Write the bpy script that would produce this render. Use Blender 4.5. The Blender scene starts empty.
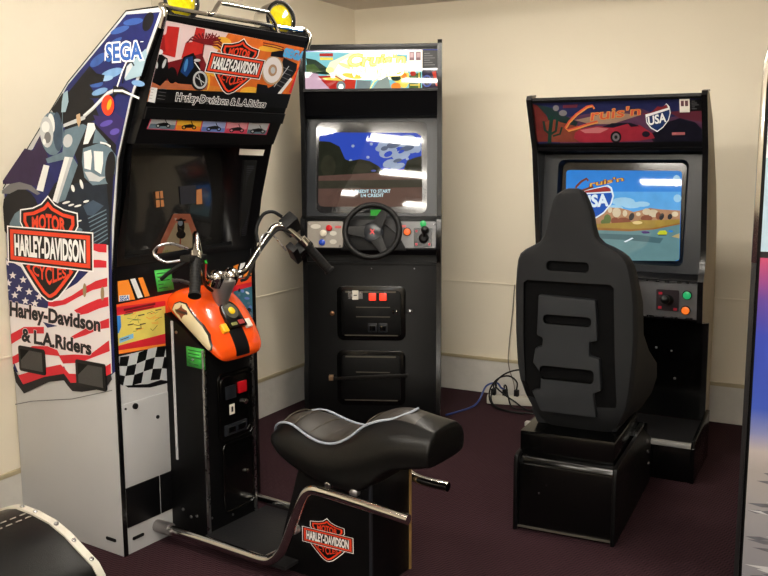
import bpy, bmesh, math, random
from mathutils import Vector, Matrix
from mathutils.bvhtree import BVHTree
random.seed(11)
SC = bpy.context.scene
COL = SC.collection
R = math.radians

# ------------------------------------------------------------------ materials
def lin(c):
    c = c / 255.0
    return c / 12.92 if c <= 0.04045 else ((c + 0.055) / 1.055) ** 2.4
def rgb(c):
    return (lin(c[0]), lin(c[1]), lin(c[2]), 1.0)
MATS = {}
def mat(name, col=(128, 128, 128), rough=0.5, metal=0.0, emit=0.0, spec=0.5, noise=0.0, nscale=40.0, bump=0.0, bscale=200.0, coat=0.0, rnoise=0.0):
    if name in MATS: return MATS[name]
    m = bpy.data.materials.new(name); m.use_nodes = True
    nt = m.node_tree; b = nt.nodes['Principled BSDF']
    b.inputs['Base Color'].default_value = rgb(col)
    b.inputs['Roughness'].default_value = rough
    b.inputs['Metallic'].default_value = metal
    b.inputs['Specular IOR Level'].default_value = spec
    b.inputs['Coat Weight'].default_value = coat
    b.inputs['Coat Roughness'].default_value = 0.05
    if emit > 0:
        b.inputs['Emission Color'].default_value = rgb(col)
        b.inputs['Emission Strength'].default_value = emit
        b.inputs['Base Color'].default_value = tuple(0.15 * x for x in rgb(col)[:3]) + (1,)
    if noise > 0 or rnoise > 0 or bump > 0:
        tc = nt.nodes.new('ShaderNodeTexCoord')
    if noise > 0 or rnoise > 0:
        n = nt.nodes.new('ShaderNodeTexNoise'); n.inputs['Scale'].default_value = nscale; n.inputs['Detail'].default_value = 5
        nt.links.new(tc.outputs['Object'], n.inputs['Vector'])
        if noise > 0:
            mx = nt.nodes.new('ShaderNodeMix'); mx.data_type = 'RGBA'
            c = rgb(col)
            mx.inputs[6].default_value = tuple(max(0, x * (1 - noise)) for x in c[:3]) + (1,)
            mx.inputs[7].default_value = tuple(min(1, x * (1 + noise)) for x in c[:3]) + (1,)
            nt.links.new(n.outputs['Fac'], mx.inputs[0]); nt.links.new(mx.outputs[2], b.inputs['Emission Color' if emit > 0 else 'Base Color'])
        if rnoise > 0:
            mr = nt.nodes.new('ShaderNodeMapRange')
            mr.inputs['To Min'].default_value = max(0.02, rough - rnoise); mr.inputs['To Max'].default_value = min(1, rough + rnoise)
            nt.links.new(n.outputs['Fac'], mr.inputs['Value']); nt.links.new(mr.outputs['Result'], b.inputs['Roughness'])
    if bump > 0:
        n2 = nt.nodes.new('ShaderNodeTexNoise'); n2.inputs['Scale'].default_value = bscale; n2.inputs['Detail'].default_value = 3
        nt.links.new(tc.outputs['Object'], n2.inputs['Vector'])
        bp = nt.nodes.new('ShaderNodeBump'); bp.inputs['Strength'].default_value = bump; bp.inputs['Distance'].default_value = 0.002
        nt.links.new(n2.outputs['Fac'], bp.inputs['Height']); nt.links.new(bp.outputs['Normal'], b.inputs['Normal'])
    MATS[name] = m
    return m

PRINT = dict(
 navy=(28,34,92), blue2=(52,84,150), cloud=(112,152,196), cloud2=(140,176,208), dark=(16,16,22), black=(12,12,14), purple=(44,28,64), purple2=(46,34,92), purple3=(86,72,160),
 steel=(98,120,134), steeld=(58,76,96), steell=(150,176,190), grey6=(110,110,112), greyl=(188,192,196), engine=(24,34,48), white9=(228,230,230), white=(240,240,240),
 tan=(190,160,125), tan2=(170,135,105), orange1=(228,60,30), yellow1=(240,170,40), cream=(226,220,222), flagblue=(38,42,92), flagred=(202,36,50), pinkw=(228,204,204), sega=(44,92,170), segal=(90,170,225), brass=(150,130,95),
 fire=(226,110,40), fire2=(214,130,50), fire3=(244,180,60), red2=(190,44,40), red3=(150,30,32), red4=(110,24,30), ground=(176,100,66), bikeblue=(24,56,110), bikeblue2=(70,130,190),
 pinkred=(208,70,96), pinkred2=(226,150,160), peri=(158,172,220), peri2=(104,128,196), orange2=(240,140,50), orange3=(232,84,40), mapy=(222,204,100), mapg=(130,150,80), mapg2=(90,80,60), sea=(50,120,200), sea2=(120,180,220), teal=(60,110,130),
 mnavy=(31,34,70), mpurple=(75,47,70), mdark=(22,21,32), mdkred=(85,37,49), mcream=(137,114,98), mred=(91,37,34), morange=(109,54,41), mgreen=(27,42,42), mgreen2=(19,45,37), mgrey=(104,100,104), mcar=(134,37,50), mpinkl=(168,98,101), mblue=(29,50,95), mred2=(114,32,39), mscript=(185,75,54), mscript2=(190,131,65),
)
EMIT = dict(
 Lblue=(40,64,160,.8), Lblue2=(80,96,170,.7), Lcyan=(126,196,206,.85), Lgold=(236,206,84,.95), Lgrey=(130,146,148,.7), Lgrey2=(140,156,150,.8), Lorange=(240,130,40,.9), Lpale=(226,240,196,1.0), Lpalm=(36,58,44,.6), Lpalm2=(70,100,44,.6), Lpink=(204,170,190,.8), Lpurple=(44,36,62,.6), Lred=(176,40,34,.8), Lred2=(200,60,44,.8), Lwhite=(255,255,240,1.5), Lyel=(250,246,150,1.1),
 Scloud=(150,165,190,.75), Scloud2=(86,98,122,.7), Sgr2=(56,54,44,.7), Sground=(90,68,60,.75), Speri=(70,80,140,.7), Sred=(190,50,50,.8), Ssky=(46,72,176,.8), Stext=(190,225,235,.8), Stree=(40,42,32,.6), Stree2=(52,52,40,.6),
 Tblue=(28,80,170,.8), Tbrown=(150,104,54,.75), Tcliff=(170,128,96,.75), Tcliff2=(206,190,160,.75), Tcliff3=(132,76,56,.75), Tcloud=(150,196,224,.8), Tcream=(214,190,130,.8), Tdark=(60,56,56,.7), Tfield=(160,132,62,.75), Tgreen=(96,112,66,.7), Tpurple=(74,52,110,.7), Tred=(150,52,50,.75), Troad=(98,134,138,.75), Troad2=(74,104,110,.75), Tsand=(180,160,110,.75), Tsc2=(224,170,70,.8), Tscript=(120,60,30,.7), Tsky=(44,124,206,.85), Tsky2=(84,156,214,.85), Twhite=(214,228,236,.8), Tyel=(190,196,50,.8),
)
NOISY = dict(Tcliff=.5, Tcliff2=.4, Tcliff3=.4, Tfield=.4, Troad=.15, Troad2=.15, Stree=.5, Stree2=.5, Sground=.25, Sgr2=.3, Scloud=.3, Tsky=.12, Tsky2=.18, Tcloud=.2, Tgreen=.4, Tbrown=.3, Lred=.3, Lpink=.2, Lgrey=.2, Lgold=.2, Lpalm=.5, Lpalm2=.5, Hroad1=.4, Hroad2=.3, Lpurple=.5)
PNOISE = dict(navy=.35, fire=.45, fire2=.45, fire3=.25, engine=.4, purple=.3, mred=.5, mnavy=.3, morange=.4, mpurple=.4, mdark=.5, mcar=.25, mgreen=.4, mgreen2=.4, red2=.3, red4=.5, steel=.3, steeld=.4, greyl=.15, dark=.5, ground=.3, cloud=.3, blue2=.4, mapy=.12, teal=.5, tan=.2, mcream=.3, orange3=.15, bikeblue=.5)
def pm(n):
    if n in PRINT: return mat('print_' + n, PRINT[n], .32, spec=.22, noise=PNOISE.get(n, 0), nscale=26)
    if n in EMIT:
        c = EMIT[n]; return mat('lit_' + n, c[:3], .025, emit=c[3], spec=.5, noise=NOISY.get(n, 0), nscale=22)
    return mat(n)

BLK = mat('black_laminate', (9, 9, 10), .4, spec=.16, noise=.3, nscale=60, rnoise=.1)
BLKS = mat('black_paint_satin', (11, 11, 13), .34, spec=.22, bump=.06, bscale=500)
BLKG = mat('black_gloss', (6, 6, 6), .16, spec=.34)
TMOLD = mat('black_molding', (14, 14, 15), .22)
RUB = mat('black_rubber', (14, 14, 15), .5, spec=.25)
VINYL = mat('black_vinyl', (11, 11, 11), .34, spec=.25, bump=.25, bscale=380)
VINYLB = mat('brown_black_vinyl', (36, 31, 26), .45, bump=.25, bscale=380)
CHROME = mat('chrome', (205, 203, 198), .1, metal=1.0)
STEEL = mat('brushed_steel', (170, 170, 172), .28, metal=1.0, rnoise=.08)
ALU = mat('grey_cast_metal', (150, 146, 146), .38, metal=.8)
WHITEL = mat('white_laminate', (188, 189, 191), .45, noise=.05, nscale=3)
BEIGE = mat('beige_panel', (158, 148, 130), .6, noise=.12, nscale=12)  # beige for the sit-down cabinet sides, slight random tone
GREYPL = mat('dark_grey_plastic', (30, 33, 38), .3, spec=.4, bump=.08, bscale=500)
GREYP2 = mat('charcoal_plastic', (36, 37, 39), .6, spec=.15, bump=.2, bscale=600)
GREYP3 = mat('charcoal_plastic_panel', (42, 44, 47), .6, spec=.15, bump=.2, bscale=600)
CRT = mat('dark_picture_tube', (30, 29, 28), .12, coat=.5)
PANELG = mat('grey_control_overlay', (150, 143, 134), .3, noise=.12, nscale=25)
PANELD = mat('dark_grey_control_overlay', (98, 98, 100), .3, noise=.1, nscale=25)
ORANGE = mat('orange_paint', (244, 84, 18), .2, coat=.6)
CREAMP = mat('cream_paint', (226, 212, 170), .3)
YLENS = mat('yellow_glass', (222, 200, 20), .08, coat=1.0, noise=.5, nscale=60)
GREEN = mat('green_paper', (40, 160, 50), .7)
CARD = mat('white_card', (232, 226, 214), .6)
WHITEP = mat('white_plastic', (200, 196, 184), .4)
PIPE = mat('grey_piping', (150, 158, 170), .4)
GOLDE = mat('tan_edge', (150, 118, 72), .45)
BLUEC = mat('blue_cable', (44, 64, 130), .4)

# ------------------------------------------------------------------ mesh builder
class MB:
    def __init__(s):
        s.v = []; s.f = []; s.m = []; s.cur = 0; s.mats = []
    def use(s, m):
        if m not in s.mats: s.mats.append(m)
        s.cur = s.mats.index(m); return s
    def add(s, vs, fs):
        o = len(s.v); s.v += [tuple(x) for x in vs]
        for f in fs: s.f.append([o + i for i in f]); s.m.append(s.cur)
        return s
    def box(s, x0, x1, y0, y1, z0, z1):
        return s.add([(x0,y0,z0),(x1,y0,z0),(x1,y1,z0),(x0,y1,z0),(x0,y0,z1),(x1,y0,z1),(x1,y1,z1),(x0,y1,z1)],
                     [(0,3,2,1),(4,5,6,7),(0,1,5,4),(1,2,6,5),(2,3,7,6),(3,0,4,7)])
    def prism(s, poly, O, U, V, t):           # 2D polygon in (U,V) from O, extruded by vector t
        O, U, V, t = Vector(O), Vector(U), Vector(V), Vector(t); n = len(poly)
        a = sum(poly[i][0]*poly[(i+1)%n][1]-poly[(i+1)%n][0]*poly[i][1] for i in range(n))
        if (U.cross(V).dot(t) > 0) == (a < 0): poly = list(reversed(poly))
        P = [O + U*p[0] + V*p[1] for p in poly]
        return s.add(P + [p + t for p in P], [tuple(reversed(range(n))), tuple(range(n, 2*n))] + [(i, (i+1)%n, n+(i+1)%n, n+i) for i in range(n)])
    def side(s, poly, x0, x1):                # (y,z) profile along x
        return s.prism(poly, (x0,0,0), (0,1,0), (0,0,1), (x1-x0,0,0))
    def plate(s, poly, y0, y1):               # (x,z) outline along y
        return s.prism(poly, (0,y0,0), (1,0,0), (0,0,1), (0,y1-y0,0))
    def quad(s, a, b, c, d): return s.add([a,b,c,d], [(0,1,2,3)])
    def loft(s, secs, cap=True, closed=True):
        n = len(secs[0]); V = [p for q in secs for p in q]; F = []
        for i in range(len(secs)-1):
            for j in range(n if closed else n-1):
                k = (j+1) % n; F.append((i*n+j, i*n+k, (i+1)*n+k, (i+1)*n+j))
        if cap: F += [tuple(reversed(range(n))), tuple(range((len(secs)-1)*n, len(secs)*n))]
        return s.add(V, F)
    def tube(s, pts, r, n=12, cap=True, smooth=0):
        pts = [Vector(p) for p in pts]
        if smooth: pts = spline(pts, smooth)
        rs = r if isinstance(r, (list, tuple)) else [r]*len(pts)
        T = [(pts[min(i+1,len(pts)-1)] - pts[max(i-1,0)]).normalized() for i in range(len(pts))]
        ref = Vector((0,0,1)) if abs(T[0].z) < .9 else Vector((1,0,0))
        N = (ref - T[0]*ref.dot(T[0])).normalized(); secs = []
        for i, p in enumerate(pts):
            N = (N - T[i]*N.dot(T[i])).normalized(); B = T[i].cross(N)
            secs.append([p + (N*math.cos(2*math.pi*k/n) + B*math.sin(2*math.pi*k/n))*rs[i] for k in range(n)])
        return s.loft(secs, cap)
    def cyl(s, a, b, r, n=20): return s.tube([a, b], r, n)
    def lathe(s, prof, O=(0,0,0), axis=(0,0,1), n=24):   # prof: (radius, along axis)
        O = Vector(O); A = Vector(axis).normalized(); ref = Vector((0,0,1)) if abs(A.z) < .9 else Vector((1,0,0))
        N = (ref - A*ref.dot(A)).normalized(); B = A.cross(N)
        secs = [[O + A*h + (N*math.cos(2*math.pi*k/n) + B*math.sin(2*math.pi*k/n))*max(r,1e-5) for k in range(n)] for r, h in prof]
        return s.loft(secs, True)
    def torus(s, O, axis, R0, r, n=40, k=12):
        O = Vector(O); A = Vector(axis).normalized(); ref = Vector((0,0,1)) if abs(A.z) < .9 else Vector((1,0,0))
        N = (ref - A*ref.dot(A)).normalized(); B = A.cross(N); V = []; F = []
        for i in range(n):
            d = N*math.cos(2*math.pi*i/n) + B*math.sin(2*math.pi*i/n)
            for j in range(k): V.append(O + d*(R0 + r*math.cos(2*math.pi*j/k)) + A*r*math.sin(2*math.pi*j/k))
        for i in range(n):
            for j in range(k): F.append((i*k+j, ((i+1)%n)*k+j, ((i+1)%n)*k+(j+1)%k, i*k+(j+1)%k))
        return s.add(V, F)
    def ribbon(s, pts, wdir, w, t, nrm=None):    # flat strip following pts
        pts = [Vector(p) for p in pts]; W = Vector(wdir).normalized()*w/2; secs = []
        for i, p in enumerate(pts):
            T = (pts[min(i+1,len(pts)-1)] - pts[max(i-1,0)]).normalized(); N = T.cross(W).normalized()*t/2
            secs.append([p-W-N, p+W-N, p+W+N, p-W+N])
        return s.loft(secs, True)
    def build(s, name, parent=None, m=None, bevel=0.0, seg=2, smooth=40, sub=0, fix=True):
        me = bpy.data.meshes.new(name)
        bm = bmesh.new(); vs = [bm.verts.new(v) for v in s.v]
        for f, mi in zip(s.f, s.m):
            try:
                fc = bm.faces.new([vs[i] for i in f]); fc.material_index = mi
            except ValueError: pass
        if fix: bmesh.ops.recalc_face_normals(bm, faces=bm.faces[:])
        if bevel > 0:
            ed = [e for e in bm.edges if len(e.link_faces) == 2 and e.calc_face_angle(0) > R(30)]
            bmesh.ops.bevel(bm, geom=ed, offset=bevel, segments=seg, profile=.6, affect='EDGES', clamp_overlap=True)
        for f in bm.faces: f.smooth = True
        for e in bm.edges:
            if len(e.link_faces) == 2 and e.calc_face_angle(0) > R(smooth): e.smooth = False
        bm.to_mesh(me); bm.free()
        for q in (s.mats or [m or mat('plain')]): me.materials.append(q)
        if m and s.mats == []: me.materials[0] = m
        o = bpy.data.objects.new(name, me); COL.objects.link(o)
        if parent: o.parent = parent
        if sub:
            md = o.modifiers.new('sub', 'SUBSURF'); md.levels = sub; md.render_levels = sub
        return o

def spline(pts, k):
    P = [pts[0]*2 - pts[1]] + pts + [pts[-1]*2 - pts[-2]]; out = []
    for i in range(1, len(P)-2):
        a, b, c, d = P[i-1], P[i], P[i+1], P[i+2]
        for j in range(k):
            t = j/k
            out.append(.5*((2*b) + (c-a)*t + (2*a-5*b+4*c-d)*t*t + (3*b-a-3*c+d)*t**3))
    out.append(pts[-1]); return out
def rrect(x0, x1, z0, z1, r, n=5):
    P = []
    for cx, cz, a in ((x1-r, z1-r, 0), (x0+r, z1-r, 90), (x0+r, z0+r, 180), (x1-r, z0+r, 270)):
        for i in range(n+1):
            t = R(a + 90*i/n); P.append((cx + r*math.cos(t), cz + r*math.sin(t)))
    return P
def empty(name, label, cat, loc=(0,0,0), rz=0, group=None):
    o = bpy.data.objects.new(name, None); COL.objects.link(o); o.empty_display_size = .1
    o.location = loc; o.rotation_euler = (0, 0, rz); o['label'] = label; o['category'] = cat
    if group: o['group'] = group
    return o
def tag(o, label, cat, group=None):
    o['label'] = label; o['category'] = cat
    if group: o['group'] = group
    return o
def struct(o): o['kind'] = 'structure'; return o

# ------------------------------------------------------------------ printed artwork (flat prints on a panel, one mesh)
def inset(poly, d):
    n = len(poly); a = sum(poly[i][0]*poly[(i+1)%n][1]-poly[(i+1)%n][0]*poly[i][1] for i in range(n)); sg = 1 if a > 0 else -1; out = []
    for i in range(n):
        p0, p1, p2 = Vector(poly[i-1]), Vector(poly[i]), Vector(poly[(i+1)%n])
        e1 = (p1-p0).normalized(); e2 = (p2-p1).normalized()
        n1 = Vector((-e1.y, e1.x))*sg; n2 = Vector((-e2.y, e2.x))*sg
        m = (n1+n2); m = m/max(m.length_squared, .35)*2
        out.append(tuple(p1 + m*d))
    return out
TXT = {}
def text_mesh(txt, fat):
    k = (txt, round(fat, 4))
    if k in TXT: return TXT[k]
    cu = bpy.data.curves.new('glyphs', 'FONT'); cu.body = txt; cu.size = 1; cu.offset = fat; cu.resolution_u = 3
    ob = bpy.data.objects.new('glyphs', cu); COL.objects.link(ob)
    dg = bpy.context.evaluated_depsgraph_get(); me = ob.evaluated_get(dg).to_mesh()
    vs = [tuple(v.co) for v in me.vertices]; fs = [tuple(p.vertices) for p in me.polygons]
    ob.evaluated_get(dg).to_mesh_clear(); bpy.data.objects.remove(ob); bpy.data.curves.remove(cu)
    TXT[k] = (vs, fs); return TXT[k]
def text_box(txt):
    vs, _ = text_mesh(txt, 0.0)
    xs = [v[0] for v in vs]; return min(xs), max(xs), 0.0, .695
class Art:
    STEP = 4e-5
    def __init__(s, O, U, V, umin=-9, umax=9):
        s.O, s.U, s.V = Vector(O), Vector(U).normalized(), Vector(V).normalized(); s.N = s.U.cross(s.V); s.k = 1; s.mb = MB(); s.lim = (umin, umax)
    def pt(s, u, v): return s.O + s.U*min(max(u, s.lim[0]), s.lim[1]) + s.V*v + s.N*(.0006 + s.STEP*s.k)
    def poly(s, m, pts, keep=False):
        n = len(pts); a = sum(pts[i][0]*pts[(i+1)%n][1]-pts[(i+1)%n][0]*pts[i][1] for i in range(n))
        if a < 0: pts = list(reversed(pts))
        s.mb.use(pm(m)).add([s.pt(*p) for p in pts], [tuple(range(n))])
        if not keep: s.k += 1
    def line(s, m, w, pts):
        P = [Vector(p) for p in pts]; L_ = []; R_ = []
        for i, p in enumerate(P):
            t = (P[min(i+1,len(P)-1)] - P[max(i-1,0)]).normalized(); n = Vector((-t.y, t.x))*w/2
            L_.append(p+n); R_.append(p-n)
        for i in range(len(P)-1): s.poly(m, [tuple(L_[i]), tuple(L_[i+1]), tuple(R_[i+1]), tuple(R_[i])], True)
        s.k += 1
    def text(s, m, txt, q, off=0, fat=0, warp=None):
        vs, fs = text_mesh(txt, fat + .012); x0, x1, y0, y1 = text_box(txt); out = []
        for v in vs:
            a = (v[0]-x0)/(x1-x0); b = (v[1]-y0)/(y1-y0)
            if warp: b = warp(a, b)
            t = [q[0][i]*(1-a) + q[1][i]*a for i in (0,1)]; o = [q[3][i]*(1-a) + q[2][i]*a for i in (0,1)]
            out.append(s.pt(o[0]*(1-b)+t[0]*b, o[1]*(1-b)+t[1]*b))
        # keep the print facing outwards
        fl = []
        for f in fs:
            n = (out[f[1]]-out[f[0]]).cross(out[f[2]]-out[f[0]]); fl.append(tuple(reversed(f)) if n.dot(s.N) < 0 else f)
        s.mb.use(pm(m)).add(out, fl); s.k += 1
    def emblem(s, q, txt=True):
        o = [sum(p[i] for p in q)/4 for i in (0,1)]
        ax = [((q[1][i]-q[0][i])+(q[2][i]-q[3][i]))/2 for i in (0,1)]; ay = [((q[0][i]-q[3][i])+(q[1][i]-q[2][i]))/2/.38 for i in (0,1)]
        f = lambda P: [(o[0]+ax[0]*x+ay[0]*y, o[1]+ax[1]*x+ay[1]*y) for x, y in P]
        half = [(0,.535),(.075,.455),(.185,.405),(.33,.38),(.335,.255),(.30,.19),(.30,-.19),(.34,-.19),(.29,-.27),(.19,-.405),(.1,-.515),(.03,-.562),(0,-.567)]
        sh = half + [(-x, y) for x, y in reversed(half[1:-1])]
        bar = [(-.5,-.19),(.5,-.19),(.5,.19),(-.5,.19)]
        O2, D, W = 'emblemo', 'black', 'white'
        for m, d in ((W,-.014),(D,0),(O2,.03),(D,.065)): s.poly(m, f(inset(sh, d)))
        s.text(O2, 'MOTOR', f([(-.195,.335),(.195,.335),(.195,.195),(-.195,.195)]), 0, .03, lambda a, b: b*(1.2-.7*abs(a-.5)))
        s.text(O2, 'CYCLES', f([(-.2,-.2),(.2,-.2),(.2,-.335),(-.2,-.335)]), 0, .012, lambda a, b: 1-(1-b)*(1.4-1.5*abs(a-.5)))
        for m, d in ((W,-.014),(D,0),(O2,.022),(D,.065)): s.poly(m, f(inset(bar, d)))
        s.text(W, 'HARLEY-DAVIDSON', f([(-.42,.105),(.42,.105),(.42,-.105),(-.42,-.105)]), 0, .03)
    def run(s, items):
        for it in items:
            if it[0] == 'P': s.poly(it[1], it[2])
            elif it[0] == 'L': s.line(it[1], it[2], it[3])
            elif it[0] == 'T': s.text(it[1], it[2], it[3], it[4], it[5])
            else: s.emblem(it[1])
        return s
    def build(s, name, parent): return s.mb.build(name, parent, fix=False, smooth=180)
PRINT['emblemo'] = (222, 66, 36)
CAMP = (2.77866, -4.89292, -0.48606, 0.15016, -0.00414, 900.0)
TUBE_E, FLASH_W, EXPO = 70.0, 30.0, 0.12
FIX = [(1.25,-1.6),(1.25,-3.4),(2.5,-4.6),(1.42,-5.75),(3.9,-4.2),(3.3,-6.1)]; FIXR = 0  # fixtures farther back are added, out of view, for frontal fill
DROP = [(-.050,.862),(-.064,.884),(-.086,.892),(-.112,.887),(-.156,.848),(-.190,.816),(-.214,.784),(-.230,.748),(-.229,.737),(-.216,.732),(-.185,.745),(-.15,.775),(-.098,.822)]
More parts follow.
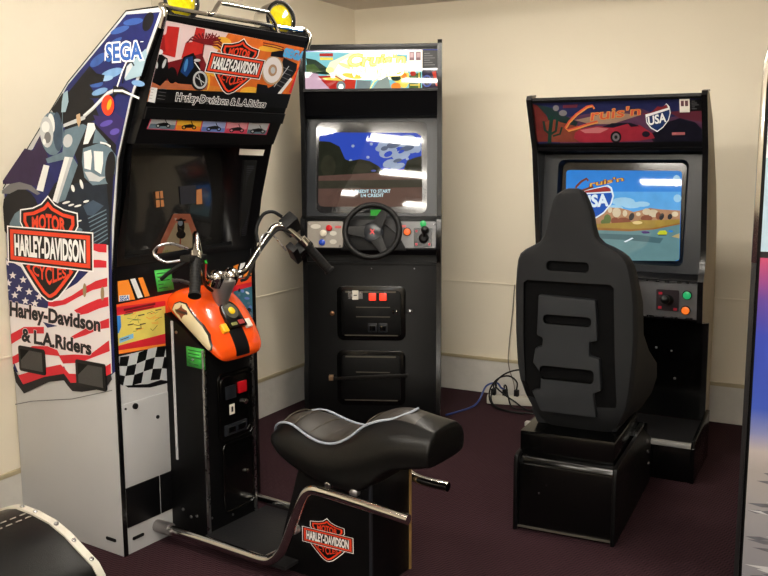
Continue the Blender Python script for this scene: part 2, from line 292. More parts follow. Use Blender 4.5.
ART={
'side':[
('P','navy',[(-0.5583,1.2796),(-0.4375,1.3821),(-0.4103,1.4211),(-0.3746,1.435),(-0.3556,1.4558),(-0.1637,1.6477),(0.1411,1.8525),(0.292,1.8474),(0.1872,1.679),(0.137,1.5877),(0.0643,1.4036),(0.0235,1.1818),(0.0048,0.9261),(0.0017,0.6747),(-0.0805,0.6171),(-0.3004,0.6047),(-0.572,0.5996),(-0.572,0.8749)]),
('P','cloud',[(0.1113,1.685),(0.1106,1.6805),(0.1048,1.6754),(0.0945,1.6703),(0.0805,1.6657),(0.0643,1.6619),(0.0474,1.6595),(0.0315,1.6585),(0.0181,1.6592),(0.0085,1.6614),(0.0039,1.6651),(0.0047,1.6697),(0.0107,1.6748),(0.0214,1.68),(0.0356,1.6846),(0.052,1.6883),(0.0688,1.6907),(0.0845,1.6915),(0.0976,1.6908),(0.1068,1.6885)]),
('P','blue2',[(0.0354,1.7388),(0.0375,1.7345),(0.0355,1.7288),(0.0298,1.7223),(0.0208,1.7156),(0.0094,1.7095),(-0.0033,1.7043),(-0.0161,1.7008),(-0.0277,1.6992),(-0.037,1.6998),(-0.043,1.7024),(-0.045,1.7068),(-0.043,1.7126),(-0.0371,1.7192),(-0.0279,1.7259),(-0.0163,1.7321),(-0.0036,1.7371),(0.0091,1.7405),(0.0206,1.742),(0.0296,1.7414)]),
('P','blue2',[(0.1805,1.7409),(0.1788,1.7376),(0.1743,1.7347),(0.1673,1.7326),(0.1586,1.7316),(0.1491,1.7316),(0.1395,1.7327),(0.131,1.7349),(0.1243,1.7378),(0.1201,1.7412),(0.1188,1.7448),(0.1206,1.7482),(0.1252,1.7511),(0.1323,1.7532),(0.141,1.7542),(0.1506,1.7541),(0.1601,1.753),(0.1685,1.7508),(0.1751,1.7479),(0.1793,1.7445)]),
('P','blue2',[(0.216,1.8299),(0.2144,1.8267),(0.2086,1.8237),(0.1992,1.821),(0.1869,1.8191),(0.173,1.8181),(0.1588,1.818),(0.1458,1.819),(0.1352,1.8209),(0.1281,1.8235),(0.1252,1.8265),(0.1268,1.8298),(0.1328,1.8329),(0.1426,1.8355),(0.1551,1.8374),(0.169,1.8384),(0.1831,1.8384),(0.196,1.8374),(0.2063,1.8355),(0.2132,1.8329)]),
('P','blue2',[(0.1519,1.8147),(0.151,1.8116),(0.1459,1.8081),(0.1371,1.8045),(0.1253,1.8012),(0.1117,1.7985),(0.0976,1.7967),(0.0844,1.796),(0.0735,1.7963),(0.0658,1.7978),(0.0623,1.8003),(0.0632,1.8034),(0.0685,1.807),(0.0776,1.8106),(0.0896,1.8139),(0.1033,1.8166),(0.1173,1.8184),(0.1303,1.8191),(0.1411,1.8186),(0.1485,1.8171)]),
('P','cloud',[(0.2113,1.6332),(0.2089,1.6306),(0.2039,1.6288),(0.1966,1.6279),(0.1879,1.6279),(0.1785,1.629),(0.1693,1.6309),(0.1613,1.6336),(0.1553,1.6367),(0.1519,1.6399),(0.1513,1.643),(0.1537,1.6455),(0.1589,1.6473),(0.1662,1.6482),(0.1751,1.6481),(0.1845,1.6471),(0.1936,1.6451),(0.2014,1.6424),(0.2074,1.6394),(0.2108,1.6362)]),
('P','cloud2',[(0.0648,1.6626),(0.0637,1.6599),(0.0597,1.6573),(0.053,1.655),(0.0443,1.6531),(0.0344,1.652),(0.0244,1.6518),(0.0151,1.6523),(0.0076,1.6537),(0.0025,1.6558),(0.0004,1.6583),(0.0015,1.661),(0.0057,1.6637),(0.0125,1.666),(0.0213,1.6678),(0.0312,1.6689),(0.0412,1.6692),(0.0503,1.6686),(0.0578,1.6672),(0.0627,1.6651)]),
('P','blue2',[(0.0154,1.6453),(0.013,1.6413),(0.007,1.6378),(-0.0023,1.6353),(-0.014,1.6338),(-0.0268,1.6337),(-0.0396,1.6349),(-0.0511,1.6373),(-0.0601,1.6407),(-0.0657,1.6447),(-0.0675,1.6489),(-0.0651,1.653),(-0.0588,1.6565),(-0.0493,1.659),(-0.0375,1.6604),(-0.0247,1.6605),(-0.012,1.6592),(-0.0007,1.6568),(0.0082,1.6535),(0.0137,1.6495)]),
('P','cloud2',[(0.1838,1.674),(0.1825,1.6717),(0.1791,1.6697),(0.1739,1.6683),(0.1674,1.6675),(0.1603,1.6675),(0.1531,1.6682),(0.1467,1.6696),(0.1417,1.6716),(0.1385,1.6739),(0.1375,1.6764),(0.1388,1.6787),(0.1423,1.6807),(0.1476,1.6822),(0.1541,1.6829),(0.1613,1.6829),(0.1684,1.6822),(0.1748,1.6807),(0.1797,1.6788),(0.1829,1.6765)]),
('P','blue2',[(0.1163,1.7837),(0.1159,1.7815),(0.1122,1.7784),(0.1054,1.7748),(0.0963,1.7711),(0.0857,1.7675),(0.0746,1.7645),(0.0641,1.7623),(0.0553,1.7612),(0.049,1.7613),(0.0459,1.7625),(0.0463,1.7648),(0.0501,1.768),(0.057,1.7716),(0.0663,1.7754),(0.077,1.7789),(0.088,1.7819),(0.0984,1.784),(0.1071,1.7851),(0.1132,1.785)]),
('P','dark',[(0.2593,1.8161),(0.2531,1.8081),(0.2455,1.8016),(0.2371,1.7971),(0.2289,1.7951),(0.2217,1.7958),(0.2161,1.7992),(0.2127,1.805),(0.2119,1.8125),(0.2138,1.821),(0.2181,1.8297),(0.2244,1.8377),(0.2321,1.8442),(0.2404,1.8486),(0.2485,1.8505),(0.2557,1.8496),(0.2612,1.8462),(0.2645,1.8405),(0.2653,1.8331),(0.2635,1.8247)]),
('P','dark',[(-0.141,1.6384),(-0.0462,1.7045),(-0.015,1.6788),(0.0255,1.6714),(0.0158,1.6506),(-0.0511,1.6428),(-0.0283,1.6149),(0.0612,1.6062),(0.0523,1.5959),(-0.1746,1.6039),(-0.1826,1.6119)]),
('P','dark',[(-0.195,1.6213),(-0.1126,1.6181),(-0.0383,1.5937),(-0.0097,1.5333),(-0.0781,1.5184),(-0.1834,1.5038),(-0.2417,1.55),(-0.2581,1.5674)]),
('P','purple',[(-0.5629,1.3203),(-0.4201,1.4376),(-0.3734,1.4286),(-0.331,1.4775),(-0.2914,1.4081),(-0.3137,1.3675),(-0.3575,1.3026),(-0.4622,1.3128),(-0.5622,1.3082)]),
('P','purple2',[(-0.0422,1.545),(0.0072,1.5383),(0.0653,1.5529),(0.1114,1.5252),(0.0841,1.4777),(0.0576,1.4457),(0.0018,1.468)]),
('P','dark',[(-0.1996,1.5209),(-0.0439,1.5232),(0.0657,1.4457),(0.0403,1.3205),(0.0073,1.0969),(-0.2204,1.0841),(-0.3455,1.2321),(-0.2633,1.3158),(-0.1322,1.3855)]),
('P','purple3',[(0.0531,1.5231),(0.0528,1.5203),(0.0495,1.517),(0.0435,1.5137),(0.0353,1.5107),(0.0259,1.5082),(0.016,1.5065),(0.0067,1.5058),(-0.0012,1.5061),(-0.0068,1.5074),(-0.0095,1.5096),(-0.0092,1.5125),(-0.0058,1.5157),(0.0004,1.5191),(0.0086,1.5221),(0.0181,1.5246),(0.028,1.5263),(0.0372,1.5269),(0.045,1.5266),(0.0504,1.5253)]),
('P','purple3',[(0.0838,1.4939),(0.084,1.4909),(0.0819,1.4876),(0.0778,1.4844),(0.072,1.4817),(0.065,1.4796),(0.0576,1.4785),(0.0505,1.4783),(0.0444,1.4792),(0.0399,1.481),(0.0374,1.4836),(0.0372,1.4867),(0.0393,1.49),(0.0435,1.4932),(0.0494,1.4959),(0.0564,1.4979),(0.0638,1.4991),(0.0708,1.4992),(0.0769,1.4983),(0.0813,1.4965)]),
('P','cloud',[(0.036,1.6269),(0.0354,1.6237),(0.0311,1.6201),(0.0235,1.6164),(0.0132,1.6129),(0.0013,1.6101),(-0.0111,1.6082),(-0.0228,1.6073),(-0.0325,1.6077),(-0.0394,1.6091),(-0.0427,1.6116),(-0.0421,1.6149),(-0.0377,1.6186),(-0.0299,1.6223),(-0.0194,1.6258),(-0.0074,1.6286),(0.0049,1.6305),(0.0164,1.6313),(0.026,1.6309),(0.0327,1.6294)]),
('P','dark',[(-0.3598,1.2019),(-0.3682,1.1722),(-0.3869,1.1447),(-0.4143,1.1221),(-0.4479,1.1066),(-0.4845,1.1),(-0.5206,1.103),(-0.5524,1.1155),(-0.572,1.1363),(-0.572,1.1633),(-0.572,1.1938),(-0.572,1.2247),(-0.5638,1.2526),(-0.535,1.2749),(-0.5006,1.2894),(-0.4641,1.2948),(-0.429,1.2907),(-0.3986,1.2778),(-0.3757,1.2573),(-0.3624,1.2312)]),
('P','steel',[(-0.5375,1.1651),(-0.5036,1.2018),(-0.4704,1.2163),(-0.4728,1.1555),(-0.5386,1.1552)]),
('P','grey6',[(-0.5698,1.2855),(-0.5219,1.3094),(-0.4617,1.3176),(-0.3951,1.3067),(-0.3457,1.2781),(-0.3651,1.273),(-0.4159,1.2915),(-0.4744,1.2904),(-0.5257,1.2742),(-0.5711,1.2732)]),
('P','engine',[(-0.2697,1.246),(-0.1555,1.3175),(0.0077,1.3256),(0.0135,1.2371),(-0.0011,1.119),(-0.0763,1.1151),(-0.1524,1.1458),(-0.2091,1.213)]),
('P','steeld',[(-0.118,1.2416),(-0.0646,1.2629),(-0.011,1.2448),(-0.0688,1.2092),(-0.0988,1.211)]),
('L','steel',0.004,[(-0.0955,1.1986),(0.0006,1.2323)]),
('L','steel',0.004,[(-0.0923,1.1851),(0.0009,1.2189)]),
('L','steel',0.004,[(-0.0891,1.1715),(0.0011,1.2055)]),
('L','steel',0.004,[(-0.0858,1.158),(0.0014,1.1921)]),
('L','steel',0.004,[(-0.0826,1.1445),(0.0016,1.1787)]),
('L','steel',0.004,[(-0.0794,1.1309),(0.0019,1.1653)]),
('L','steel',0.004,[(-0.0761,1.1174),(0.0021,1.1518)]),
('L','steel',0.004,[(-0.0729,1.1038),(0.0024,1.1383)]),
('P','white9',[(-0.1571,1.3019),(-0.1563,1.2981),(-0.1564,1.2945),(-0.1574,1.2915),(-0.1593,1.2893),(-0.1618,1.2882),(-0.1646,1.2883),(-0.1676,1.2896),(-0.1704,1.2919),(-0.1728,1.295),(-0.1745,1.2986),(-0.1753,1.3024),(-0.1752,1.306),(-0.1741,1.3091),(-0.1723,1.3112),(-0.1698,1.3123),(-0.1669,1.3122),(-0.1639,1.311),(-0.1611,1.3087),(-0.1588,1.3055)]),
('P','white9',[(-0.1112,1.3167),(-0.11,1.3116),(-0.1095,1.3069),(-0.11,1.303),(-0.1114,1.3002),(-0.1135,1.299),(-0.1161,1.2993),(-0.1191,1.3012),(-0.1219,1.3045),(-0.1245,1.3089),(-0.1266,1.3138),(-0.1279,1.3189),(-0.1283,1.3237),(-0.1278,1.3276),(-0.1264,1.3303),(-0.1243,1.3315),(-0.1217,1.3312),(-0.1188,1.3293),(-0.1159,1.326),(-0.1133,1.3216)]),
('P','white9',[(-0.1846,1.2548),(-0.1853,1.2534),(-0.1879,1.2517),(-0.1923,1.2499),(-0.198,1.2482),(-0.2045,1.2468),(-0.2111,1.2457),(-0.2172,1.245),(-0.2222,1.245),(-0.2256,1.2455),(-0.227,1.2465),(-0.2264,1.2479),(-0.2237,1.2495),(-0.2193,1.2513),(-0.2135,1.253),(-0.207,1.2545),(-0.2004,1.2556),(-0.1943,1.2562),(-0.1894,1.2562),(-0.1861,1.2558)]),
('P','white9',[(-0.1639,1.2458),(-0.1643,1.2447),(-0.1662,1.2433),(-0.1695,1.2419),(-0.1737,1.2406),(-0.1785,1.2394),(-0.1834,1.2386),(-0.188,1.2382),(-0.1917,1.2382),(-0.1943,1.2387),(-0.1954,1.2396),(-0.195,1.2408),(-0.193,1.2421),(-0.1898,1.2436),(-0.1855,1.2449),(-0.1807,1.246),(-0.1758,1.2468),(-0.1712,1.2472),(-0.1675,1.2472),(-0.165,1.2467)]),
('P','white9',[(-0.0841,1.2605),(-0.0845,1.2592),(-0.0863,1.2577),(-0.0894,1.2562),(-0.0935,1.2548),(-0.0981,1.2537),(-0.1029,1.2529),(-0.1074,1.2526),(-0.111,1.2528),(-0.1136,1.2534),(-0.1147,1.2544),(-0.1144,1.2557),(-0.1125,1.2572),(-0.1094,1.2588),(-0.1053,1.2601),(-0.1006,1.2613),(-0.0959,1.262),(-0.0914,1.2623),(-0.0878,1.2621),(-0.0853,1.2615)]),
('P','white9',[(-0.1254,1.2447),(-0.126,1.2435),(-0.1284,1.242),(-0.1323,1.2405),(-0.1375,1.2389),(-0.1433,1.2376),(-0.1492,1.2366),(-0.1547,1.236),(-0.1591,1.2359),(-0.1622,1.2362),(-0.1634,1.2371),(-0.1628,1.2383),(-0.1604,1.2397),(-0.1564,1.2413),(-0.1513,1.2428),(-0.1455,1.2441),(-0.1395,1.2452),(-0.1341,1.2457),(-0.1297,1.2459),(-0.1267,1.2455)]),
('P','white9',[(-0.1278,1.192),(-0.1281,1.1911),(-0.1296,1.19),(-0.1321,1.1888),(-0.1353,1.1877),(-0.139,1.1868),(-0.1428,1.1861),(-0.1463,1.1858),(-0.1492,1.1858),(-0.1511,1.1862),(-0.152,1.187),(-0.1517,1.1879),(-0.1502,1.1891),(-0.1478,1.1902),(-0.1445,1.1913),(-0.1408,1.1922),(-0.137,1.1929),(-0.1335,1.1932),(-0.1306,1.1932),(-0.1287,1.1928)]),
('P','steel',[(-0.1267,1.1585),(-0.1281,1.1559),(-0.1318,1.1535),(-0.1374,1.1515),(-0.1444,1.1501),(-0.1521,1.1493),(-0.1597,1.1494),(-0.1666,1.1502),(-0.172,1.1517),(-0.1753,1.1539),(-0.1764,1.1563),(-0.1749,1.1589),(-0.1712,1.1613),(-0.1655,1.1633),(-0.1584,1.1648),(-0.1507,1.1655),(-0.1431,1.1654),(-0.1363,1.1646),(-0.131,1.163),(-0.1277,1.1609)]),
('P','steel',[(-0.1927,1.4983),(-0.0953,1.5171),(-0.0737,1.5101),(-0.155,1.4052),(-0.2936,1.385),(-0.3031,1.4011),(-0.2101,1.4239)]),
('P','greyl',[(-0.1543,1.4586),(-0.1579,1.452),(-0.1635,1.4462),(-0.1706,1.442),(-0.1785,1.4396),(-0.1864,1.4395),(-0.1935,1.4414),(-0.1991,1.4454),(-0.2026,1.451),(-0.2038,1.4576),(-0.2025,1.4646),(-0.1988,1.4713),(-0.1931,1.477),(-0.1859,1.4812),(-0.178,1.4835),(-0.1702,1.4836),(-0.1632,1.4816),(-0.1577,1.4776),(-0.1541,1.4721),(-0.153,1.4656)]),
('P','white9',[(-0.3171,1.3803),(-0.2852,1.3763),(-0.3291,1.2855),(-0.3662,1.2907)]),
('P','steel',[(-0.1549,1.4063),(-0.1326,1.3799),(-0.2095,1.2592),(-0.2605,1.2462)]),
('P','white9',[(-0.199,1.408),(-0.155,1.4052),(-0.2495,1.2465),(-0.28,1.2545)]),
('P','greyl',[(-0.1743,1.4058),(-0.155,1.4052),(-0.2495,1.2465),(-0.2603,1.2492)]),
('P','white9',[(-0.0695,1.5194),(-0.0375,1.5187),(-0.0315,1.5),(-0.0734,1.4511),(-0.0983,1.4491)]),
('P','steel',[(-0.0314,1.5011),(0.0255,1.4541),(-0.0495,1.4521)]),
('P','steel',[(-0.1003,1.4358),(-0.0159,1.4529),(0.0366,1.4378),(0.067,1.4079),(0.0525,1.3535),(0.0155,1.3191),(-0.0606,1.3123),(-0.1014,1.338),(-0.11,1.3912)]),
('P','white9',[(-0.0978,1.4236),(-0.0597,1.4312),(-0.0564,1.408),(-0.0668,1.3635),(-0.0989,1.3689)]),
('P','white9',[(-0.0465,1.4267),(0.0002,1.4243),(-0.0027,1.386),(-0.0155,1.3501),(-0.0464,1.3637)]),
('P','greyl',[(-0.0998,1.3577),(-0.0656,1.3569),(-0.0245,1.3417),(0.0089,1.3421),(-0.0258,1.3251),(-0.0765,1.3271)]),
('P','dark',[(0.0561,1.3709),(0.0511,1.3545),(0.0443,1.3399),(0.0362,1.3283),(0.0276,1.3211),(0.0194,1.3189),(0.0124,1.3219),(0.0073,1.33),(0.0046,1.3422),(0.0046,1.3574),(0.0073,1.374),(0.0124,1.3905),(0.0193,1.4051),(0.0275,1.4165),(0.036,1.4235),(0.0441,1.4255),(0.051,1.4224),(0.056,1.4144),(0.0586,1.4023),(0.0587,1.3874)]),
('L','white9',0.006,[(-0.0116,1.4545),(0.017,1.4504),(0.0393,1.4405)]),
('P','steel',[(-0.1964,1.4881),(-0.1996,1.4654),(-0.2086,1.4447),(-0.2226,1.428),(-0.2403,1.417),(-0.26,1.4127),(-0.2797,1.4158),(-0.2976,1.4259),(-0.3117,1.442),(-0.3207,1.4627),(-0.3236,1.4857),(-0.3201,1.5088),(-0.3107,1.5296),(-0.2962,1.5462),(-0.2783,1.5568),(-0.2586,1.5605),(-0.2391,1.557),(-0.2217,1.5468),(-0.208,1.5308),(-0.1993,1.5106)]),
('P','steeld',[(-0.2021,1.4937),(-0.2035,1.4732),(-0.2074,1.4545),(-0.2135,1.4396),(-0.221,1.4299),(-0.2294,1.4264),(-0.2378,1.4294),(-0.2453,1.4387),(-0.2511,1.4535),(-0.2548,1.4721),(-0.256,1.4928),(-0.2545,1.5135),(-0.2504,1.5321),(-0.2443,1.5469),(-0.2367,1.5564),(-0.2284,1.5597),(-0.2201,1.5565),(-0.2127,1.5472),(-0.2069,1.5326),(-0.2032,1.5142)]),
('P','white9',[(-0.2425,1.523),(-0.2426,1.5125),(-0.2444,1.5029),(-0.2479,1.4952),(-0.2525,1.4901),(-0.258,1.4882),(-0.2637,1.4896),(-0.2692,1.4942),(-0.2738,1.5015),(-0.2771,1.5108),(-0.2787,1.5213),(-0.2786,1.5319),(-0.2767,1.5414),(-0.2733,1.5491),(-0.2685,1.5541),(-0.2631,1.556),(-0.2573,1.5546),(-0.252,1.55),(-0.2474,1.5427),(-0.2441,1.5334)]),
('P','greyl',[(-0.2524,1.4937),(-0.2543,1.4771),(-0.2596,1.4621),(-0.2678,1.4501),(-0.278,1.4422),(-0.2894,1.4392),(-0.3008,1.4416),(-0.311,1.449),(-0.3191,1.4608),(-0.3242,1.4757),(-0.3258,1.4924),(-0.3237,1.5091),(-0.3183,1.5242),(-0.31,1.5361),(-0.2996,1.5438),(-0.2882,1.5465),(-0.277,1.544),(-0.2669,1.5366),(-0.259,1.5249),(-0.254,1.5101)]),
('P','white9',[(-0.2708,1.5098),(-0.2724,1.5039),(-0.276,1.4985),(-0.2813,1.4943),(-0.2877,1.4917),(-0.2945,1.4908),(-0.3013,1.4919),(-0.3072,1.4947),(-0.3117,1.4991),(-0.3143,1.5046),(-0.3148,1.5106),(-0.3131,1.5166),(-0.3094,1.522),(-0.3041,1.5262),(-0.2977,1.5288),(-0.2909,1.5296),(-0.2842,1.5285),(-0.2783,1.5256),(-0.2739,1.5213),(-0.2713,1.5158)]),
('P','grey6',[(-0.2669,1.4739),(-0.2683,1.4679),(-0.2714,1.4625),(-0.2759,1.4583),(-0.2812,1.4555),(-0.287,1.4546),(-0.2925,1.4556),(-0.2974,1.4585),(-0.3011,1.4628),(-0.3032,1.4683),(-0.3035,1.4743),(-0.302,1.4803),(-0.2989,1.4857),(-0.2944,1.49),(-0.289,1.4927),(-0.2833,1.4935),(-0.2777,1.4925),(-0.2729,1.4897),(-0.2693,1.4853),(-0.2672,1.4799)]),
('P','white9',[(-0.2957,1.4599),(-0.2964,1.4567),(-0.298,1.4538),(-0.3002,1.4516),(-0.303,1.4501),(-0.3059,1.4496),(-0.3087,1.4502),(-0.3111,1.4516),(-0.3129,1.454),(-0.314,1.4569),(-0.3141,1.4601),(-0.3133,1.4633),(-0.3118,1.4661),(-0.3095,1.4684),(-0.3068,1.4698),(-0.3039,1.4703),(-0.3011,1.4698),(-0.2987,1.4683),(-0.2968,1.466),(-0.2958,1.4631)]),
('L','greyl',0.012,[(0.0686,1.6202),(0.0373,1.6124),(-0.0012,1.5897),(-0.0405,1.5656),(-0.0891,1.5406)]),
('L','white9',0.005,[(0.0703,1.6218),(0.0374,1.6135),(-0.0011,1.5913),(-0.0404,1.5677),(-0.0889,1.5428)]),
('P','greyl',[(-0.1954,1.518),(-0.1107,1.5384),(-0.0759,1.5458),(-0.0812,1.5322),(-0.1207,1.5221),(-0.1964,1.5068)]),
('P','tan',[(-0.1255,1.5471),(-0.1052,1.552),(-0.1032,1.5245),(-0.1152,1.5053),(-0.1247,1.5249)]),
('P','steell',[(-0.1862,1.6209),(-0.1635,1.63),(-0.1616,1.5924),(-0.1803,1.5585),(-0.2034,1.558),(-0.1966,1.5935)]),
('L','steel',0.004,[(-0.1963,1.5578),(-0.2016,1.5181)]),
('P','dark',[(0.0665,1.6346),(0.1108,1.6306),(0.145,1.6136),(0.1402,1.6007),(0.0855,1.6106),(0.0604,1.5956)]),
('L','white9',0.007,[(0.0677,1.6192),(0.1099,1.6176),(0.1559,1.6017),(0.1861,1.5912)]),
('P','orange1',[(0.0668,1.5731),(0.0646,1.563),(0.0596,1.5539),(0.0522,1.5468),(0.0433,1.5423),(0.0336,1.5409),(0.0242,1.5428),(0.0159,1.5477),(0.0095,1.5553),(0.0058,1.5647),(0.0051,1.575),(0.0074,1.5852),(0.0125,1.5943),(0.0199,1.6014),(0.0289,1.6058),(0.0386,1.6071),(0.048,1.6051),(0.0562,1.6001),(0.0624,1.5926),(0.0661,1.5833)]),
('P','yellow1',[(0.052,1.574),(0.049,1.5688),(0.0453,1.5642),(0.0414,1.5608),(0.0376,1.5589),(0.0343,1.5587),(0.0318,1.5601),(0.0305,1.5631),(0.0303,1.5674),(0.0313,1.5725),(0.0335,1.5779),(0.0365,1.5832),(0.0402,1.5877),(0.0441,1.5911),(0.0479,1.593),(0.0512,1.5932),(0.0536,1.5918),(0.055,1.5888),(0.0552,1.5845),(0.0542,1.5795)]),
('L','white9',0.006,[(0.1349,1.7066),(0.1125,1.6776),(0.0855,1.6317)]),
('P','steell',[(0.122,1.6563),(0.1347,1.6921),(0.155,1.7039),(0.1948,1.7247),(0.2262,1.7421),(0.231,1.7225),(0.1998,1.6604),(0.1278,1.6487)]),
('P','greyl',[(0.122,1.6563),(0.137,1.692),(0.1564,1.7023),(0.1618,1.6906),(0.1302,1.6611)]),
('L','dark',0.006,[(0.1115,1.6411),(0.1238,1.6823),(0.1394,1.7032),(0.1597,1.7052),(0.1697,1.6928)]),
('P','cream',[(-0.0729,1.1147),(0.0035,1.1136),(-0.0054,0.9252),(-0.0089,0.6698),(-0.1226,0.622),(-0.2328,0.6067),(-0.2671,0.6612),(-0.3854,0.6195),(-0.5167,0.5594),(-0.572,0.651),(-0.572,0.8054),(-0.572,1.0338),(-0.4625,1.0264),(-0.3302,0.8968),(-0.1689,0.9711),(-0.0848,1.0296)]),
('P','flagblue',[(-0.572,1.0354),(-0.5526,1.0269),(-0.4843,1.0077),(-0.4089,0.9269),(-0.3305,0.8938),(-0.3427,0.8652),(-0.5696,0.8696),(-0.572,0.7908),(-0.572,0.9118)]),
('P','flagblue',[(-0.3746,0.8129),(-0.2915,0.8061),(-0.3495,0.7933)]),
('P','cream',[(-0.5672,1.0329),(-0.5622,1.0233),(-0.5449,1.0239),(-0.5592,1.0164),(-0.5557,1.0064),(-0.5695,1.0114),(-0.572,1.0045),(-0.572,1.0151),(-0.572,1.0209),(-0.572,1.0225)]),
('P','cream',[(-0.5346,0.9869),(-0.5296,0.9774),(-0.5125,0.9781),(-0.5266,0.9705),(-0.5231,0.9606),(-0.5369,0.9654),(-0.5519,0.9585),(-0.5462,0.9691),(-0.5591,0.9748),(-0.5417,0.9765)]),
('P','cream',[(-0.4727,0.9751),(-0.4679,0.9657),(-0.4511,0.9664),(-0.4649,0.9589),(-0.4615,0.9491),(-0.4749,0.9538),(-0.4897,0.9469),(-0.4841,0.9575),(-0.4967,0.9631),(-0.4797,0.9648)]),
('P','cream',[(-0.5653,0.9565),(-0.5603,0.9469),(-0.543,0.9478),(-0.5573,0.9401),(-0.5538,0.9301),(-0.5677,0.9349),(-0.572,0.9278),(-0.572,0.9385),(-0.572,0.9442),(-0.572,0.946)]),
('P','cream',[(-0.5012,0.9407),(-0.4963,0.9312),(-0.4794,0.9321),(-0.4934,0.9244),(-0.4899,0.9145),(-0.5035,0.9192),(-0.5184,0.9122),(-0.5127,0.9229),(-0.5255,0.9284),(-0.5083,0.9303)]),
('P','cream',[(-0.4425,0.9329),(-0.4377,0.9235),(-0.421,0.9244),(-0.4347,0.9168),(-0.4313,0.907),(-0.4447,0.9116),(-0.4593,0.9046),(-0.4538,0.9152),(-0.4663,0.9207),(-0.4494,0.9225)]),
('P','cream',[(-0.5293,0.9134),(-0.5243,0.9039),(-0.5072,0.9049),(-0.5213,0.8971),(-0.5178,0.8871),(-0.5316,0.8918),(-0.5467,0.8847),(-0.5409,0.8954),(-0.5538,0.901),(-0.5364,0.9029)]),
('P','cream',[(-0.3855,0.919),(-0.3807,0.9097),(-0.3644,0.9106),(-0.3778,0.9031),(-0.3744,0.8934),(-0.3875,0.8979),(-0.4019,0.891),(-0.3965,0.9015),(-0.4088,0.9069),(-0.3922,0.9088)]),
('P','cream',[(-0.4679,0.8967),(-0.463,0.8872),(-0.4462,0.8882),(-0.4601,0.8805),(-0.4566,0.8706),(-0.4701,0.8752),(-0.4849,0.8681),(-0.4793,0.8788),(-0.4919,0.8843),(-0.4749,0.8862)]),
('P','cream',[(-0.4124,0.8922),(-0.4075,0.8828),(-0.391,0.8838),(-0.4046,0.8761),(-0.4012,0.8663),(-0.4145,0.8709),(-0.429,0.8638),(-0.4235,0.8744),(-0.4359,0.8798),(-0.4192,0.8818)]),
('P','cream',[(-0.572,0.9251),(-0.572,0.9155),(-0.5576,0.9164),(-0.572,0.9086),(-0.5684,0.8986),(-0.572,0.9034),(-0.572,0.8962),(-0.572,0.907),(-0.572,0.9126),(-0.572,0.9145)]),
('P','flagred',[(-0.0721,1.1142),(-0.0039,1.116),(-0.006,1.0877),(-0.0442,1.0872),(-0.0738,1.0924)]),
('P','flagred',[(-0.0738,1.0591),(-0.0462,1.0608),(-0.0081,1.0592),(-0.0098,1.0364),(-0.076,1.0319)]),
('P','flagred',[(-0.3356,0.8903),(-0.2548,0.9034),(-0.1979,0.9262),(-0.1418,0.9544),(-0.0692,0.9863),(-0.0082,1.0023),(-0.0104,0.9718),(-0.0892,0.9528),(-0.1715,0.9196),(-0.2376,0.8899),(-0.304,0.8749),(-0.3371,0.8749)]),
('P','flagred',[(-0.1934,0.873),(-0.1286,0.8997),(-0.0655,0.9228),(-0.0088,0.9364),(-0.0086,0.9047),(-0.0593,0.8914),(-0.1223,0.8679),(-0.1677,0.8576)]),
('P','flagred',[(-0.2202,0.7742),(-0.1356,0.8133),(-0.0629,0.8444),(-0.0101,0.8624),(-0.0108,0.8293),(-0.065,0.8178),(-0.1376,0.7893),(-0.2117,0.7661)]),
('P','flagred',[(-0.572,0.7459),(-0.4876,0.7826),(-0.3686,0.795),(-0.371,0.77),(-0.46,0.7604),(-0.572,0.7079)]),
('P','flagred',[(-0.572,0.6588),(-0.4447,0.7148),(-0.356,0.7251),(-0.2997,0.7163),(-0.2871,0.6993),(-0.2072,0.7121),(-0.1255,0.719),(-0.0158,0.7851),(-0.0143,0.7472),(-0.1083,0.7122),(-0.1822,0.6849),(-0.2709,0.6705),(-0.2921,0.6956),(-0.3785,0.6913),(-0.4798,0.6631),(-0.572,0.6286)]),
('P','flagred',[(-0.5431,0.5907),(-0.4034,0.6348),(-0.2854,0.6656),(-0.2631,0.6531),(-0.2412,0.6375),(-0.1131,0.6516),(-0.0132,0.7045),(-0.0142,0.6679),(-0.0427,0.6552),(-0.1153,0.6243),(-0.2348,0.6045),(-0.2695,0.6337),(-0.3867,0.6054),(-0.5158,0.5589)]),
('P','dark',[(-0.572,0.6233),(-0.572,0.6213),(-0.5158,0.5589),(-0.3867,0.6054),(-0.2695,0.6337),(-0.2348,0.6045),(-0.1515,0.618),(-0.0427,0.6552),(-0.0142,0.6679),(-0.0105,0.6477),(-0.046,0.6112),(-0.1728,0.5797),(-0.2282,0.5747),(-0.2545,0.5925),(-0.2718,0.6087),(-0.3591,0.5903),(-0.5143,0.5235),(-0.5615,0.5622)]),
('M',[(-0.5441,1.1513),(-0.0736,1.1494),(-0.0839,1.0199),(-0.5507,1.0251)]),
('T','pinkw','Harley-Davidson',[(-0.5612,0.8716),(-0.0566,0.859),(-0.0602,0.8124),(-0.5669,0.819)],0,0.055),
('T','dark','Harley-Davidson',[(-0.5612,0.8716),(-0.0566,0.859),(-0.0602,0.8124),(-0.5669,0.819)],0,0.03),
('T','pinkw','& L.A.Riders',[(-0.4983,0.7765),(-0.1108,0.7697),(-0.1145,0.7228),(-0.5032,0.729)],0,0.055),
('T','dark','& L.A.Riders',[(-0.4983,0.7765),(-0.1108,0.7697),(-0.1145,0.7228),(-0.5032,0.729)],0,0.03),
('T','white','SEGA',[(0.044,1.7663),(0.2064,1.7637),(0.2077,1.7127),(0.0401,1.714)],0,0.09),
('T','sega','SEGA',[(0.044,1.7663),(0.2064,1.7637),(0.2077,1.7127),(0.0401,1.714)],0,0.02),
('L','white',0.0025,[(0.2049,1.7638),(0.2185,1.7639)]),
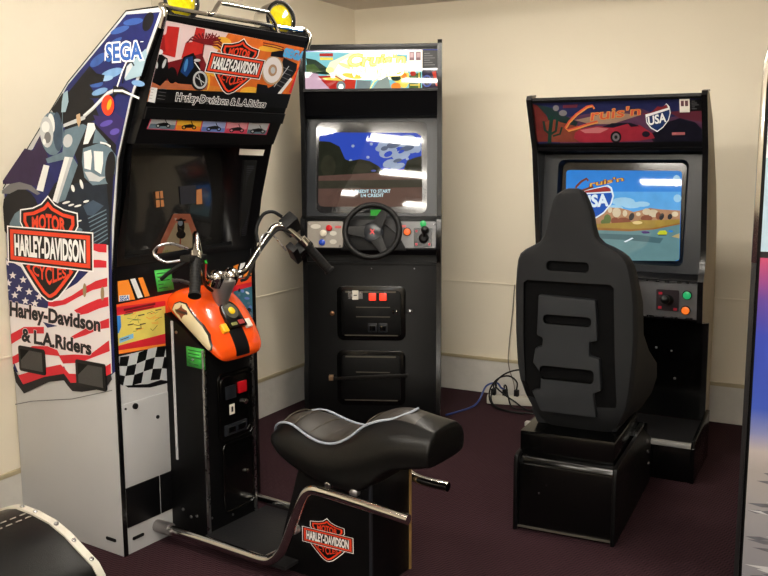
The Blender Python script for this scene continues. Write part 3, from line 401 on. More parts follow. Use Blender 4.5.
('P','brass',[(-0.1191,0.9504),(-0.1202,0.9427),(-0.1222,0.9357),(-0.1248,0.93),(-0.1278,0.9263),(-0.1309,0.9248),(-0.1339,0.9258),(-0.1363,0.9291),(-0.138,0.9344),(-0.1389,0.9412),(-0.1387,0.9488),(-0.1376,0.9565),(-0.1356,0.9635),(-0.133,0.9692),(-0.13,0.9729),(-0.1269,0.9743),(-0.124,0.9734),(-0.1215,0.9701),(-0.1198,0.9648),(-0.119,0.958)]),
('P','brass',[(-0.0268,0.9464),(-0.0278,0.9388),(-0.0297,0.9319),(-0.0322,0.9263),(-0.0351,0.9226),(-0.0381,0.9212),(-0.0409,0.9221),(-0.0433,0.9253),(-0.045,0.9306),(-0.0458,0.9373),(-0.0457,0.9448),(-0.0447,0.9524),(-0.0428,0.9593),(-0.0403,0.9648),(-0.0374,0.9685),(-0.0344,0.9699),(-0.0316,0.969),(-0.0292,0.9657),(-0.0275,0.9605),(-0.0267,0.9538)]),
('L','grey6',0.003,[(-0.572,0.4727),(-0.4661,0.5016),(-0.2307,0.5453),(-0.0116,0.609)])],
'marq':[
('P','pinkw',[(0.0052,0.3185),(0.7143,0.2978),(0.7218,0.0624),(-0.0015,0.0553)]),
('P','fire',[(0.2973,0.3095),(0.7143,0.2978),(0.7207,0.0785),(0.2722,0.0732),(0.2561,0.2128)]),
('P','fire2',[(-0.0004,0.0934),(0.0637,0.1305),(0.3021,0.1249),(0.4893,0.1024),(0.5026,0.069),(-0.0015,0.0553)]),
('P','fire3',[(0.3258,0.2769),(0.3261,0.2698),(0.3217,0.2629),(0.3131,0.2569),(0.3012,0.2525),(0.2872,0.2501),(0.2724,0.2498),(0.2585,0.2518),(0.2466,0.2557),(0.238,0.2612),(0.2334,0.2677),(0.2332,0.2746),(0.2374,0.2813),(0.2457,0.2872),(0.2572,0.2916),(0.271,0.2942),(0.2856,0.2946),(0.2997,0.2928),(0.3119,0.289),(0.3209,0.2835)]),
('P','fire3',[(0.3136,0.2001),(0.3162,0.1876),(0.3147,0.176),(0.3092,0.1664),(0.3003,0.16),(0.2888,0.1571),(0.2761,0.1583),(0.2632,0.1632),(0.2516,0.1713),(0.2423,0.1819),(0.2361,0.1939),(0.2338,0.2061),(0.2353,0.2174),(0.2406,0.2267),(0.2493,0.2332),(0.2604,0.2361),(0.2729,0.2353),(0.2857,0.2307),(0.2975,0.2228),(0.3072,0.2122)]),
('P','fire3',[(0.5374,0.1176),(0.5371,0.1117),(0.5316,0.1061),(0.5214,0.1014),(0.5077,0.098),(0.4917,0.0963),(0.4752,0.0963),(0.4596,0.0982),(0.4467,0.1017),(0.4374,0.1064),(0.4327,0.1118),(0.4331,0.1176),(0.4383,0.1231),(0.4481,0.1277),(0.4614,0.1312),(0.4771,0.133),(0.4936,0.1331),(0.5093,0.1313),(0.5227,0.128),(0.5324,0.1232)]),
('P','fire3',[(0.2711,0.1442),(0.2744,0.1317),(0.275,0.1202),(0.273,0.1109),(0.2685,0.1048),(0.262,0.1024),(0.2541,0.104),(0.2456,0.1094),(0.2374,0.118),(0.2303,0.1289),(0.225,0.1411),(0.2218,0.1534),(0.2213,0.1647),(0.2233,0.1737),(0.2276,0.1798),(0.234,0.1822),(0.2417,0.1808),(0.2501,0.1757),(0.2583,0.1673),(0.2655,0.1565)]),
('P','fire3',[(0.5875,0.2844),(0.586,0.2804),(0.5785,0.2763),(0.5658,0.2724),(0.5491,0.2691),(0.5303,0.2667),(0.5112,0.2656),(0.4936,0.2657),(0.4792,0.267),(0.4694,0.2695),(0.465,0.2728),(0.4665,0.2766),(0.4736,0.2807),(0.4858,0.2845),(0.5019,0.2878),(0.5204,0.2902),(0.5396,0.2915),(0.5576,0.2915),(0.5725,0.2902),(0.5828,0.2878)]),
('P','red2',[(0.0273,0.3028),(0.0779,0.3043),(0.0908,0.2071),(0.0236,0.2147),(0.0176,0.2674),(0.0298,0.2793)]),
('P','red3',[(0.0061,0.2714),(0.0211,0.2783),(0.0456,0.2221),(0.0137,0.2245)]),
('P','red2',[(0.1479,0.3123),(0.1887,0.3115),(0.2077,0.2087),(0.1171,0.2066),(0.1195,0.2591),(0.1471,0.2646)]),
('L','red4',0.006,[(0.1999,0.2643),(0.1369,0.271),(0.1236,0.2587)]),
('L','red4',0.006,[(0.1999,0.2643),(0.1418,0.2799),(0.1307,0.2678)]),
('L','red4',0.006,[(0.1999,0.2643),(0.1512,0.2878),(0.1435,0.276)]),
('L','red4',0.006,[(0.1999,0.2643),(0.1645,0.2941),(0.1611,0.2827)]),
('L','red4',0.006,[(0.1999,0.2643),(0.1807,0.2982),(0.1823,0.2874)]),
('L','red4',0.006,[(0.1999,0.2643),(0.1985,0.2999),(0.2054,0.2895)]),
('L','red4',0.006,[(0.1999,0.2643),(0.2164,0.2989),(0.2285,0.289)]),
('L','red4',0.006,[(0.1999,0.2643),(0.2332,0.2953),(0.2498,0.2858)]),
('L','red4',0.006,[(0.1999,0.2643),(0.2473,0.2894),(0.2675,0.2802)]),
('L','red4',0.006,[(0.1999,0.2643),(0.2575,0.2816),(0.28,0.2725)]),
('L','red4',0.006,[(0.1999,0.2643),(0.263,0.2725),(0.2862,0.2634)]),
('L','red4',0.006,[(0.1999,0.2643),(0.2632,0.2629),(0.2855,0.2536)]),
('L','red4',0.006,[(0.1999,0.2643),(0.2077,0.2087)]),
('L','red4',0.005,[(0.2332,0.2789),(0.1951,0.2778)]),
('L','red4',0.005,[(0.2332,0.2789),(0.1963,0.2891)]),
('L','red4',0.005,[(0.2332,0.2789),(0.207,0.2983)]),
('L','red4',0.005,[(0.2332,0.2789),(0.2245,0.3032)]),
('L','red4',0.005,[(0.2332,0.2789),(0.2443,0.3024)]),
('L','red4',0.005,[(0.2332,0.2789),(0.261,0.2959)]),
('L','red4',0.005,[(0.2332,0.2789),(0.2701,0.2856)]),
('P','red4',[(0.0079,0.1756),(0.2001,0.2307),(0.2361,0.1939),(0.235,0.1302),(-0.0014,0.1152)]),
('P','ground',[(-0.0087,0.1284),(0.2658,0.1321),(0.2662,0.1085),(-0.0075,0.1012)]),
('P','black',[(0.0082,0.1703),(0.0194,0.217),(0.0591,0.2016),(0.0847,0.143),(0.0557,0.1105),(0.0172,0.1219)]),
('P','white9',[(0.0341,0.221),(0.0343,0.2184),(0.0333,0.2159),(0.0312,0.2138),(0.0282,0.2123),(0.0245,0.2115),(0.0207,0.2116),(0.0169,0.2125),(0.0137,0.2141),(0.0113,0.2163),(0.0099,0.2188),(0.0097,0.2214),(0.0107,0.2239),(0.0128,0.226),(0.0158,0.2275),(0.0194,0.2282),(0.0233,0.2282),(0.027,0.2273),(0.0303,0.2257),(0.0327,0.2235)]),
('P','greyl',[(0.0567,0.1833),(0.0556,0.1786),(0.0541,0.1744),(0.0522,0.1712),(0.0501,0.1693),(0.048,0.1689),(0.0462,0.17),(0.0447,0.1726),(0.0439,0.1763),(0.0436,0.1808),(0.0441,0.1857),(0.0451,0.1904),(0.0466,0.1946),(0.0486,0.1977),(0.0507,0.1996),(0.0527,0.2),(0.0545,0.1989),(0.056,0.1964),(0.0569,0.1927),(0.0571,0.1882)]),
('P','greyl',[(0.0268,0.1772),(0.0275,0.1739),(0.0277,0.1708),(0.0272,0.1684),(0.0261,0.1668),(0.0246,0.1661),(0.0228,0.1665),(0.0208,0.1679),(0.0189,0.1702),(0.0172,0.173),(0.016,0.1763),(0.0153,0.1796),(0.0151,0.1826),(0.0156,0.185),(0.0167,0.1866),(0.0182,0.1873),(0.02,0.1869),(0.0219,0.1855),(0.0239,0.1833),(0.0255,0.1804)]),
('P','black',[(0.1163,0.1508),(0.1179,0.1422),(0.1174,0.1344),(0.1146,0.1279),(0.1099,0.1236),(0.1037,0.1219),(0.0967,0.1228),(0.0895,0.1263),(0.0829,0.1321),(0.0776,0.1395),(0.0739,0.1478),(0.0723,0.1562),(0.0729,0.164),(0.0756,0.1703),(0.0802,0.1746),(0.0863,0.1764),(0.0932,0.1756),(0.1004,0.1722),(0.107,0.1665),(0.1125,0.1592)]),
('P','red4',[(0.1121,0.184),(0.1126,0.1806),(0.112,0.1774),(0.1102,0.1748),(0.1076,0.173),(0.1042,0.1722),(0.1006,0.1725),(0.0969,0.1738),(0.0937,0.176),(0.0911,0.1789),(0.0895,0.1822),(0.089,0.1855),(0.0896,0.1887),(0.0913,0.1912),(0.094,0.193),(0.0973,0.1938),(0.1009,0.1936),(0.1046,0.1923),(0.1078,0.1902),(0.1104,0.1873)]),
('P','black',[(0.1148,0.1282),(0.1239,0.2127),(0.1625,0.2301),(0.206,0.1915),(0.2217,0.1235),(0.1309,0.1236)]),
('P','bikeblue',[(0.127,0.1628),(0.1319,0.2106),(0.1625,0.2189),(0.1797,0.1837),(0.16,0.1482)]),
('P','bikeblue2',[(0.151,0.1859),(0.151,0.1792),(0.1503,0.1732),(0.1488,0.1684),(0.1469,0.1655),(0.1447,0.1646),(0.1423,0.1659),(0.1401,0.1691),(0.1382,0.1741),(0.1368,0.1803),(0.1362,0.1871),(0.1362,0.1938),(0.1369,0.1997),(0.1383,0.2044),(0.1403,0.2074),(0.1425,0.2083),(0.1448,0.207),(0.1471,0.2038),(0.149,0.1989),(0.1503,0.1927)]),
('P','black',[(0.2594,0.1434),(0.2613,0.1323),(0.2591,0.122),(0.253,0.1136),(0.2436,0.1079),(0.2318,0.1054),(0.219,0.1065),(0.2063,0.1109),(0.195,0.1181),(0.1862,0.1276),(0.1807,0.1382),(0.179,0.1491),(0.1812,0.1591),(0.1871,0.1673),(0.1962,0.173),(0.2076,0.1756),(0.2203,0.1748),(0.233,0.1707),(0.2445,0.1636),(0.2536,0.1542)]),
('P','greyl',[(0.2567,0.1444),(0.2584,0.1347),(0.2566,0.1258),(0.2515,0.1185),(0.2436,0.1135),(0.2337,0.1114),(0.2228,0.1123),(0.212,0.1161),(0.2023,0.1225),(0.1948,0.1307),(0.19,0.14),(0.1884,0.1494),(0.1902,0.1582),(0.1952,0.1654),(0.2029,0.1703),(0.2126,0.1726),(0.2233,0.1718),(0.2341,0.1682),(0.2439,0.162),(0.2517,0.1538)]),
('P','black',[(0.2475,0.1438),(0.2489,0.1363),(0.2477,0.1294),(0.2441,0.1237),(0.2385,0.1199),(0.2313,0.1183),(0.2234,0.119),(0.2154,0.122),(0.2083,0.1269),(0.2026,0.1333),(0.1989,0.1406),(0.1976,0.1479),(0.1988,0.1547),(0.2023,0.1603),(0.2078,0.1641),(0.2149,0.1658),(0.2227,0.1652),(0.2307,0.1624),(0.2379,0.1575),(0.2437,0.1511)]),
('L','greyl',0.003,[(0.2007,0.151),(0.2457,0.1332)]),
('L','greyl',0.003,[(0.2091,0.1602),(0.237,0.1244)]),
('P','greyl',[(0.2018,0.2082),(0.2016,0.2066),(0.1999,0.205),(0.197,0.2037),(0.1931,0.2026),(0.1887,0.202),(0.184,0.2019),(0.1797,0.2022),(0.176,0.203),(0.1735,0.2042),(0.1723,0.2057),(0.1725,0.2073),(0.1741,0.2088),(0.1769,0.2102),(0.1808,0.2112),(0.1853,0.2119),(0.1899,0.212),(0.1943,0.2117),(0.1979,0.2109),(0.2005,0.2097)]),
('L','white9',0.003,[(0.1763,0.2004),(0.2118,0.1748)]),
('L','fire3',0.006,[(0.4902,0.2872),(0.5417,0.2831),(0.5992,0.2793)]),
('L','red4',0.004,[(0.478,0.2951),(0.5467,0.2928),(0.5952,0.2883)]),
('L','red4',0.004,[(0.4813,0.287),(0.5502,0.2846),(0.5989,0.2799)]),
('P','dark',[(0.611,0.2522),(0.6959,0.2358),(0.7019,0.2118),(0.6493,0.0977),(0.5463,0.0958),(0.5132,0.11),(0.5996,0.1468)]),
('L','grey6',0.0025,[(0.6121,0.1507),(0.6659,0.1378)]),
('L','grey6',0.0025,[(0.6135,0.1675),(0.6701,0.155)]),
('L','grey6',0.0025,[(0.6149,0.1842),(0.6742,0.1722)]),
('L','grey6',0.0025,[(0.6162,0.2008),(0.6784,0.1893)]),
('L','grey6',0.0025,[(0.6176,0.2175),(0.6825,0.2064)]),
('P','white9',[(0.6792,0.1809),(0.6945,0.1774),(0.6373,0.0919),(0.6192,0.0962)]),
('L','greyl',0.004,[(0.6522,0.224),(0.6023,0.1405)]),
('P','dark',[(0.5071,0.1473),(0.5631,0.1445),(0.5998,0.1017),(0.5169,0.1007)]),
('P','tan',[(0.6291,0.2006),(0.6299,0.1837),(0.6246,0.1686),(0.6137,0.1568),(0.5984,0.1495),(0.5803,0.1474),(0.5613,0.1507),(0.5432,0.1589),(0.5278,0.1712),(0.5164,0.1863),(0.5103,0.2028),(0.5098,0.2191),(0.515,0.2337),(0.5253,0.2453),(0.54,0.2526),(0.5575,0.2551),(0.5763,0.2524),(0.5945,0.2447),(0.6105,0.2327),(0.6224,0.2175)]),
('P','cream',[(0.621,0.202),(0.6216,0.187),(0.617,0.1737),(0.6076,0.1632),(0.5943,0.1567),(0.5785,0.1548),(0.5618,0.1577),(0.546,0.165),(0.5324,0.1758),(0.5225,0.1892),(0.517,0.2039),(0.5165,0.2184),(0.521,0.2313),(0.5301,0.2416),(0.5429,0.2481),(0.5583,0.2503),(0.5747,0.2479),(0.5907,0.241),(0.6046,0.2304),(0.6151,0.2169)]),
('P','tan2',[(0.5931,0.2013),(0.5934,0.1944),(0.5912,0.1883),(0.5869,0.1835),(0.5808,0.1805),(0.5735,0.1796),(0.5658,0.1809),(0.5584,0.1842),(0.5521,0.1892),(0.5474,0.1954),(0.5448,0.2022),(0.5446,0.2089),(0.5467,0.2149),(0.551,0.2197),(0.557,0.2227),(0.5642,0.2237),(0.5718,0.2225),(0.5792,0.2193),(0.5856,0.2143),(0.5904,0.2081)]),
('P','greyl',[(0.5833,0.2028),(0.5843,0.199),(0.5839,0.1954),(0.5823,0.1925),(0.5795,0.1905),(0.5758,0.1896),(0.5716,0.19),(0.5674,0.1914),(0.5634,0.1939),(0.5602,0.1972),(0.558,0.2009),(0.5571,0.2047),(0.5574,0.2082),(0.5591,0.2111),(0.5618,0.2131),(0.5655,0.214),(0.5696,0.2137),(0.5739,0.2123),(0.5778,0.2098),(0.5811,0.2065)]),
('P','flagred',[(0.7256,0.2473),(0.7299,0.2967),(0.7376,0.2974),(0.7326,0.1549),(0.7227,0.1212),(0.6961,0.1251)]),
('P','dark',[(0.5347,0.2671),(0.5992,0.2793),(0.6064,0.2518),(0.5365,0.2519)]),
('P','black',[(-0.0023,0.0999),(0.7209,0.1185),(0.7218,0.0624),(-0.0015,0.0553)]),
('M',[(0.2386,0.2399),(0.5116,0.2332),(0.5099,0.165),(0.2354,0.1737)]),
('T','white','Harley-Davidson & L.A.Riders',[(0.1332,0.0921),(0.5845,0.0842),(0.583,0.0608),(0.1362,0.0661)],0,0.07),
('T','black','Harley-Davidson & L.A.Riders',[(0.1332,0.0921),(0.5845,0.0842),(0.583,0.0608),(0.1362,0.0661)],0,0.008),
('T','segal','SEGA',[(0.6033,0.2872),(0.7227,0.2819),(0.7251,0.2505),(0.6053,0.2586)],0,0.07),
('P','white9',[(-0.0012,0.1054),(0.045,0.1038),(0.0489,0.0542),(-0.0001,0.0575)]),
('L','grey6',0.0015,[(0.0523,0.1031),(0.0855,0.1017)]),
('L','grey6',0.0015,[(0.0529,0.092),(0.0862,0.0904)]),
('L','grey6',0.0015,[(0.0535,0.0808),(0.0868,0.0792)]),
('L','grey6',0.0015,[(0.0541,0.0696),(0.0874,0.0679)]),
('L','grey6',0.001,[(0.0074,0.0993),(0.0312,0.0985)]),
('L','grey6',0.001,[(0.0076,0.0894),(0.0315,0.0885)]),
('L','grey6',0.001,[(0.0078,0.0795),(0.0317,0.0786)]),
('L','grey6',0.001,[(0.008,0.0696),(0.0319,0.0685)])],
'bikes':[
('P','pinkred',[(0.0538,0.1265),(0.6474,0.1146),(0.6497,0.0628),(0.0503,0.0756)]),
('P','greyl',[(0.0595,0.124),(0.1662,0.1208),(0.1706,0.0753),(0.0545,0.0771)]),
('P','steel',[(0.059,0.0953),(0.1706,0.0927),(0.1706,0.0753),(0.0545,0.0771)]),
('P','black',[(0.1037,0.0883),(0.1041,0.086),(0.1035,0.0839),(0.102,0.0822),(0.0997,0.0811),(0.0968,0.0807),(0.0937,0.081),(0.0906,0.082),(0.0878,0.0836),(0.0857,0.0856),(0.0843,0.0879),(0.084,0.0901),(0.0846,0.0922),(0.0861,0.0939),(0.0884,0.095),(0.0912,0.0955),(0.0944,0.0952),(0.0975,0.0942),(0.1002,0.0926),(0.1024,0.0906)]),
('P','greyl',[(0.0989,0.0882),(0.099,0.0872),(0.0987,0.0862),(0.0979,0.0854),(0.0967,0.0849),(0.0953,0.0847),(0.0937,0.0849),(0.0922,0.0853),(0.0908,0.086),(0.0898,0.0869),(0.0892,0.088),(0.089,0.089),(0.0894,0.09),(0.0901,0.0907),(0.0913,0.0912),(0.0927,0.0914),(0.0943,0.0913),(0.0958,0.0909),(0.0972,0.0902),(0.0982,0.0892)]),
('P','black',[(0.1482,0.0894),(0.1486,0.087),(0.148,0.0849),(0.1464,0.0832),(0.1441,0.0821),(0.1411,0.0816),(0.1379,0.0819),(0.1347,0.0829),(0.1319,0.0846),(0.1297,0.0866),(0.1283,0.0889),(0.1279,0.0912),(0.1285,0.0933),(0.13,0.095),(0.1324,0.0962),(0.1353,0.0966),(0.1385,0.0963),(0.1417,0.0953),(0.1446,0.0937),(0.1468,0.0917)]),
('P','greyl',[(0.1432,0.0893),(0.1434,0.0882),(0.143,0.0872),(0.1422,0.0865),(0.141,0.0859),(0.1395,0.0857),(0.1379,0.0859),(0.1364,0.0863),(0.135,0.087),(0.1339,0.088),(0.1332,0.089),(0.1331,0.0901),(0.1334,0.091),(0.1342,0.0918),(0.1354,0.0923),(0.1369,0.0925),(0.1385,0.0924),(0.1401,0.092),(0.1415,0.0912),(0.1425,0.0903)]),
('P','black',[(0.0894,0.0961),(0.1162,0.1009),(0.1362,0.0987),(0.1272,0.0875),(0.101,0.0869)]),
('L','black',0.003,[(0.136,0.0905),(0.1162,0.1118)]),
('L','grey6',0.0015,[(0.0813,0.1174),(0.1228,0.116)]),
('P','fire3',[(0.1712,0.121),(0.285,0.1176),(0.2916,0.072),(0.1757,0.0754)]),
('P','orange2',[(0.1756,0.0928),(0.2906,0.0892),(0.2916,0.072),(0.1757,0.0754)]),
('P','black',[(0.2215,0.0852),(0.2219,0.0828),(0.2213,0.0806),(0.2197,0.0789),(0.2173,0.0777),(0.2142,0.0773),(0.2108,0.0776),(0.2075,0.0786),(0.2046,0.0803),(0.2022,0.0823),(0.2008,0.0847),(0.2003,0.0871),(0.2009,0.0892),(0.2025,0.091),(0.205,0.0921),(0.208,0.0926),(0.2114,0.0923),(0.2147,0.0912),(0.2177,0.0896),(0.22,0.0875)]),
('P','fire3',[(0.2163,0.085),(0.2165,0.084),(0.2161,0.083),(0.2153,0.0822),(0.214,0.0817),(0.2125,0.0814),(0.2108,0.0816),(0.2092,0.082),(0.2077,0.0828),(0.2066,0.0837),(0.2059,0.0848),(0.2058,0.0859),(0.2061,0.0869),(0.2069,0.0877),(0.2082,0.0882),(0.2097,0.0884),(0.2114,0.0883),(0.213,0.0878),(0.2145,0.0871),(0.2156,0.0861)]),
('P','black',[(0.2689,0.0862),(0.2694,0.0838),(0.2688,0.0816),(0.2671,0.0798),(0.2646,0.0787),(0.2615,0.0782),(0.258,0.0785),(0.2546,0.0796),(0.2516,0.0812),(0.2492,0.0834),(0.2477,0.0857),(0.2472,0.0881),(0.2478,0.0903),(0.2494,0.0921),(0.2519,0.0932),(0.255,0.0937),(0.2585,0.0934),(0.2619,0.0924),(0.2649,0.0907),(0.2674,0.0886)]),
('P','fire3',[(0.2636,0.0861),(0.2638,0.085),(0.2634,0.084),(0.2626,0.0832),(0.2613,0.0827),(0.2597,0.0825),(0.258,0.0826),(0.2563,0.0831),(0.2548,0.0838),(0.2537,0.0848),(0.253,0.0859),(0.2528,0.0869),(0.2531,0.0879),(0.254,0.0887),(0.2552,0.0893),(0.2568,0.0895),(0.2585,0.0894),(0.2602,0.0889),(0.2617,0.0881),(0.2628,0.0872)]),
('P','black',[(0.206,0.0932),(0.2346,0.0981),(0.2559,0.0958),(0.2465,0.0843),(0.2186,0.0837)]),
('L','black',0.003,[(0.2559,0.0873),(0.2344,0.1094)]),
('L','grey6',0.0015,[(0.1971,0.1152),(0.2414,0.1138)]),
('P','peri',[(0.2903,0.1177),(0.4061,0.1139),(0.4144,0.0698),(0.297,0.0721)]),
('P','peri2',[(0.296,0.0893),(0.4129,0.0861),(0.4144,0.0698),(0.297,0.0721)]),
('P','black',[(0.3422,0.0817),(0.3427,0.0792),(0.3421,0.077),(0.3404,0.0752),(0.3378,0.074),(0.3345,0.0735),(0.331,0.0738),(0.3274,0.0749),(0.3242,0.0766),(0.3217,0.0788),(0.3201,0.0812),(0.3196,0.0837),(0.3202,0.0859),(0.3219,0.0877),(0.3245,0.0889),(0.3277,0.0893),(0.3313,0.089),(0.3348,0.088),(0.338,0.0863),(0.3406,0.0841)]),
('P','peri',[(0.3366,0.0816),(0.3369,0.0804),(0.3365,0.0794),(0.3356,0.0786),(0.3343,0.0781),(0.3327,0.0778),(0.3309,0.078),(0.3291,0.0785),(0.3276,0.0792),(0.3264,0.0802),(0.3256,0.0813),(0.3254,0.0824),(0.3258,0.0835),(0.3266,0.0843),(0.3279,0.0848),(0.3296,0.085),(0.3313,0.0849),(0.3331,0.0844),(0.3347,0.0836),(0.3359,0.0827)]),
('P','black',[(0.3928,0.0827),(0.3933,0.0802),(0.3927,0.078),(0.391,0.0761),(0.3883,0.0749),(0.385,0.0745),(0.3813,0.0748),(0.3776,0.0759),(0.3743,0.0776),(0.3718,0.0798),(0.3701,0.0822),(0.3696,0.0847),(0.3702,0.087),(0.3719,0.0888),(0.3745,0.09),(0.3779,0.0905),(0.3815,0.0902),(0.3852,0.0891),(0.3885,0.0874),(0.3911,0.0852)]),
('P','peri',[(0.3871,0.0826),(0.3873,0.0815),(0.3869,0.0804),(0.386,0.0796),(0.3847,0.0791),(0.383,0.0788),(0.3812,0.079),(0.3794,0.0795),(0.3778,0.0802),(0.3765,0.0812),(0.3757,0.0824),(0.3755,0.0835),(0.3759,0.0845),(0.3768,0.0854),(0.3781,0.0859),(0.3798,0.0861),(0.3816,0.086),(0.3834,0.0855),(0.385,0.0847),(0.3863,0.0837)]),
('P','black',[(0.3256,0.09),(0.356,0.0951),(0.3788,0.0927),(0.3689,0.0808),(0.3391,0.0802)]),
('L','black',0.003,[(0.3789,0.0839),(0.3556,0.1067)]),
('L','grey6',0.0015,[(0.3157,0.1128),(0.363,0.1112)]),
('P','pinkred2',[(0.4118,0.1141),(0.5198,0.1126),(0.5292,0.0672),(0.4202,0.0699)]),
('P','pinkred',[(0.4186,0.0862),(0.5274,0.084),(0.5292,0.0672),(0.4202,0.0699)]),
('P','black',[(0.4602,0.0789),(0.4608,0.0763),(0.4602,0.074),(0.4584,0.0722),(0.4557,0.0709),(0.4523,0.0705),(0.4484,0.0708),(0.4446,0.0719),(0.4412,0.0737),(0.4385,0.0759),(0.4368,0.0784),(0.4362,0.0809),(0.4369,0.0832),(0.4386,0.0851),(0.4413,0.0863),(0.4448,0.0868),(0.4486,0.0865),(0.4524,0.0854),(0.4558,0.0836),(0.4585,0.0814)]),
('P','pinkred2',[(0.4544,0.0788),(0.4546,0.0776),(0.4542,0.0765),(0.4533,0.0757),(0.4519,0.0751),(0.4502,0.0749),(0.4483,0.0751),(0.4464,0.0756),(0.4448,0.0764),(0.4435,0.0774),(0.4426,0.0785),(0.4424,0.0797),(0.4428,0.0807),(0.4437,0.0816),(0.4451,0.0821),(0.4468,0.0823),(0.4487,0.0822),(0.4506,0.0817),(0.4522,0.0809),(0.4535,0.0799)]),
('P','black',[(0.514,0.0799),(0.5146,0.0773),(0.514,0.075),(0.5122,0.0731),(0.5094,0.0719),(0.5058,0.0714),(0.5019,0.0717),(0.498,0.0729),(0.4945,0.0746),(0.4917,0.0769),(0.4899,0.0794),(0.4893,0.082),(0.4899,0.0843),(0.4917,0.0862),(0.4945,0.0874),(0.498,0.0879),(0.5019,0.0876),(0.5058,0.0865),(0.5094,0.0847),(0.5122,0.0825)]),
('P','pinkred2',[(0.508,0.0798),(0.5082,0.0786),(0.5078,0.0776),(0.5069,0.0767),(0.5055,0.0761),(0.5037,0.0759),(0.5018,0.0761),(0.4998,0.0766),(0.4981,0.0774),(0.4968,0.0784),(0.4959,0.0796),(0.4957,0.0807),(0.496,0.0818),(0.497,0.0826),(0.4984,0.0832),(0.5002,0.0834),(0.5021,0.0833),(0.504,0.0828),(0.5058,0.082),(0.5071,0.0809)]),
('P','black',[(0.4425,0.0875),(0.4747,0.0927),(0.499,0.0902),(0.4886,0.0779),(0.457,0.0773)]),
('L','black',0.003,[(0.4992,0.0811),(0.4741,0.1046)]),
('L','grey6',0.0015,[(0.4317,0.111),(0.4819,0.1093)]),
('P','greyl',[(0.5258,0.1128),(0.6404,0.1113),(0.6395,0.0658),(0.5354,0.0673)]),
('P','steel',[(0.5335,0.0841),(0.6431,0.0824),(0.6395,0.0658),(0.5354,0.0673)]),
('P','black',[(0.5749,0.0768),(0.5756,0.0742),(0.5749,0.0718),(0.5731,0.0699),(0.5702,0.0687),(0.5665,0.0682),(0.5625,0.0685),(0.5585,0.0697),(0.5548,0.0715),(0.5519,0.0738),(0.5501,0.0764),(0.5494,0.079),(0.5501,0.0813),(0.5519,0.0832),(0.5548,0.0845),(0.5584,0.085),(0.5624,0.0847),(0.5665,0.0835),(0.5701,0.0817),(0.573,0.0794)]),
('P','greyl',[(0.5687,0.0767),(0.5689,0.0755),(0.5686,0.0745),(0.5676,0.0736),(0.5661,0.073),(0.5643,0.0728),(0.5623,0.0729),(0.5603,0.0735),(0.5585,0.0743),(0.5571,0.0753),(0.5563,0.0765),(0.556,0.0777),(0.5564,0.0788),(0.5573,0.0796),(0.5588,0.0802),(0.5606,0.0804),(0.5626,0.0803),(0.5646,0.0798),(0.5664,0.0789),(0.5678,0.0779)]),
('P','black',[(0.6318,0.0779),(0.6325,0.0752),(0.6319,0.0728),(0.63,0.0709),(0.627,0.0696),(0.6233,0.0691),(0.6191,0.0695),(0.615,0.0706),(0.6112,0.0725),(0.6083,0.0748),(0.6063,0.0774),(0.6057,0.08),(0.6063,0.0824),(0.6081,0.0844),(0.6111,0.0856),(0.6148,0.0861),(0.6189,0.0858),(0.6231,0.0847),(0.6269,0.0828),(0.6299,0.0805)]),
('P','greyl',[(0.6254,0.0778),(0.6257,0.0766),(0.6253,0.0755),(0.6244,0.0746),(0.6229,0.074),(0.621,0.0738),(0.6189,0.0739),(0.6169,0.0745),(0.615,0.0753),(0.6136,0.0763),(0.6127,0.0775),(0.6124,0.0787),(0.6128,0.0798),(0.6137,0.0807),(0.6152,0.0813),(0.6171,0.0815),(0.6192,0.0814),(0.6212,0.0808),(0.6231,0.08),(0.6245,0.079)]),
('P','black',[(0.556,0.0857),(0.59,0.091),(0.6158,0.0885),(0.605,0.0758),(0.5715,0.0752)]),
('L','black',0.003,[(0.6161,0.0792),(0.5892,0.1034)]),
('L','grey6',0.0015,[(0.5442,0.1099),(0.5974,0.1082)])],
'front':[
('P','black',[(0.0246,1.0532),(0.782,1.0815),(0.7759,0.917),(0.0154,0.9027)]),
('P','orange2',[(0.0312,0.9859),(0.0785,0.986),(0.1039,0.9134),(0.0306,0.9156)]),
('P','white9',[(0.0859,0.9868),(0.1082,0.9871),(0.1389,0.9169),(0.1161,0.9153)]),
('P','orange2',[(0.1217,0.9867),(0.1429,0.9865),(0.1712,0.9167),(0.148,0.9157)]),
('P','white9',[(0.0347,0.9358),(0.0798,0.9332),(0.0787,0.9146),(0.0334,0.9152)]),
('T','sega','SEGA',[(0.0374,0.9332),(0.0767,0.9313),(0.0758,0.9162),(0.0364,0.9171)],0,0.02),
('P','orange2',[(0.6079,0.9766),(0.637,0.9814),(0.6143,0.9239),(0.5799,0.9241)]),
('P','white9',[(0.6487,0.9822),(0.6753,0.9834),(0.6523,0.9274),(0.623,0.9249)]),
('P','orange2',[(0.6872,0.9842),(0.7416,0.9868),(0.7272,0.9309),(0.6611,0.9264)]),
('P','orange3',[(0.0114,0.9067),(0.7514,0.924),(0.7429,0.6963),(0.005,0.7334)]),
('P','flagred',[(0.0123,0.8985),(0.2425,0.8886),(0.2421,0.7312),(0.013,0.7465)]),
('P','flagred',[(0.573,0.8971),(0.7444,0.9001),(0.7406,0.7176),(0.5665,0.7462)]),
('P','orange2',[(0.0116,0.7468),(0.2421,0.7312),(0.2417,0.7238),(0.0109,0.7346)]),
('P','mapy',[(0.0169,0.8683),(0.2415,0.8703),(0.2401,0.7688),(0.0177,0.7632)]),
('P','sea',[(0.0169,0.8683),(0.0363,0.867),(0.0368,0.8272),(0.0253,0.8058),(0.016,0.8062)]),
('P','sea2',[(0.0264,0.788),(0.088,0.795),(0.0885,0.7782),(0.0254,0.7706)]),
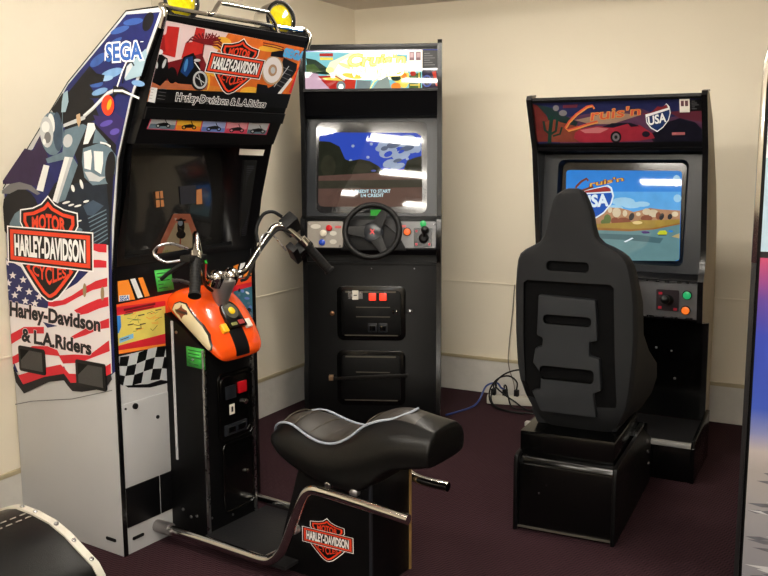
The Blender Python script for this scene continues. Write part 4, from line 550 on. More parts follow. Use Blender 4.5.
('L','orange2',0.002,[(0.0837,0.8592),(0.106,0.8669),(0.0993,0.8576)]),
('L','mapg',0.002,[(0.0883,0.8018),(0.1024,0.801),(0.1143,0.8099)]),
('L','mapg',0.002,[(0.0641,0.8523),(0.0956,0.8432),(0.1091,0.8571)]),
('L','mapg2',0.002,[(0.0927,0.8252),(0.1288,0.8142),(0.1212,0.8122)]),
('L','mapg',0.002,[(0.0978,0.8406),(0.1107,0.8415),(0.1154,0.8267)]),
('L','orange2',0.002,[(0.1781,0.8287),(0.1865,0.8343),(0.2219,0.8302)]),
('L','orange2',0.002,[(0.1638,0.8522),(0.1903,0.8521),(0.186,0.8574)]),
('L','mapg',0.002,[(0.1717,0.8621),(0.1934,0.8504),(0.2074,0.8545)]),
('L','mapg2',0.002,[(0.154,0.8556),(0.1679,0.8578),(0.1771,0.8503)]),
('L','mapg2',0.002,[(0.0888,0.8428),(0.1137,0.8384),(0.1115,0.8471)]),
('L','orange2',0.002,[(0.1734,0.8182),(0.2051,0.8129),(0.1987,0.8219)]),
('L','mapg',0.002,[(0.0737,0.8364),(0.0923,0.8447),(0.125,0.8372)]),
('L','orange2',0.002,[(0.1494,0.8437),(0.1655,0.8335),(0.1951,0.8418)]),
('L','mapg',0.002,[(0.19,0.8236),(0.2076,0.83),(0.224,0.8322)]),
('L','orange2',0.002,[(0.1023,0.8032),(0.1273,0.8044),(0.1348,0.8043)]),
('L','mapg2',0.002,[(0.1669,0.7992),(0.1772,0.7893),(0.1996,0.8054)]),
('L','mapg2',0.004,[(0.0507,0.8668),(0.0772,0.8668)]),
('L','mapg2',0.004,[(0.0645,0.8285),(0.0913,0.8283)]),
('L','mapg2',0.004,[(0.064,0.8675),(0.0907,0.8675)]),
('L','mapg2',0.004,[(0.1141,0.8541),(0.1416,0.8541)]),
('L','mapg2',0.004,[(0.1928,0.8611),(0.2213,0.8611)]),
('L','mapg2',0.004,[(0.1181,0.8214),(0.1456,0.8211)]),
('L','mapg2',0.004,[(0.0992,0.8086),(0.1265,0.8082)]),
('L','mapg2',0.004,[(0.1122,0.8546),(0.1396,0.8545)]),
('L','red4',0.008,[(0.0504,0.8836),(0.1945,0.8851)]),
('L','red4',0.004,[(0.0571,0.8744),(0.1861,0.8754)]),
('L','mapg2',0.003,[(0.0297,0.7816),(0.0666,0.7856)]),
('P','teal',[(0.6007,0.8756),(0.7193,0.8826),(0.7235,0.7538),(0.6135,0.7669)]),
('P','peri2',[(0.6613,0.8652),(0.6544,0.8638),(0.6466,0.8666),(0.6425,0.8721),(0.6444,0.8769),(0.6513,0.8783),(0.6591,0.8755),(0.6633,0.87)]),
('P','steel',[(0.6411,0.8554),(0.6369,0.8531),(0.6304,0.854),(0.6253,0.8575),(0.6247,0.8615),(0.6288,0.8637),(0.6354,0.8629),(0.6405,0.8594)]),
('P','dark',[(0.6399,0.7851),(0.6336,0.7822),(0.6261,0.7836),(0.6218,0.7885),(0.6233,0.7939),(0.6296,0.7968),(0.6371,0.7955),(0.6414,0.7906)]),
('P','steel',[(0.6323,0.8172),(0.6276,0.8157),(0.6193,0.8176),(0.6123,0.8216),(0.6108,0.8256),(0.6155,0.8271),(0.6238,0.8253),(0.6308,0.8212)]),
('P','dark',[(0.699,0.7696),(0.6914,0.7712),(0.6866,0.776),(0.6873,0.7811),(0.6932,0.7836),(0.7008,0.7821),(0.7057,0.7773),(0.7049,0.7722)]),
('P','dark',[(0.6854,0.7831),(0.6786,0.7808),(0.6686,0.7832),(0.6612,0.7889),(0.6606,0.7946),(0.6673,0.7969),(0.6773,0.7945),(0.6848,0.7888)]),
('P','steel',[(0.7096,0.7594),(0.7024,0.7612),(0.6943,0.7682),(0.6902,0.7763),(0.6922,0.7808),(0.6994,0.779),(0.7074,0.772),(0.7117,0.7639)]),
('P','dark',[(0.6325,0.8275),(0.6265,0.8305),(0.6224,0.8378),(0.6225,0.8452),(0.6267,0.8483),(0.6327,0.8454),(0.6368,0.8381),(0.6368,0.8307)]),
('P','peri2',[(0.6977,0.7895),(0.69,0.7926),(0.6861,0.7991),(0.6884,0.8052),(0.6955,0.8073),(0.7032,0.8042),(0.707,0.7977),(0.7048,0.7916)]),
('P','dark',[(0.6398,0.8754),(0.6364,0.8708),(0.6316,0.8698),(0.6282,0.8729),(0.6281,0.8784),(0.6314,0.883),(0.6362,0.8841),(0.6397,0.8809)]),
('P','dark',[(0.7019,0.7851),(0.6958,0.7816),(0.6863,0.7828),(0.679,0.788),(0.6782,0.794),(0.6844,0.7975),(0.6938,0.7964),(0.7011,0.7912)]),
('P','peri2',[(0.6945,0.834),(0.6887,0.8311),(0.6766,0.8321),(0.6652,0.8364),(0.6613,0.8415),(0.667,0.8444),(0.6791,0.8434),(0.6906,0.8391)]),
('P','white9',[(0.6921,0.8532),(0.6862,0.8527),(0.6773,0.8562),(0.6708,0.8616),(0.6703,0.8659),(0.6761,0.8664),(0.685,0.863),(0.6916,0.8575)]),
('P','steel',[(0.6962,0.8147),(0.6927,0.8115),(0.6856,0.8115),(0.6793,0.8145),(0.6774,0.8189),(0.681,0.822),(0.688,0.8221),(0.6943,0.8191)])],
'check':[
('P','black',[(0.0102,0.6759),(0.0639,0.6143),(0.1456,0.5998),(0.2616,0.6045),(0.2604,0.582),(0.1541,0.5849),(0.0545,0.6073),(0.0076,0.6339)]),
('P','black',[(0.0266,0.7224),(0.067,0.7184),(0.0554,0.684),(0.0153,0.6912)]),
('P','greyl',[(0.0153,0.6912),(0.0554,0.684),(0.0438,0.6508),(0.0089,0.6596)]),
('P','black',[(0.0089,0.6596),(0.0438,0.6508),(0.0324,0.619),(0.0072,0.6269)]),
('P','greyl',[(0.067,0.7184),(0.1087,0.722),(0.0966,0.6838),(0.0554,0.684)]),
('P','black',[(0.0554,0.684),(0.0966,0.6838),(0.0847,0.6468),(0.0438,0.6508)]),
('P','greyl',[(0.0438,0.6508),(0.0847,0.6468),(0.0729,0.6117),(0.0324,0.619)]),
('P','black',[(0.1087,0.722),(0.1514,0.7268),(0.1391,0.6891),(0.0966,0.6838)]),
('P','greyl',[(0.0966,0.6838),(0.1391,0.6891),(0.1268,0.6495),(0.0847,0.6468)]),
('P','black',[(0.0847,0.6468),(0.1268,0.6495),(0.1146,0.6106),(0.0729,0.6117)]),
('P','greyl',[(0.1514,0.7268),(0.1948,0.7267),(0.1824,0.6909),(0.1391,0.6891)]),
('P','black',[(0.1391,0.6891),(0.1824,0.6909),(0.1698,0.6509),(0.1268,0.6495)]),
('P','greyl',[(0.1268,0.6495),(0.1698,0.6509),(0.1573,0.6112),(0.1146,0.6106)]),
('P','black',[(0.1948,0.7267),(0.239,0.7243),(0.2261,0.6837),(0.1824,0.6909)]),
('P','greyl',[(0.1824,0.6909),(0.2261,0.6837),(0.2133,0.6437),(0.1698,0.6509)]),
('P','black',[(0.1698,0.6509),(0.2133,0.6437),(0.2006,0.6042),(0.1573,0.6112)]),
('P','greyl',[(0.239,0.7243),(0.2676,0.7187),(0.2653,0.674),(0.2261,0.6837)]),
('P','black',[(0.2261,0.6837),(0.2653,0.674),(0.2575,0.6306),(0.2133,0.6437)]),
('P','greyl',[(0.2133,0.6437),(0.2575,0.6306),(0.2445,0.5895),(0.2006,0.6042)])],
'mid_marquee':[
('P','Lcyan',[(0.0531,1.9133),(0.7039,1.9221),(0.7073,1.7206),(0.0474,1.729)]),
('P','Lblue',[(0.0534,1.9302),(0.7038,1.9292),(0.7039,1.9054),(0.0531,1.9109)]),
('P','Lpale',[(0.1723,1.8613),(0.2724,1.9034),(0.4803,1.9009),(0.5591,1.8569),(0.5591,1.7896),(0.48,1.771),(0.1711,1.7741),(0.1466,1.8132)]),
('P','Lwhite',[(0.2221,1.8607),(0.3021,1.8983),(0.4902,1.896),(0.5394,1.8475),(0.5295,1.7899),(0.4403,1.7714),(0.2462,1.7782),(0.1916,1.8127)]),  # washed-out white centre of the backlight, put into the print
('P','Lpalm',[(0.0526,1.8819),(0.1025,1.8717),(0.1569,1.8324),(0.1714,1.7984),(0.0614,1.8092)]),
('P','Lpalm2',[(0.052,1.8481),(0.0921,1.8525),(0.1316,1.8133),(0.0514,1.8142)]),
('P','Lyel',[(0.2891,1.8274),(0.2861,1.825),(0.2798,1.8242),(0.2707,1.825),(0.2597,1.8274),(0.248,1.8311),(0.2366,1.8358),(0.2268,1.841),(0.2194,1.8462),(0.2151,1.8509),(0.2145,1.8547),(0.2175,1.8571),(0.2239,1.8579),(0.233,1.8571),(0.244,1.8547),(0.2557,1.851),(0.267,1.8463),(0.2769,1.8411),(0.2843,1.8359),(0.2885,1.8312)]),
('P','Lyel',[(0.1917,1.8224),(0.1907,1.8179),(0.1878,1.8139),(0.1834,1.8107),(0.1778,1.8087),(0.1716,1.8081),(0.1654,1.8088),(0.1598,1.8109),(0.1555,1.8142),(0.1527,1.8183),(0.1518,1.8228),(0.1528,1.8273),(0.1557,1.8313),(0.1602,1.8345),(0.1658,1.8365),(0.172,1.8371),(0.1781,1.8363),(0.1837,1.8342),(0.188,1.8309),(0.1908,1.8269)]),
('P','Lgold',[(0.3302,1.7835),(0.3271,1.7802),(0.3196,1.7782),(0.3082,1.7775),(0.2942,1.7783),(0.279,1.7805),(0.2639,1.7838),(0.2506,1.788),(0.2402,1.7926),(0.2339,1.7972),(0.2322,1.8013),(0.2353,1.8045),(0.2429,1.8066),(0.2543,1.8072),(0.2683,1.8065),(0.2835,1.8043),(0.2986,1.8009),(0.3119,1.7968),(0.3222,1.7922),(0.3285,1.7876)]),
('P','Lpink',[(0.0464,1.8142),(0.1114,1.8038),(0.1756,1.7303),(0.0474,1.73)]),
('P','Lred',[(0.1113,1.7941),(0.2014,1.7956),(0.251,1.7636),(0.2407,1.7297),(0.1705,1.7303),(0.131,1.7696)]),
('P','Lgold',[(0.1312,1.7842),(0.2013,1.7884),(0.2361,1.7686),(0.1511,1.7743)]),
('P','Lred2',[(0.2462,1.7782),(0.301,1.7728),(0.2956,1.7292),(0.2407,1.7297)]),
('P','Lgrey',[(0.2483,1.7442),(0.2471,1.7367),(0.2439,1.7299),(0.2388,1.7246),(0.2325,1.7212),(0.2255,1.7201),(0.2186,1.7213),(0.2124,1.7248),(0.2074,1.7303),(0.2043,1.7371),(0.2033,1.7446),(0.2045,1.7521),(0.2078,1.7589),(0.2128,1.7642),(0.2191,1.7676),(0.2261,1.7687),(0.233,1.7674),(0.2393,1.7639),(0.2442,1.7585),(0.2473,1.7517)]),
('P','Lwhite',[(0.2378,1.7394),(0.2371,1.7349),(0.2354,1.7309),(0.2327,1.7277),(0.2293,1.7256),(0.2256,1.7249),(0.2219,1.7257),(0.2186,1.7278),(0.2159,1.7311),(0.2143,1.7351),(0.2138,1.7397),(0.2144,1.7442),(0.2161,1.7482),(0.2188,1.7514),(0.2222,1.7535),(0.2259,1.7541),(0.2296,1.7534),(0.2329,1.7513),(0.2356,1.748),(0.2372,1.7439)]),
('P','Lgrey',[(0.306,1.7728),(0.3757,1.7672),(0.3704,1.727),(0.3006,1.7277)]),
('P','Lgrey2',[(0.3804,1.7269),(0.4105,1.7669),(0.4602,1.7906),(0.4749,1.7261)]),
('L','Lyel',0.006,[(0.3704,1.7285),(0.3906,1.7622),(0.4205,1.7861)]),
('P','Lgold',[(0.4602,1.7906),(0.5196,1.8092),(0.5641,1.804),(0.5641,1.7509),(0.5096,1.7514)]),
('P','Lorange',[(0.5245,1.7392),(0.5233,1.7335),(0.5197,1.7284),(0.5142,1.7244),(0.5073,1.7218),(0.4997,1.721),(0.492,1.722),(0.4851,1.7247),(0.4796,1.7288),(0.4761,1.7339),(0.4749,1.7396),(0.4761,1.7453),(0.4797,1.7504),(0.4852,1.7544),(0.4921,1.757),(0.4997,1.7578),(0.5074,1.7568),(0.5143,1.7541),(0.5198,1.75),(0.5233,1.7449)]),
('P','Lpalm',[(0.5245,1.7803),(0.5233,1.7758),(0.5198,1.7718),(0.5143,1.7686),(0.5074,1.7666),(0.4998,1.766),(0.4921,1.7668),(0.4852,1.7689),(0.4797,1.7722),(0.4762,1.7763),(0.475,1.7808),(0.4762,1.7852),(0.4798,1.7892),(0.4853,1.7924),(0.4922,1.7944),(0.4998,1.795),(0.5075,1.7942),(0.5144,1.7921),(0.5198,1.7888),(0.5233,1.7847)]),
('P','Lorange',[(0.5542,1.7896),(0.5535,1.7851),(0.5514,1.7811),(0.5481,1.778),(0.544,1.7759),(0.5394,1.7753),(0.5348,1.776),(0.5306,1.7781),(0.5274,1.7814),(0.5253,1.7854),(0.5245,1.7899),(0.5253,1.7944),(0.5274,1.7984),(0.5307,1.8015),(0.5348,1.8036),(0.5394,1.8042),(0.544,1.8035),(0.5481,1.8014),(0.5514,1.7981),(0.5535,1.7941)]),
('P','Lgold',[(0.5591,1.7509),(0.5582,1.745),(0.5554,1.7396),(0.551,1.7354),(0.5455,1.7327),(0.5393,1.7318),(0.5332,1.7328),(0.5277,1.7356),(0.5233,1.7399),(0.5205,1.7453),(0.5195,1.7513),(0.5205,1.7573),(0.5233,1.7626),(0.5277,1.7669),(0.5332,1.7696),(0.5394,1.7705),(0.5455,1.7695),(0.551,1.7667),(0.5554,1.7623),(0.5582,1.7569)]),
('P','Lpalm2',[(0.5641,1.7895),(0.6232,1.8081),(0.6234,1.7233),(0.5641,1.7238)]),
('P','Lred',[(0.5986,1.8012),(0.5979,1.7975),(0.5958,1.7941),(0.5925,1.7915),(0.5884,1.7898),(0.5838,1.7893),(0.5793,1.7899),(0.5751,1.7917),(0.5718,1.7944),(0.5697,1.7978),(0.569,1.8015),(0.5697,1.8052),(0.5718,1.8085),(0.5751,1.8112),(0.5792,1.8128),(0.5838,1.8134),(0.5884,1.8127),(0.5925,1.811),(0.5958,1.8083),(0.5979,1.8049)]),
('L','Lgold',0.005,[(0.569,1.746),(0.6184,1.7455)]),
('L','Lgold',0.004,[(0.6134,1.8082),(0.6135,1.7311)]),
('P','Lpurple',[(0.6281,1.8273),(0.7068,1.8265),(0.7073,1.7206),(0.6284,1.7213)]),
('P','Lblue2',[(0.6776,1.7643),(0.6764,1.7553),(0.6729,1.7473),(0.6675,1.741),(0.6606,1.7369),(0.653,1.7356),(0.6454,1.7371),(0.6385,1.7412),(0.633,1.7477),(0.6295,1.7558),(0.6283,1.7648),(0.6295,1.7737),(0.6329,1.7817),(0.6384,1.788),(0.6452,1.7921),(0.6528,1.7934),(0.6604,1.7919),(0.6673,1.7877),(0.6728,1.7813),(0.6763,1.7732)]),
('P','Lpurple',[(0.6702,1.7643),(0.6693,1.7578),(0.6669,1.7519),(0.6631,1.7472),(0.6583,1.7443),(0.653,1.7433),(0.6477,1.7444),(0.6428,1.7474),(0.639,1.7522),(0.6365,1.7581),(0.6357,1.7647),(0.6365,1.7712),(0.6389,1.7771),(0.6427,1.7818),(0.6475,1.7847),(0.6529,1.7857),(0.6582,1.7846),(0.663,1.7816),(0.6668,1.7768),(0.6693,1.7709)]),
('P','Lred2',[(0.6774,1.8076),(0.697,1.8122),(0.7072,1.7399),(0.6974,1.74)]),
('P','black',[(0.623,1.9136),(0.7064,1.9125),(0.7068,1.8265),(0.6232,1.825)]),
('L','grey6',0.0022,[(0.6378,1.8967),(0.6672,1.8973)]),
('L','grey6',0.0022,[(0.6378,1.8857),(0.6795,1.8861)]),
('L','grey6',0.0022,[(0.6379,1.8747),(0.6918,1.875)]),
('L','grey6',0.0022,[(0.6379,1.8637),(0.6674,1.8643)]),
('L','grey6',0.0022,[(0.6379,1.8526),(0.6797,1.8531)]),
('L','grey6',0.0022,[(0.6379,1.8416),(0.692,1.842)]),
('P','Lred',[(0.1204,1.9029),(0.1878,1.9035),(0.1876,1.8876),(0.1202,1.8894)]),
('P','Lgold',[(0.1227,1.8845),(0.1875,1.8828),(0.1874,1.8698),(0.1225,1.8715)]),
('P','Lwhite',[(0.3663,1.8494),(0.3782,1.7817),(0.351,1.8013),(0.3608,1.7771),(0.3808,1.7938),(0.3856,1.7623),(0.3932,1.7937),(0.4204,1.7765),(0.4106,1.8007),(0.4404,1.7908),(0.4107,1.82),(0.4406,1.8486)]),  # glare burst painted as a brighter white star in the artwork
('T','Lgold',"Cruis'n",[(0.2723,1.8962),(0.5493,1.9001),(0.5394,1.8451),(0.2568,1.841)],0,0.05),
('T','Lyel',"Cruis'n",[(0.2723,1.8962),(0.5493,1.9001),(0.5394,1.8451),(0.2568,1.841)],0,0),
('T','Lgold','WORLD',[(0.2717,1.8336),(0.5394,1.8379),(0.5394,1.7922),(0.2712,1.7876)],0,0.05),
('T','Lwhite','WORLD',[(0.2717,1.8336),(0.5394,1.8379),(0.5394,1.7922),(0.2712,1.7876)],0,0.01)],
'mid_screen':[
('P','Sground',[(0.0984,0.4115),(0.1066,0.4286),(0.1304,0.4339),(0.5899,0.4271),(0.6134,0.4212),(0.6215,0.4043),(0.6286,0.0752),(0.621,0.0583),(0.5971,0.0527),(0.1254,0.0525),(0.1012,0.0582),(0.0934,0.0754)]),
('P','Ssky',[(0.125,0.4333),(0.5962,0.4268),(0.6211,0.4105),(0.6239,0.2584),(0.4826,0.2159),(0.3865,0.2162),(0.1012,0.26),(0.0988,0.4133)]),
('P','Scloud',[(0.5272,0.3902),(0.5246,0.375),(0.5096,0.3594),(0.4854,0.3465),(0.4566,0.339),(0.4289,0.3382),(0.4079,0.3444),(0.3978,0.3563),(0.4005,0.3716),(0.4155,0.3872),(0.4398,0.4),(0.4686,0.4076),(0.4962,0.4083),(0.5171,0.4021)]),
('P','Scloud',[(0.5944,0.4017),(0.5922,0.3883),(0.5795,0.3747),(0.5588,0.3635),(0.5342,0.357),(0.5105,0.3566),(0.4925,0.3621),(0.4837,0.3727),(0.4859,0.3861),(0.4987,0.3997),(0.5194,0.4109),(0.544,0.4173),(0.5677,0.4178),(0.5856,0.4122)]),
('P','Scloud',[(0.619,0.3646),(0.6182,0.3516),(0.6093,0.3389),(0.5942,0.3293),(0.5757,0.3244),(0.5576,0.3254),(0.5434,0.3319),(0.536,0.3428),(0.5369,0.3559),(0.5457,0.3685),(0.5609,0.3782),(0.5794,0.383),(0.5974,0.3821),(0.6116,0.3755)]),
('P','Scloud',[(0.4994,0.3426),(0.4982,0.3294),(0.488,0.3164),(0.4709,0.3062),(0.4503,0.3008),(0.4303,0.3013),(0.4148,0.3075),(0.4069,0.3183),(0.4082,0.3315),(0.4184,0.3445),(0.4355,0.3547),(0.4561,0.3601),(0.4761,0.3596),(0.4916,0.3534)]),
('P','Scloud',[(0.5665,0.328),(0.5647,0.3169),(0.5541,0.3055),(0.5368,0.2962),(0.5163,0.2908),(0.4965,0.2903),(0.4815,0.295),(0.4742,0.3037),(0.476,0.3149),(0.4866,0.3263),(0.5039,0.3356),(0.5245,0.341),(0.5442,0.3415),(0.5592,0.3368)]),
('P','Scloud',[(0.4613,0.3641),(0.4598,0.3551),(0.4513,0.346),(0.4375,0.3386),(0.421,0.3343),(0.4051,0.3339),(0.3931,0.3377),(0.3872,0.3447),(0.3887,0.3537),(0.3972,0.3628),(0.4111,0.3702),(0.4276,0.3745),(0.4434,0.3749),(0.4555,0.3711)]),
('P','Scloud',[(0.5001,0.283),(0.4988,0.2732),(0.4905,0.2635),(0.4768,0.2556),(0.4603,0.2513),(0.4444,0.2513),(0.4321,0.2556),(0.426,0.2635),(0.4273,0.2732),(0.4356,0.283),(0.4494,0.2908),(0.4659,0.2952),(0.4818,0.2952),(0.494,0.2908)]),
('P','Scloud',[(0.5385,0.2686),(0.5366,0.2612),(0.5277,0.2534),(0.5137,0.2466),(0.4972,0.2423),(0.4816,0.2412),(0.4699,0.2436),(0.4645,0.249),(0.4664,0.2564),(0.4753,0.2642),(0.4893,0.271),(0.5058,0.2753),(0.5214,0.2764),(0.5331,0.274)]),
('P','Scloud',[(0.6196,0.3692),(0.6217,0.3526),(0.6188,0.3382),(0.6116,0.3286),(0.6013,0.3259),(0.5901,0.3306),(0.5802,0.3417),(0.5736,0.3571),(0.5714,0.3737),(0.5743,0.3881),(0.5816,0.3976),(0.5919,0.4003),(0.603,0.3956),(0.6129,0.3845)]),
('P','Scloud2',[(0.5187,0.3781),(0.516,0.3685),(0.5042,0.3589),(0.4863,0.3519),(0.4672,0.3492),(0.452,0.3517),(0.4448,0.3587),(0.4475,0.3683),(0.4593,0.3779),(0.4772,0.385),(0.4963,0.3876),(0.5115,0.3851)]),
('P','Scloud2',[(0.5858,0.3588),(0.5826,0.351),(0.5704,0.3428),(0.5524,0.3362),(0.5335,0.3331),(0.5187,0.3343),(0.512,0.3394),(0.5151,0.3471),(0.5274,0.3554),(0.5453,0.362),(0.5643,0.3651),(0.5791,0.3639)]),
('P','Scloud2',[(0.6046,0.3919),(0.6015,0.3842),(0.5893,0.376),(0.5714,0.3694),(0.5524,0.3663),(0.5376,0.3675),(0.5309,0.3726),(0.5341,0.3804),(0.5463,0.3886),(0.5643,0.3952),(0.5832,0.3983),(0.5979,0.3971)]),
('P','Scloud2',[(0.4524,0.3544),(0.4515,0.3483),(0.4458,0.3424),(0.437,0.3385),(0.4273,0.3376),(0.4194,0.3399),(0.4154,0.3447),(0.4164,0.3509),(0.422,0.3568),(0.4309,0.3607),(0.4405,0.3616),(0.4484,0.3593)]),
('P','Scloud2',[(0.5235,0.2932),(0.5218,0.2878),(0.5146,0.2823),(0.5039,0.2782),(0.4925,0.2765),(0.4834,0.2777),(0.4792,0.2815),(0.4809,0.2869),(0.4881,0.2925),(0.4988,0.2966),(0.5103,0.2983),(0.5193,0.2971)]),
('P','Ssky',[(0.4741,0.3305),(0.4741,0.3232),(0.4686,0.3152),(0.459,0.3088),(0.4478,0.3056),(0.4381,0.3066),(0.4324,0.3113),(0.4323,0.3187),(0.4379,0.3266),(0.4475,0.333),(0.4587,0.3362),(0.4684,0.3353)]),
('P','Ssky',[(0.5358,0.3402),(0.5354,0.3358),(0.5309,0.3306),(0.5235,0.3261),(0.5153,0.3235),(0.5084,0.3234),(0.5047,0.3259),(0.5051,0.3303),(0.5096,0.3354),(0.517,0.34),(0.5252,0.3426),(0.5321,0.3427)]),
('P','Scloud',[(0.3752,0.3718),(0.3727,0.3664),(0.3666,0.3642),(0.3605,0.3665),(0.3579,0.3719),(0.3604,0.3773),(0.3665,0.3795),(0.3726,0.3772)]),
('P','Scloud',[(0.2809,0.3627),(0.2783,0.3573),(0.2722,0.3551),(0.2661,0.3574),(0.2635,0.3628),(0.266,0.3682),(0.2722,0.3704),(0.2783,0.3681)]),
('P','Scloud',[(0.2696,0.2882),(0.267,0.2828),(0.2609,0.2806),(0.2548,0.2828),(0.2522,0.2882),(0.2547,0.2936),(0.2609,0.2959),(0.267,0.2936)]),
('P','Scloud',[(0.5597,0.2967),(0.5572,0.2913),(0.5511,0.2891),(0.545,0.2914),(0.5425,0.2968),(0.545,0.3022),(0.5511,0.3044),(0.5572,0.3021)]),
('P','Scloud',[(0.3582,0.3051),(0.3557,0.2997),(0.3496,0.2975),(0.3434,0.2997),(0.3409,0.3051),(0.3434,0.3105),(0.3495,0.3127),(0.3556,0.3105)]),
('P','Stree',[(0.0979,0.3894),(0.1542,0.3843),(0.2026,0.3602),(0.2319,0.296),(0.2561,0.2863),(0.3091,0.2957),(0.3573,0.286),(0.4055,0.2591),(0.4297,0.2304),(0.4298,0.2113),(0.0946,0.2024)]),
('P','Stree',[(0.5257,0.2111),(0.5361,0.2492),(0.5512,0.2872),(0.5874,0.3014),(0.6236,0.3108),(0.6262,0.209)]),
('P','Stree2',[(0.1836,0.2597),(0.1818,0.242),(0.1763,0.226),(0.1678,0.2132),(0.157,0.2051),(0.145,0.2023),(0.133,0.2051),(0.1222,0.2133),(0.1136,0.2261),(0.108,0.2422),(0.1061,0.26),(0.1079,0.2777),(0.1134,0.2938),(0.1219,0.3065),(0.1327,0.3146),(0.1447,0.3173),(0.1567,0.3145),(0.1675,0.3063),(0.1761,0.2935),(0.1817,0.2775)]),
('P','Stree2',[(0.3767,0.2496),(0.3739,0.2422),(0.3658,0.2356),(0.353,0.2304),(0.3369,0.227),(0.319,0.2259),(0.3011,0.2271),(0.285,0.2305),(0.2721,0.2358),(0.2639,0.2425),(0.261,0.2499),(0.2638,0.2573),(0.272,0.264),(0.2848,0.2692),(0.301,0.2726),(0.3188,0.2737),(0.3367,0.2725),(0.3528,0.269),(0.3656,0.2637),(0.3739,0.257)]),
('P','Sground',[(0.0945,0.2101),(0.3865,0.2257),(0.6261,0.2128),(0.6282,0.1899),(0.0946,0.1851)]),
('P','Sgr2',[(0.0946,0.1851),(0.6282,0.1918),(0.6284,0.1518),(0.0947,0.1448)]),
('P','Sred',[(0.4825,0.2379),(0.5351,0.2416),(0.5457,0.232),(0.542,0.2206),(0.4826,0.2188)]),
('P','Speri',[(0.3922,0.2362),(0.3915,0.2344),(0.3896,0.2328),(0.3866,0.2316),(0.3829,0.2308),(0.3787,0.2305),(0.3746,0.2308),(0.3708,0.2316),(0.3678,0.2329),(0.3659,0.2345),(0.3652,0.2363),(0.3659,0.238),(0.3678,0.2396),(0.3708,0.2409),(0.3745,0.2417),(0.3787,0.242),(0.3828,0.2417),(0.3866,0.2409),(0.3896,0.2396),(0.3915,0.238)]),
('T','Stext','1 CREDIT TO START',[(0.2672,0.1388),(0.4657,0.1406),(0.4658,0.1243),(0.2673,0.1225)],0,0.01),
('T','Stext','1/4 CREDIT',[(0.3147,0.1177),(0.4312,0.1196),(0.4313,0.1033),(0.3147,0.1014)],0,0.01)],
'right_marquee':[
('P','mnavy',[(0.0165,0.2291),(0.7465,0.2347),(0.7426,0.0127),(-0.0002,0.0252)]),
('P','mpurple',[(0.1368,0.1532),(0.3166,0.1767),(0.4876,0.1903),(0.5886,0.1431),(0.7453,0.1658),(0.7427,0.015),(0.1244,0.0291)]),
('P','mdark',[(0.6002,0.125),(0.6494,0.1418),(0.7089,0.1228),(0.7439,0.0867),(0.7426,0.0127),(0.5419,0.0164),(0.5233,0.0673)]),
('P','mdkred',[(0.6018,0.1695),(0.7456,0.1832),(0.7446,0.1221),(0.6494,0.1418)]),
('P','mcream',[(0.2034,0.1424),(0.3683,0.1754),(0.486,0.1589),(0.3646,0.1205),(0.2685,0.1224)]),
('P','mred',[(0.018,0.222),(0.0515,0.2117),(0.082,0.1544),(0.143,0.1248),(0.1992,0.0954),(0.1949,0.0478),(0.0039,0.04)]),
('P','morange',[(0.0662,0.1358),(0.1368,0.1532),(0.2062,0.1236),(0.272,0.0565),(0.2616,0.0375),(0.079,0.0393)]),
('P','mgreen',[(0.0341,0.2216),(0.1052,0.2008),(0.1648,0.1619),(0.216,0.1327),(0.2054,0.1142),(0.1349,0.1344),(0.0703,0.1736)]),
('P','mgrey',[(0.1369,0.2),(0.1358,0.1957),(0.1335,0.1918),(0.1302,0.1888),(0.1262,0.187),(0.1219,0.1864),(0.1178,0.1872),(0.1142,0.1893),(0.1115,0.1924),(0.11,0.1964),(0.1098,0.2007),(0.1109,0.205),(0.1132,0.2088),(0.1165,0.2118),(0.1205,0.2137),(0.1248,0.2142),(0.1289,0.2134),(0.1325,0.2114),(0.1351,0.2082),(0.1367,0.2043)]),
('P','mgrey',[(0.1706,0.1758),(0.1693,0.1715),(0.1664,0.1677),(0.1621,0.1647),(0.1569,0.1628),(0.1513,0.1623),(0.1457,0.1631),(0.1409,0.1652),(0.1372,0.1684),(0.135,0.1724),(0.1346,0.1767),(0.1359,0.181),(0.1388,0.1848),(0.1431,0.1878),(0.1484,0.1897),(0.154,0.1902),(0.1595,0.1894),(0.1643,0.1873),(0.168,0.1841),(0.1701,0.1801)]),
('L','mgreen2',0.017,[(0.0757,0.0295),(0.0841,0.0876),(0.1013,0.1634)]),
('L','mgreen2',0.011,[(0.0831,0.078),(0.062,0.0975),(0.0597,0.1407)]),
('L','mgreen2',0.011,[(0.0878,0.0779),(0.1123,0.092),(0.1254,0.1535)]),
('L','mgreen2',0.009,[(0.096,0.0682),(0.1292,0.0773),(0.1417,0.1106)]),
('L','mgreen2',0.009,[(0.0856,0.1449),(0.084,0.1733)]),
('P','mcar',[(0.1979,0.0812),(0.222,0.0997),(0.2986,0.1125),(0.3636,0.1067),(0.4075,0.1197),(0.4836,0.1137),(0.5321,0.0764),(0.5436,0.0533),(0.4798,0.0425),(0.3588,0.0366),(0.2166,0.038),(0.1912,0.0574)]),
('P','mpinkl',[(0.2216,0.095),(0.2982,0.1078),(0.3501,0.0999),(0.3092,0.0796),(0.2428,0.0805)]),
('P','mdark',[(0.3201,0.1074),(0.3649,0.1251),(0.442,0.1259),(0.4833,0.1091),(0.3978,0.1015)]),
('P','mcar',[(0.3633,0.102),(0.4333,0.1215),(0.449,0.1006),(0.4055,0.0875)]),
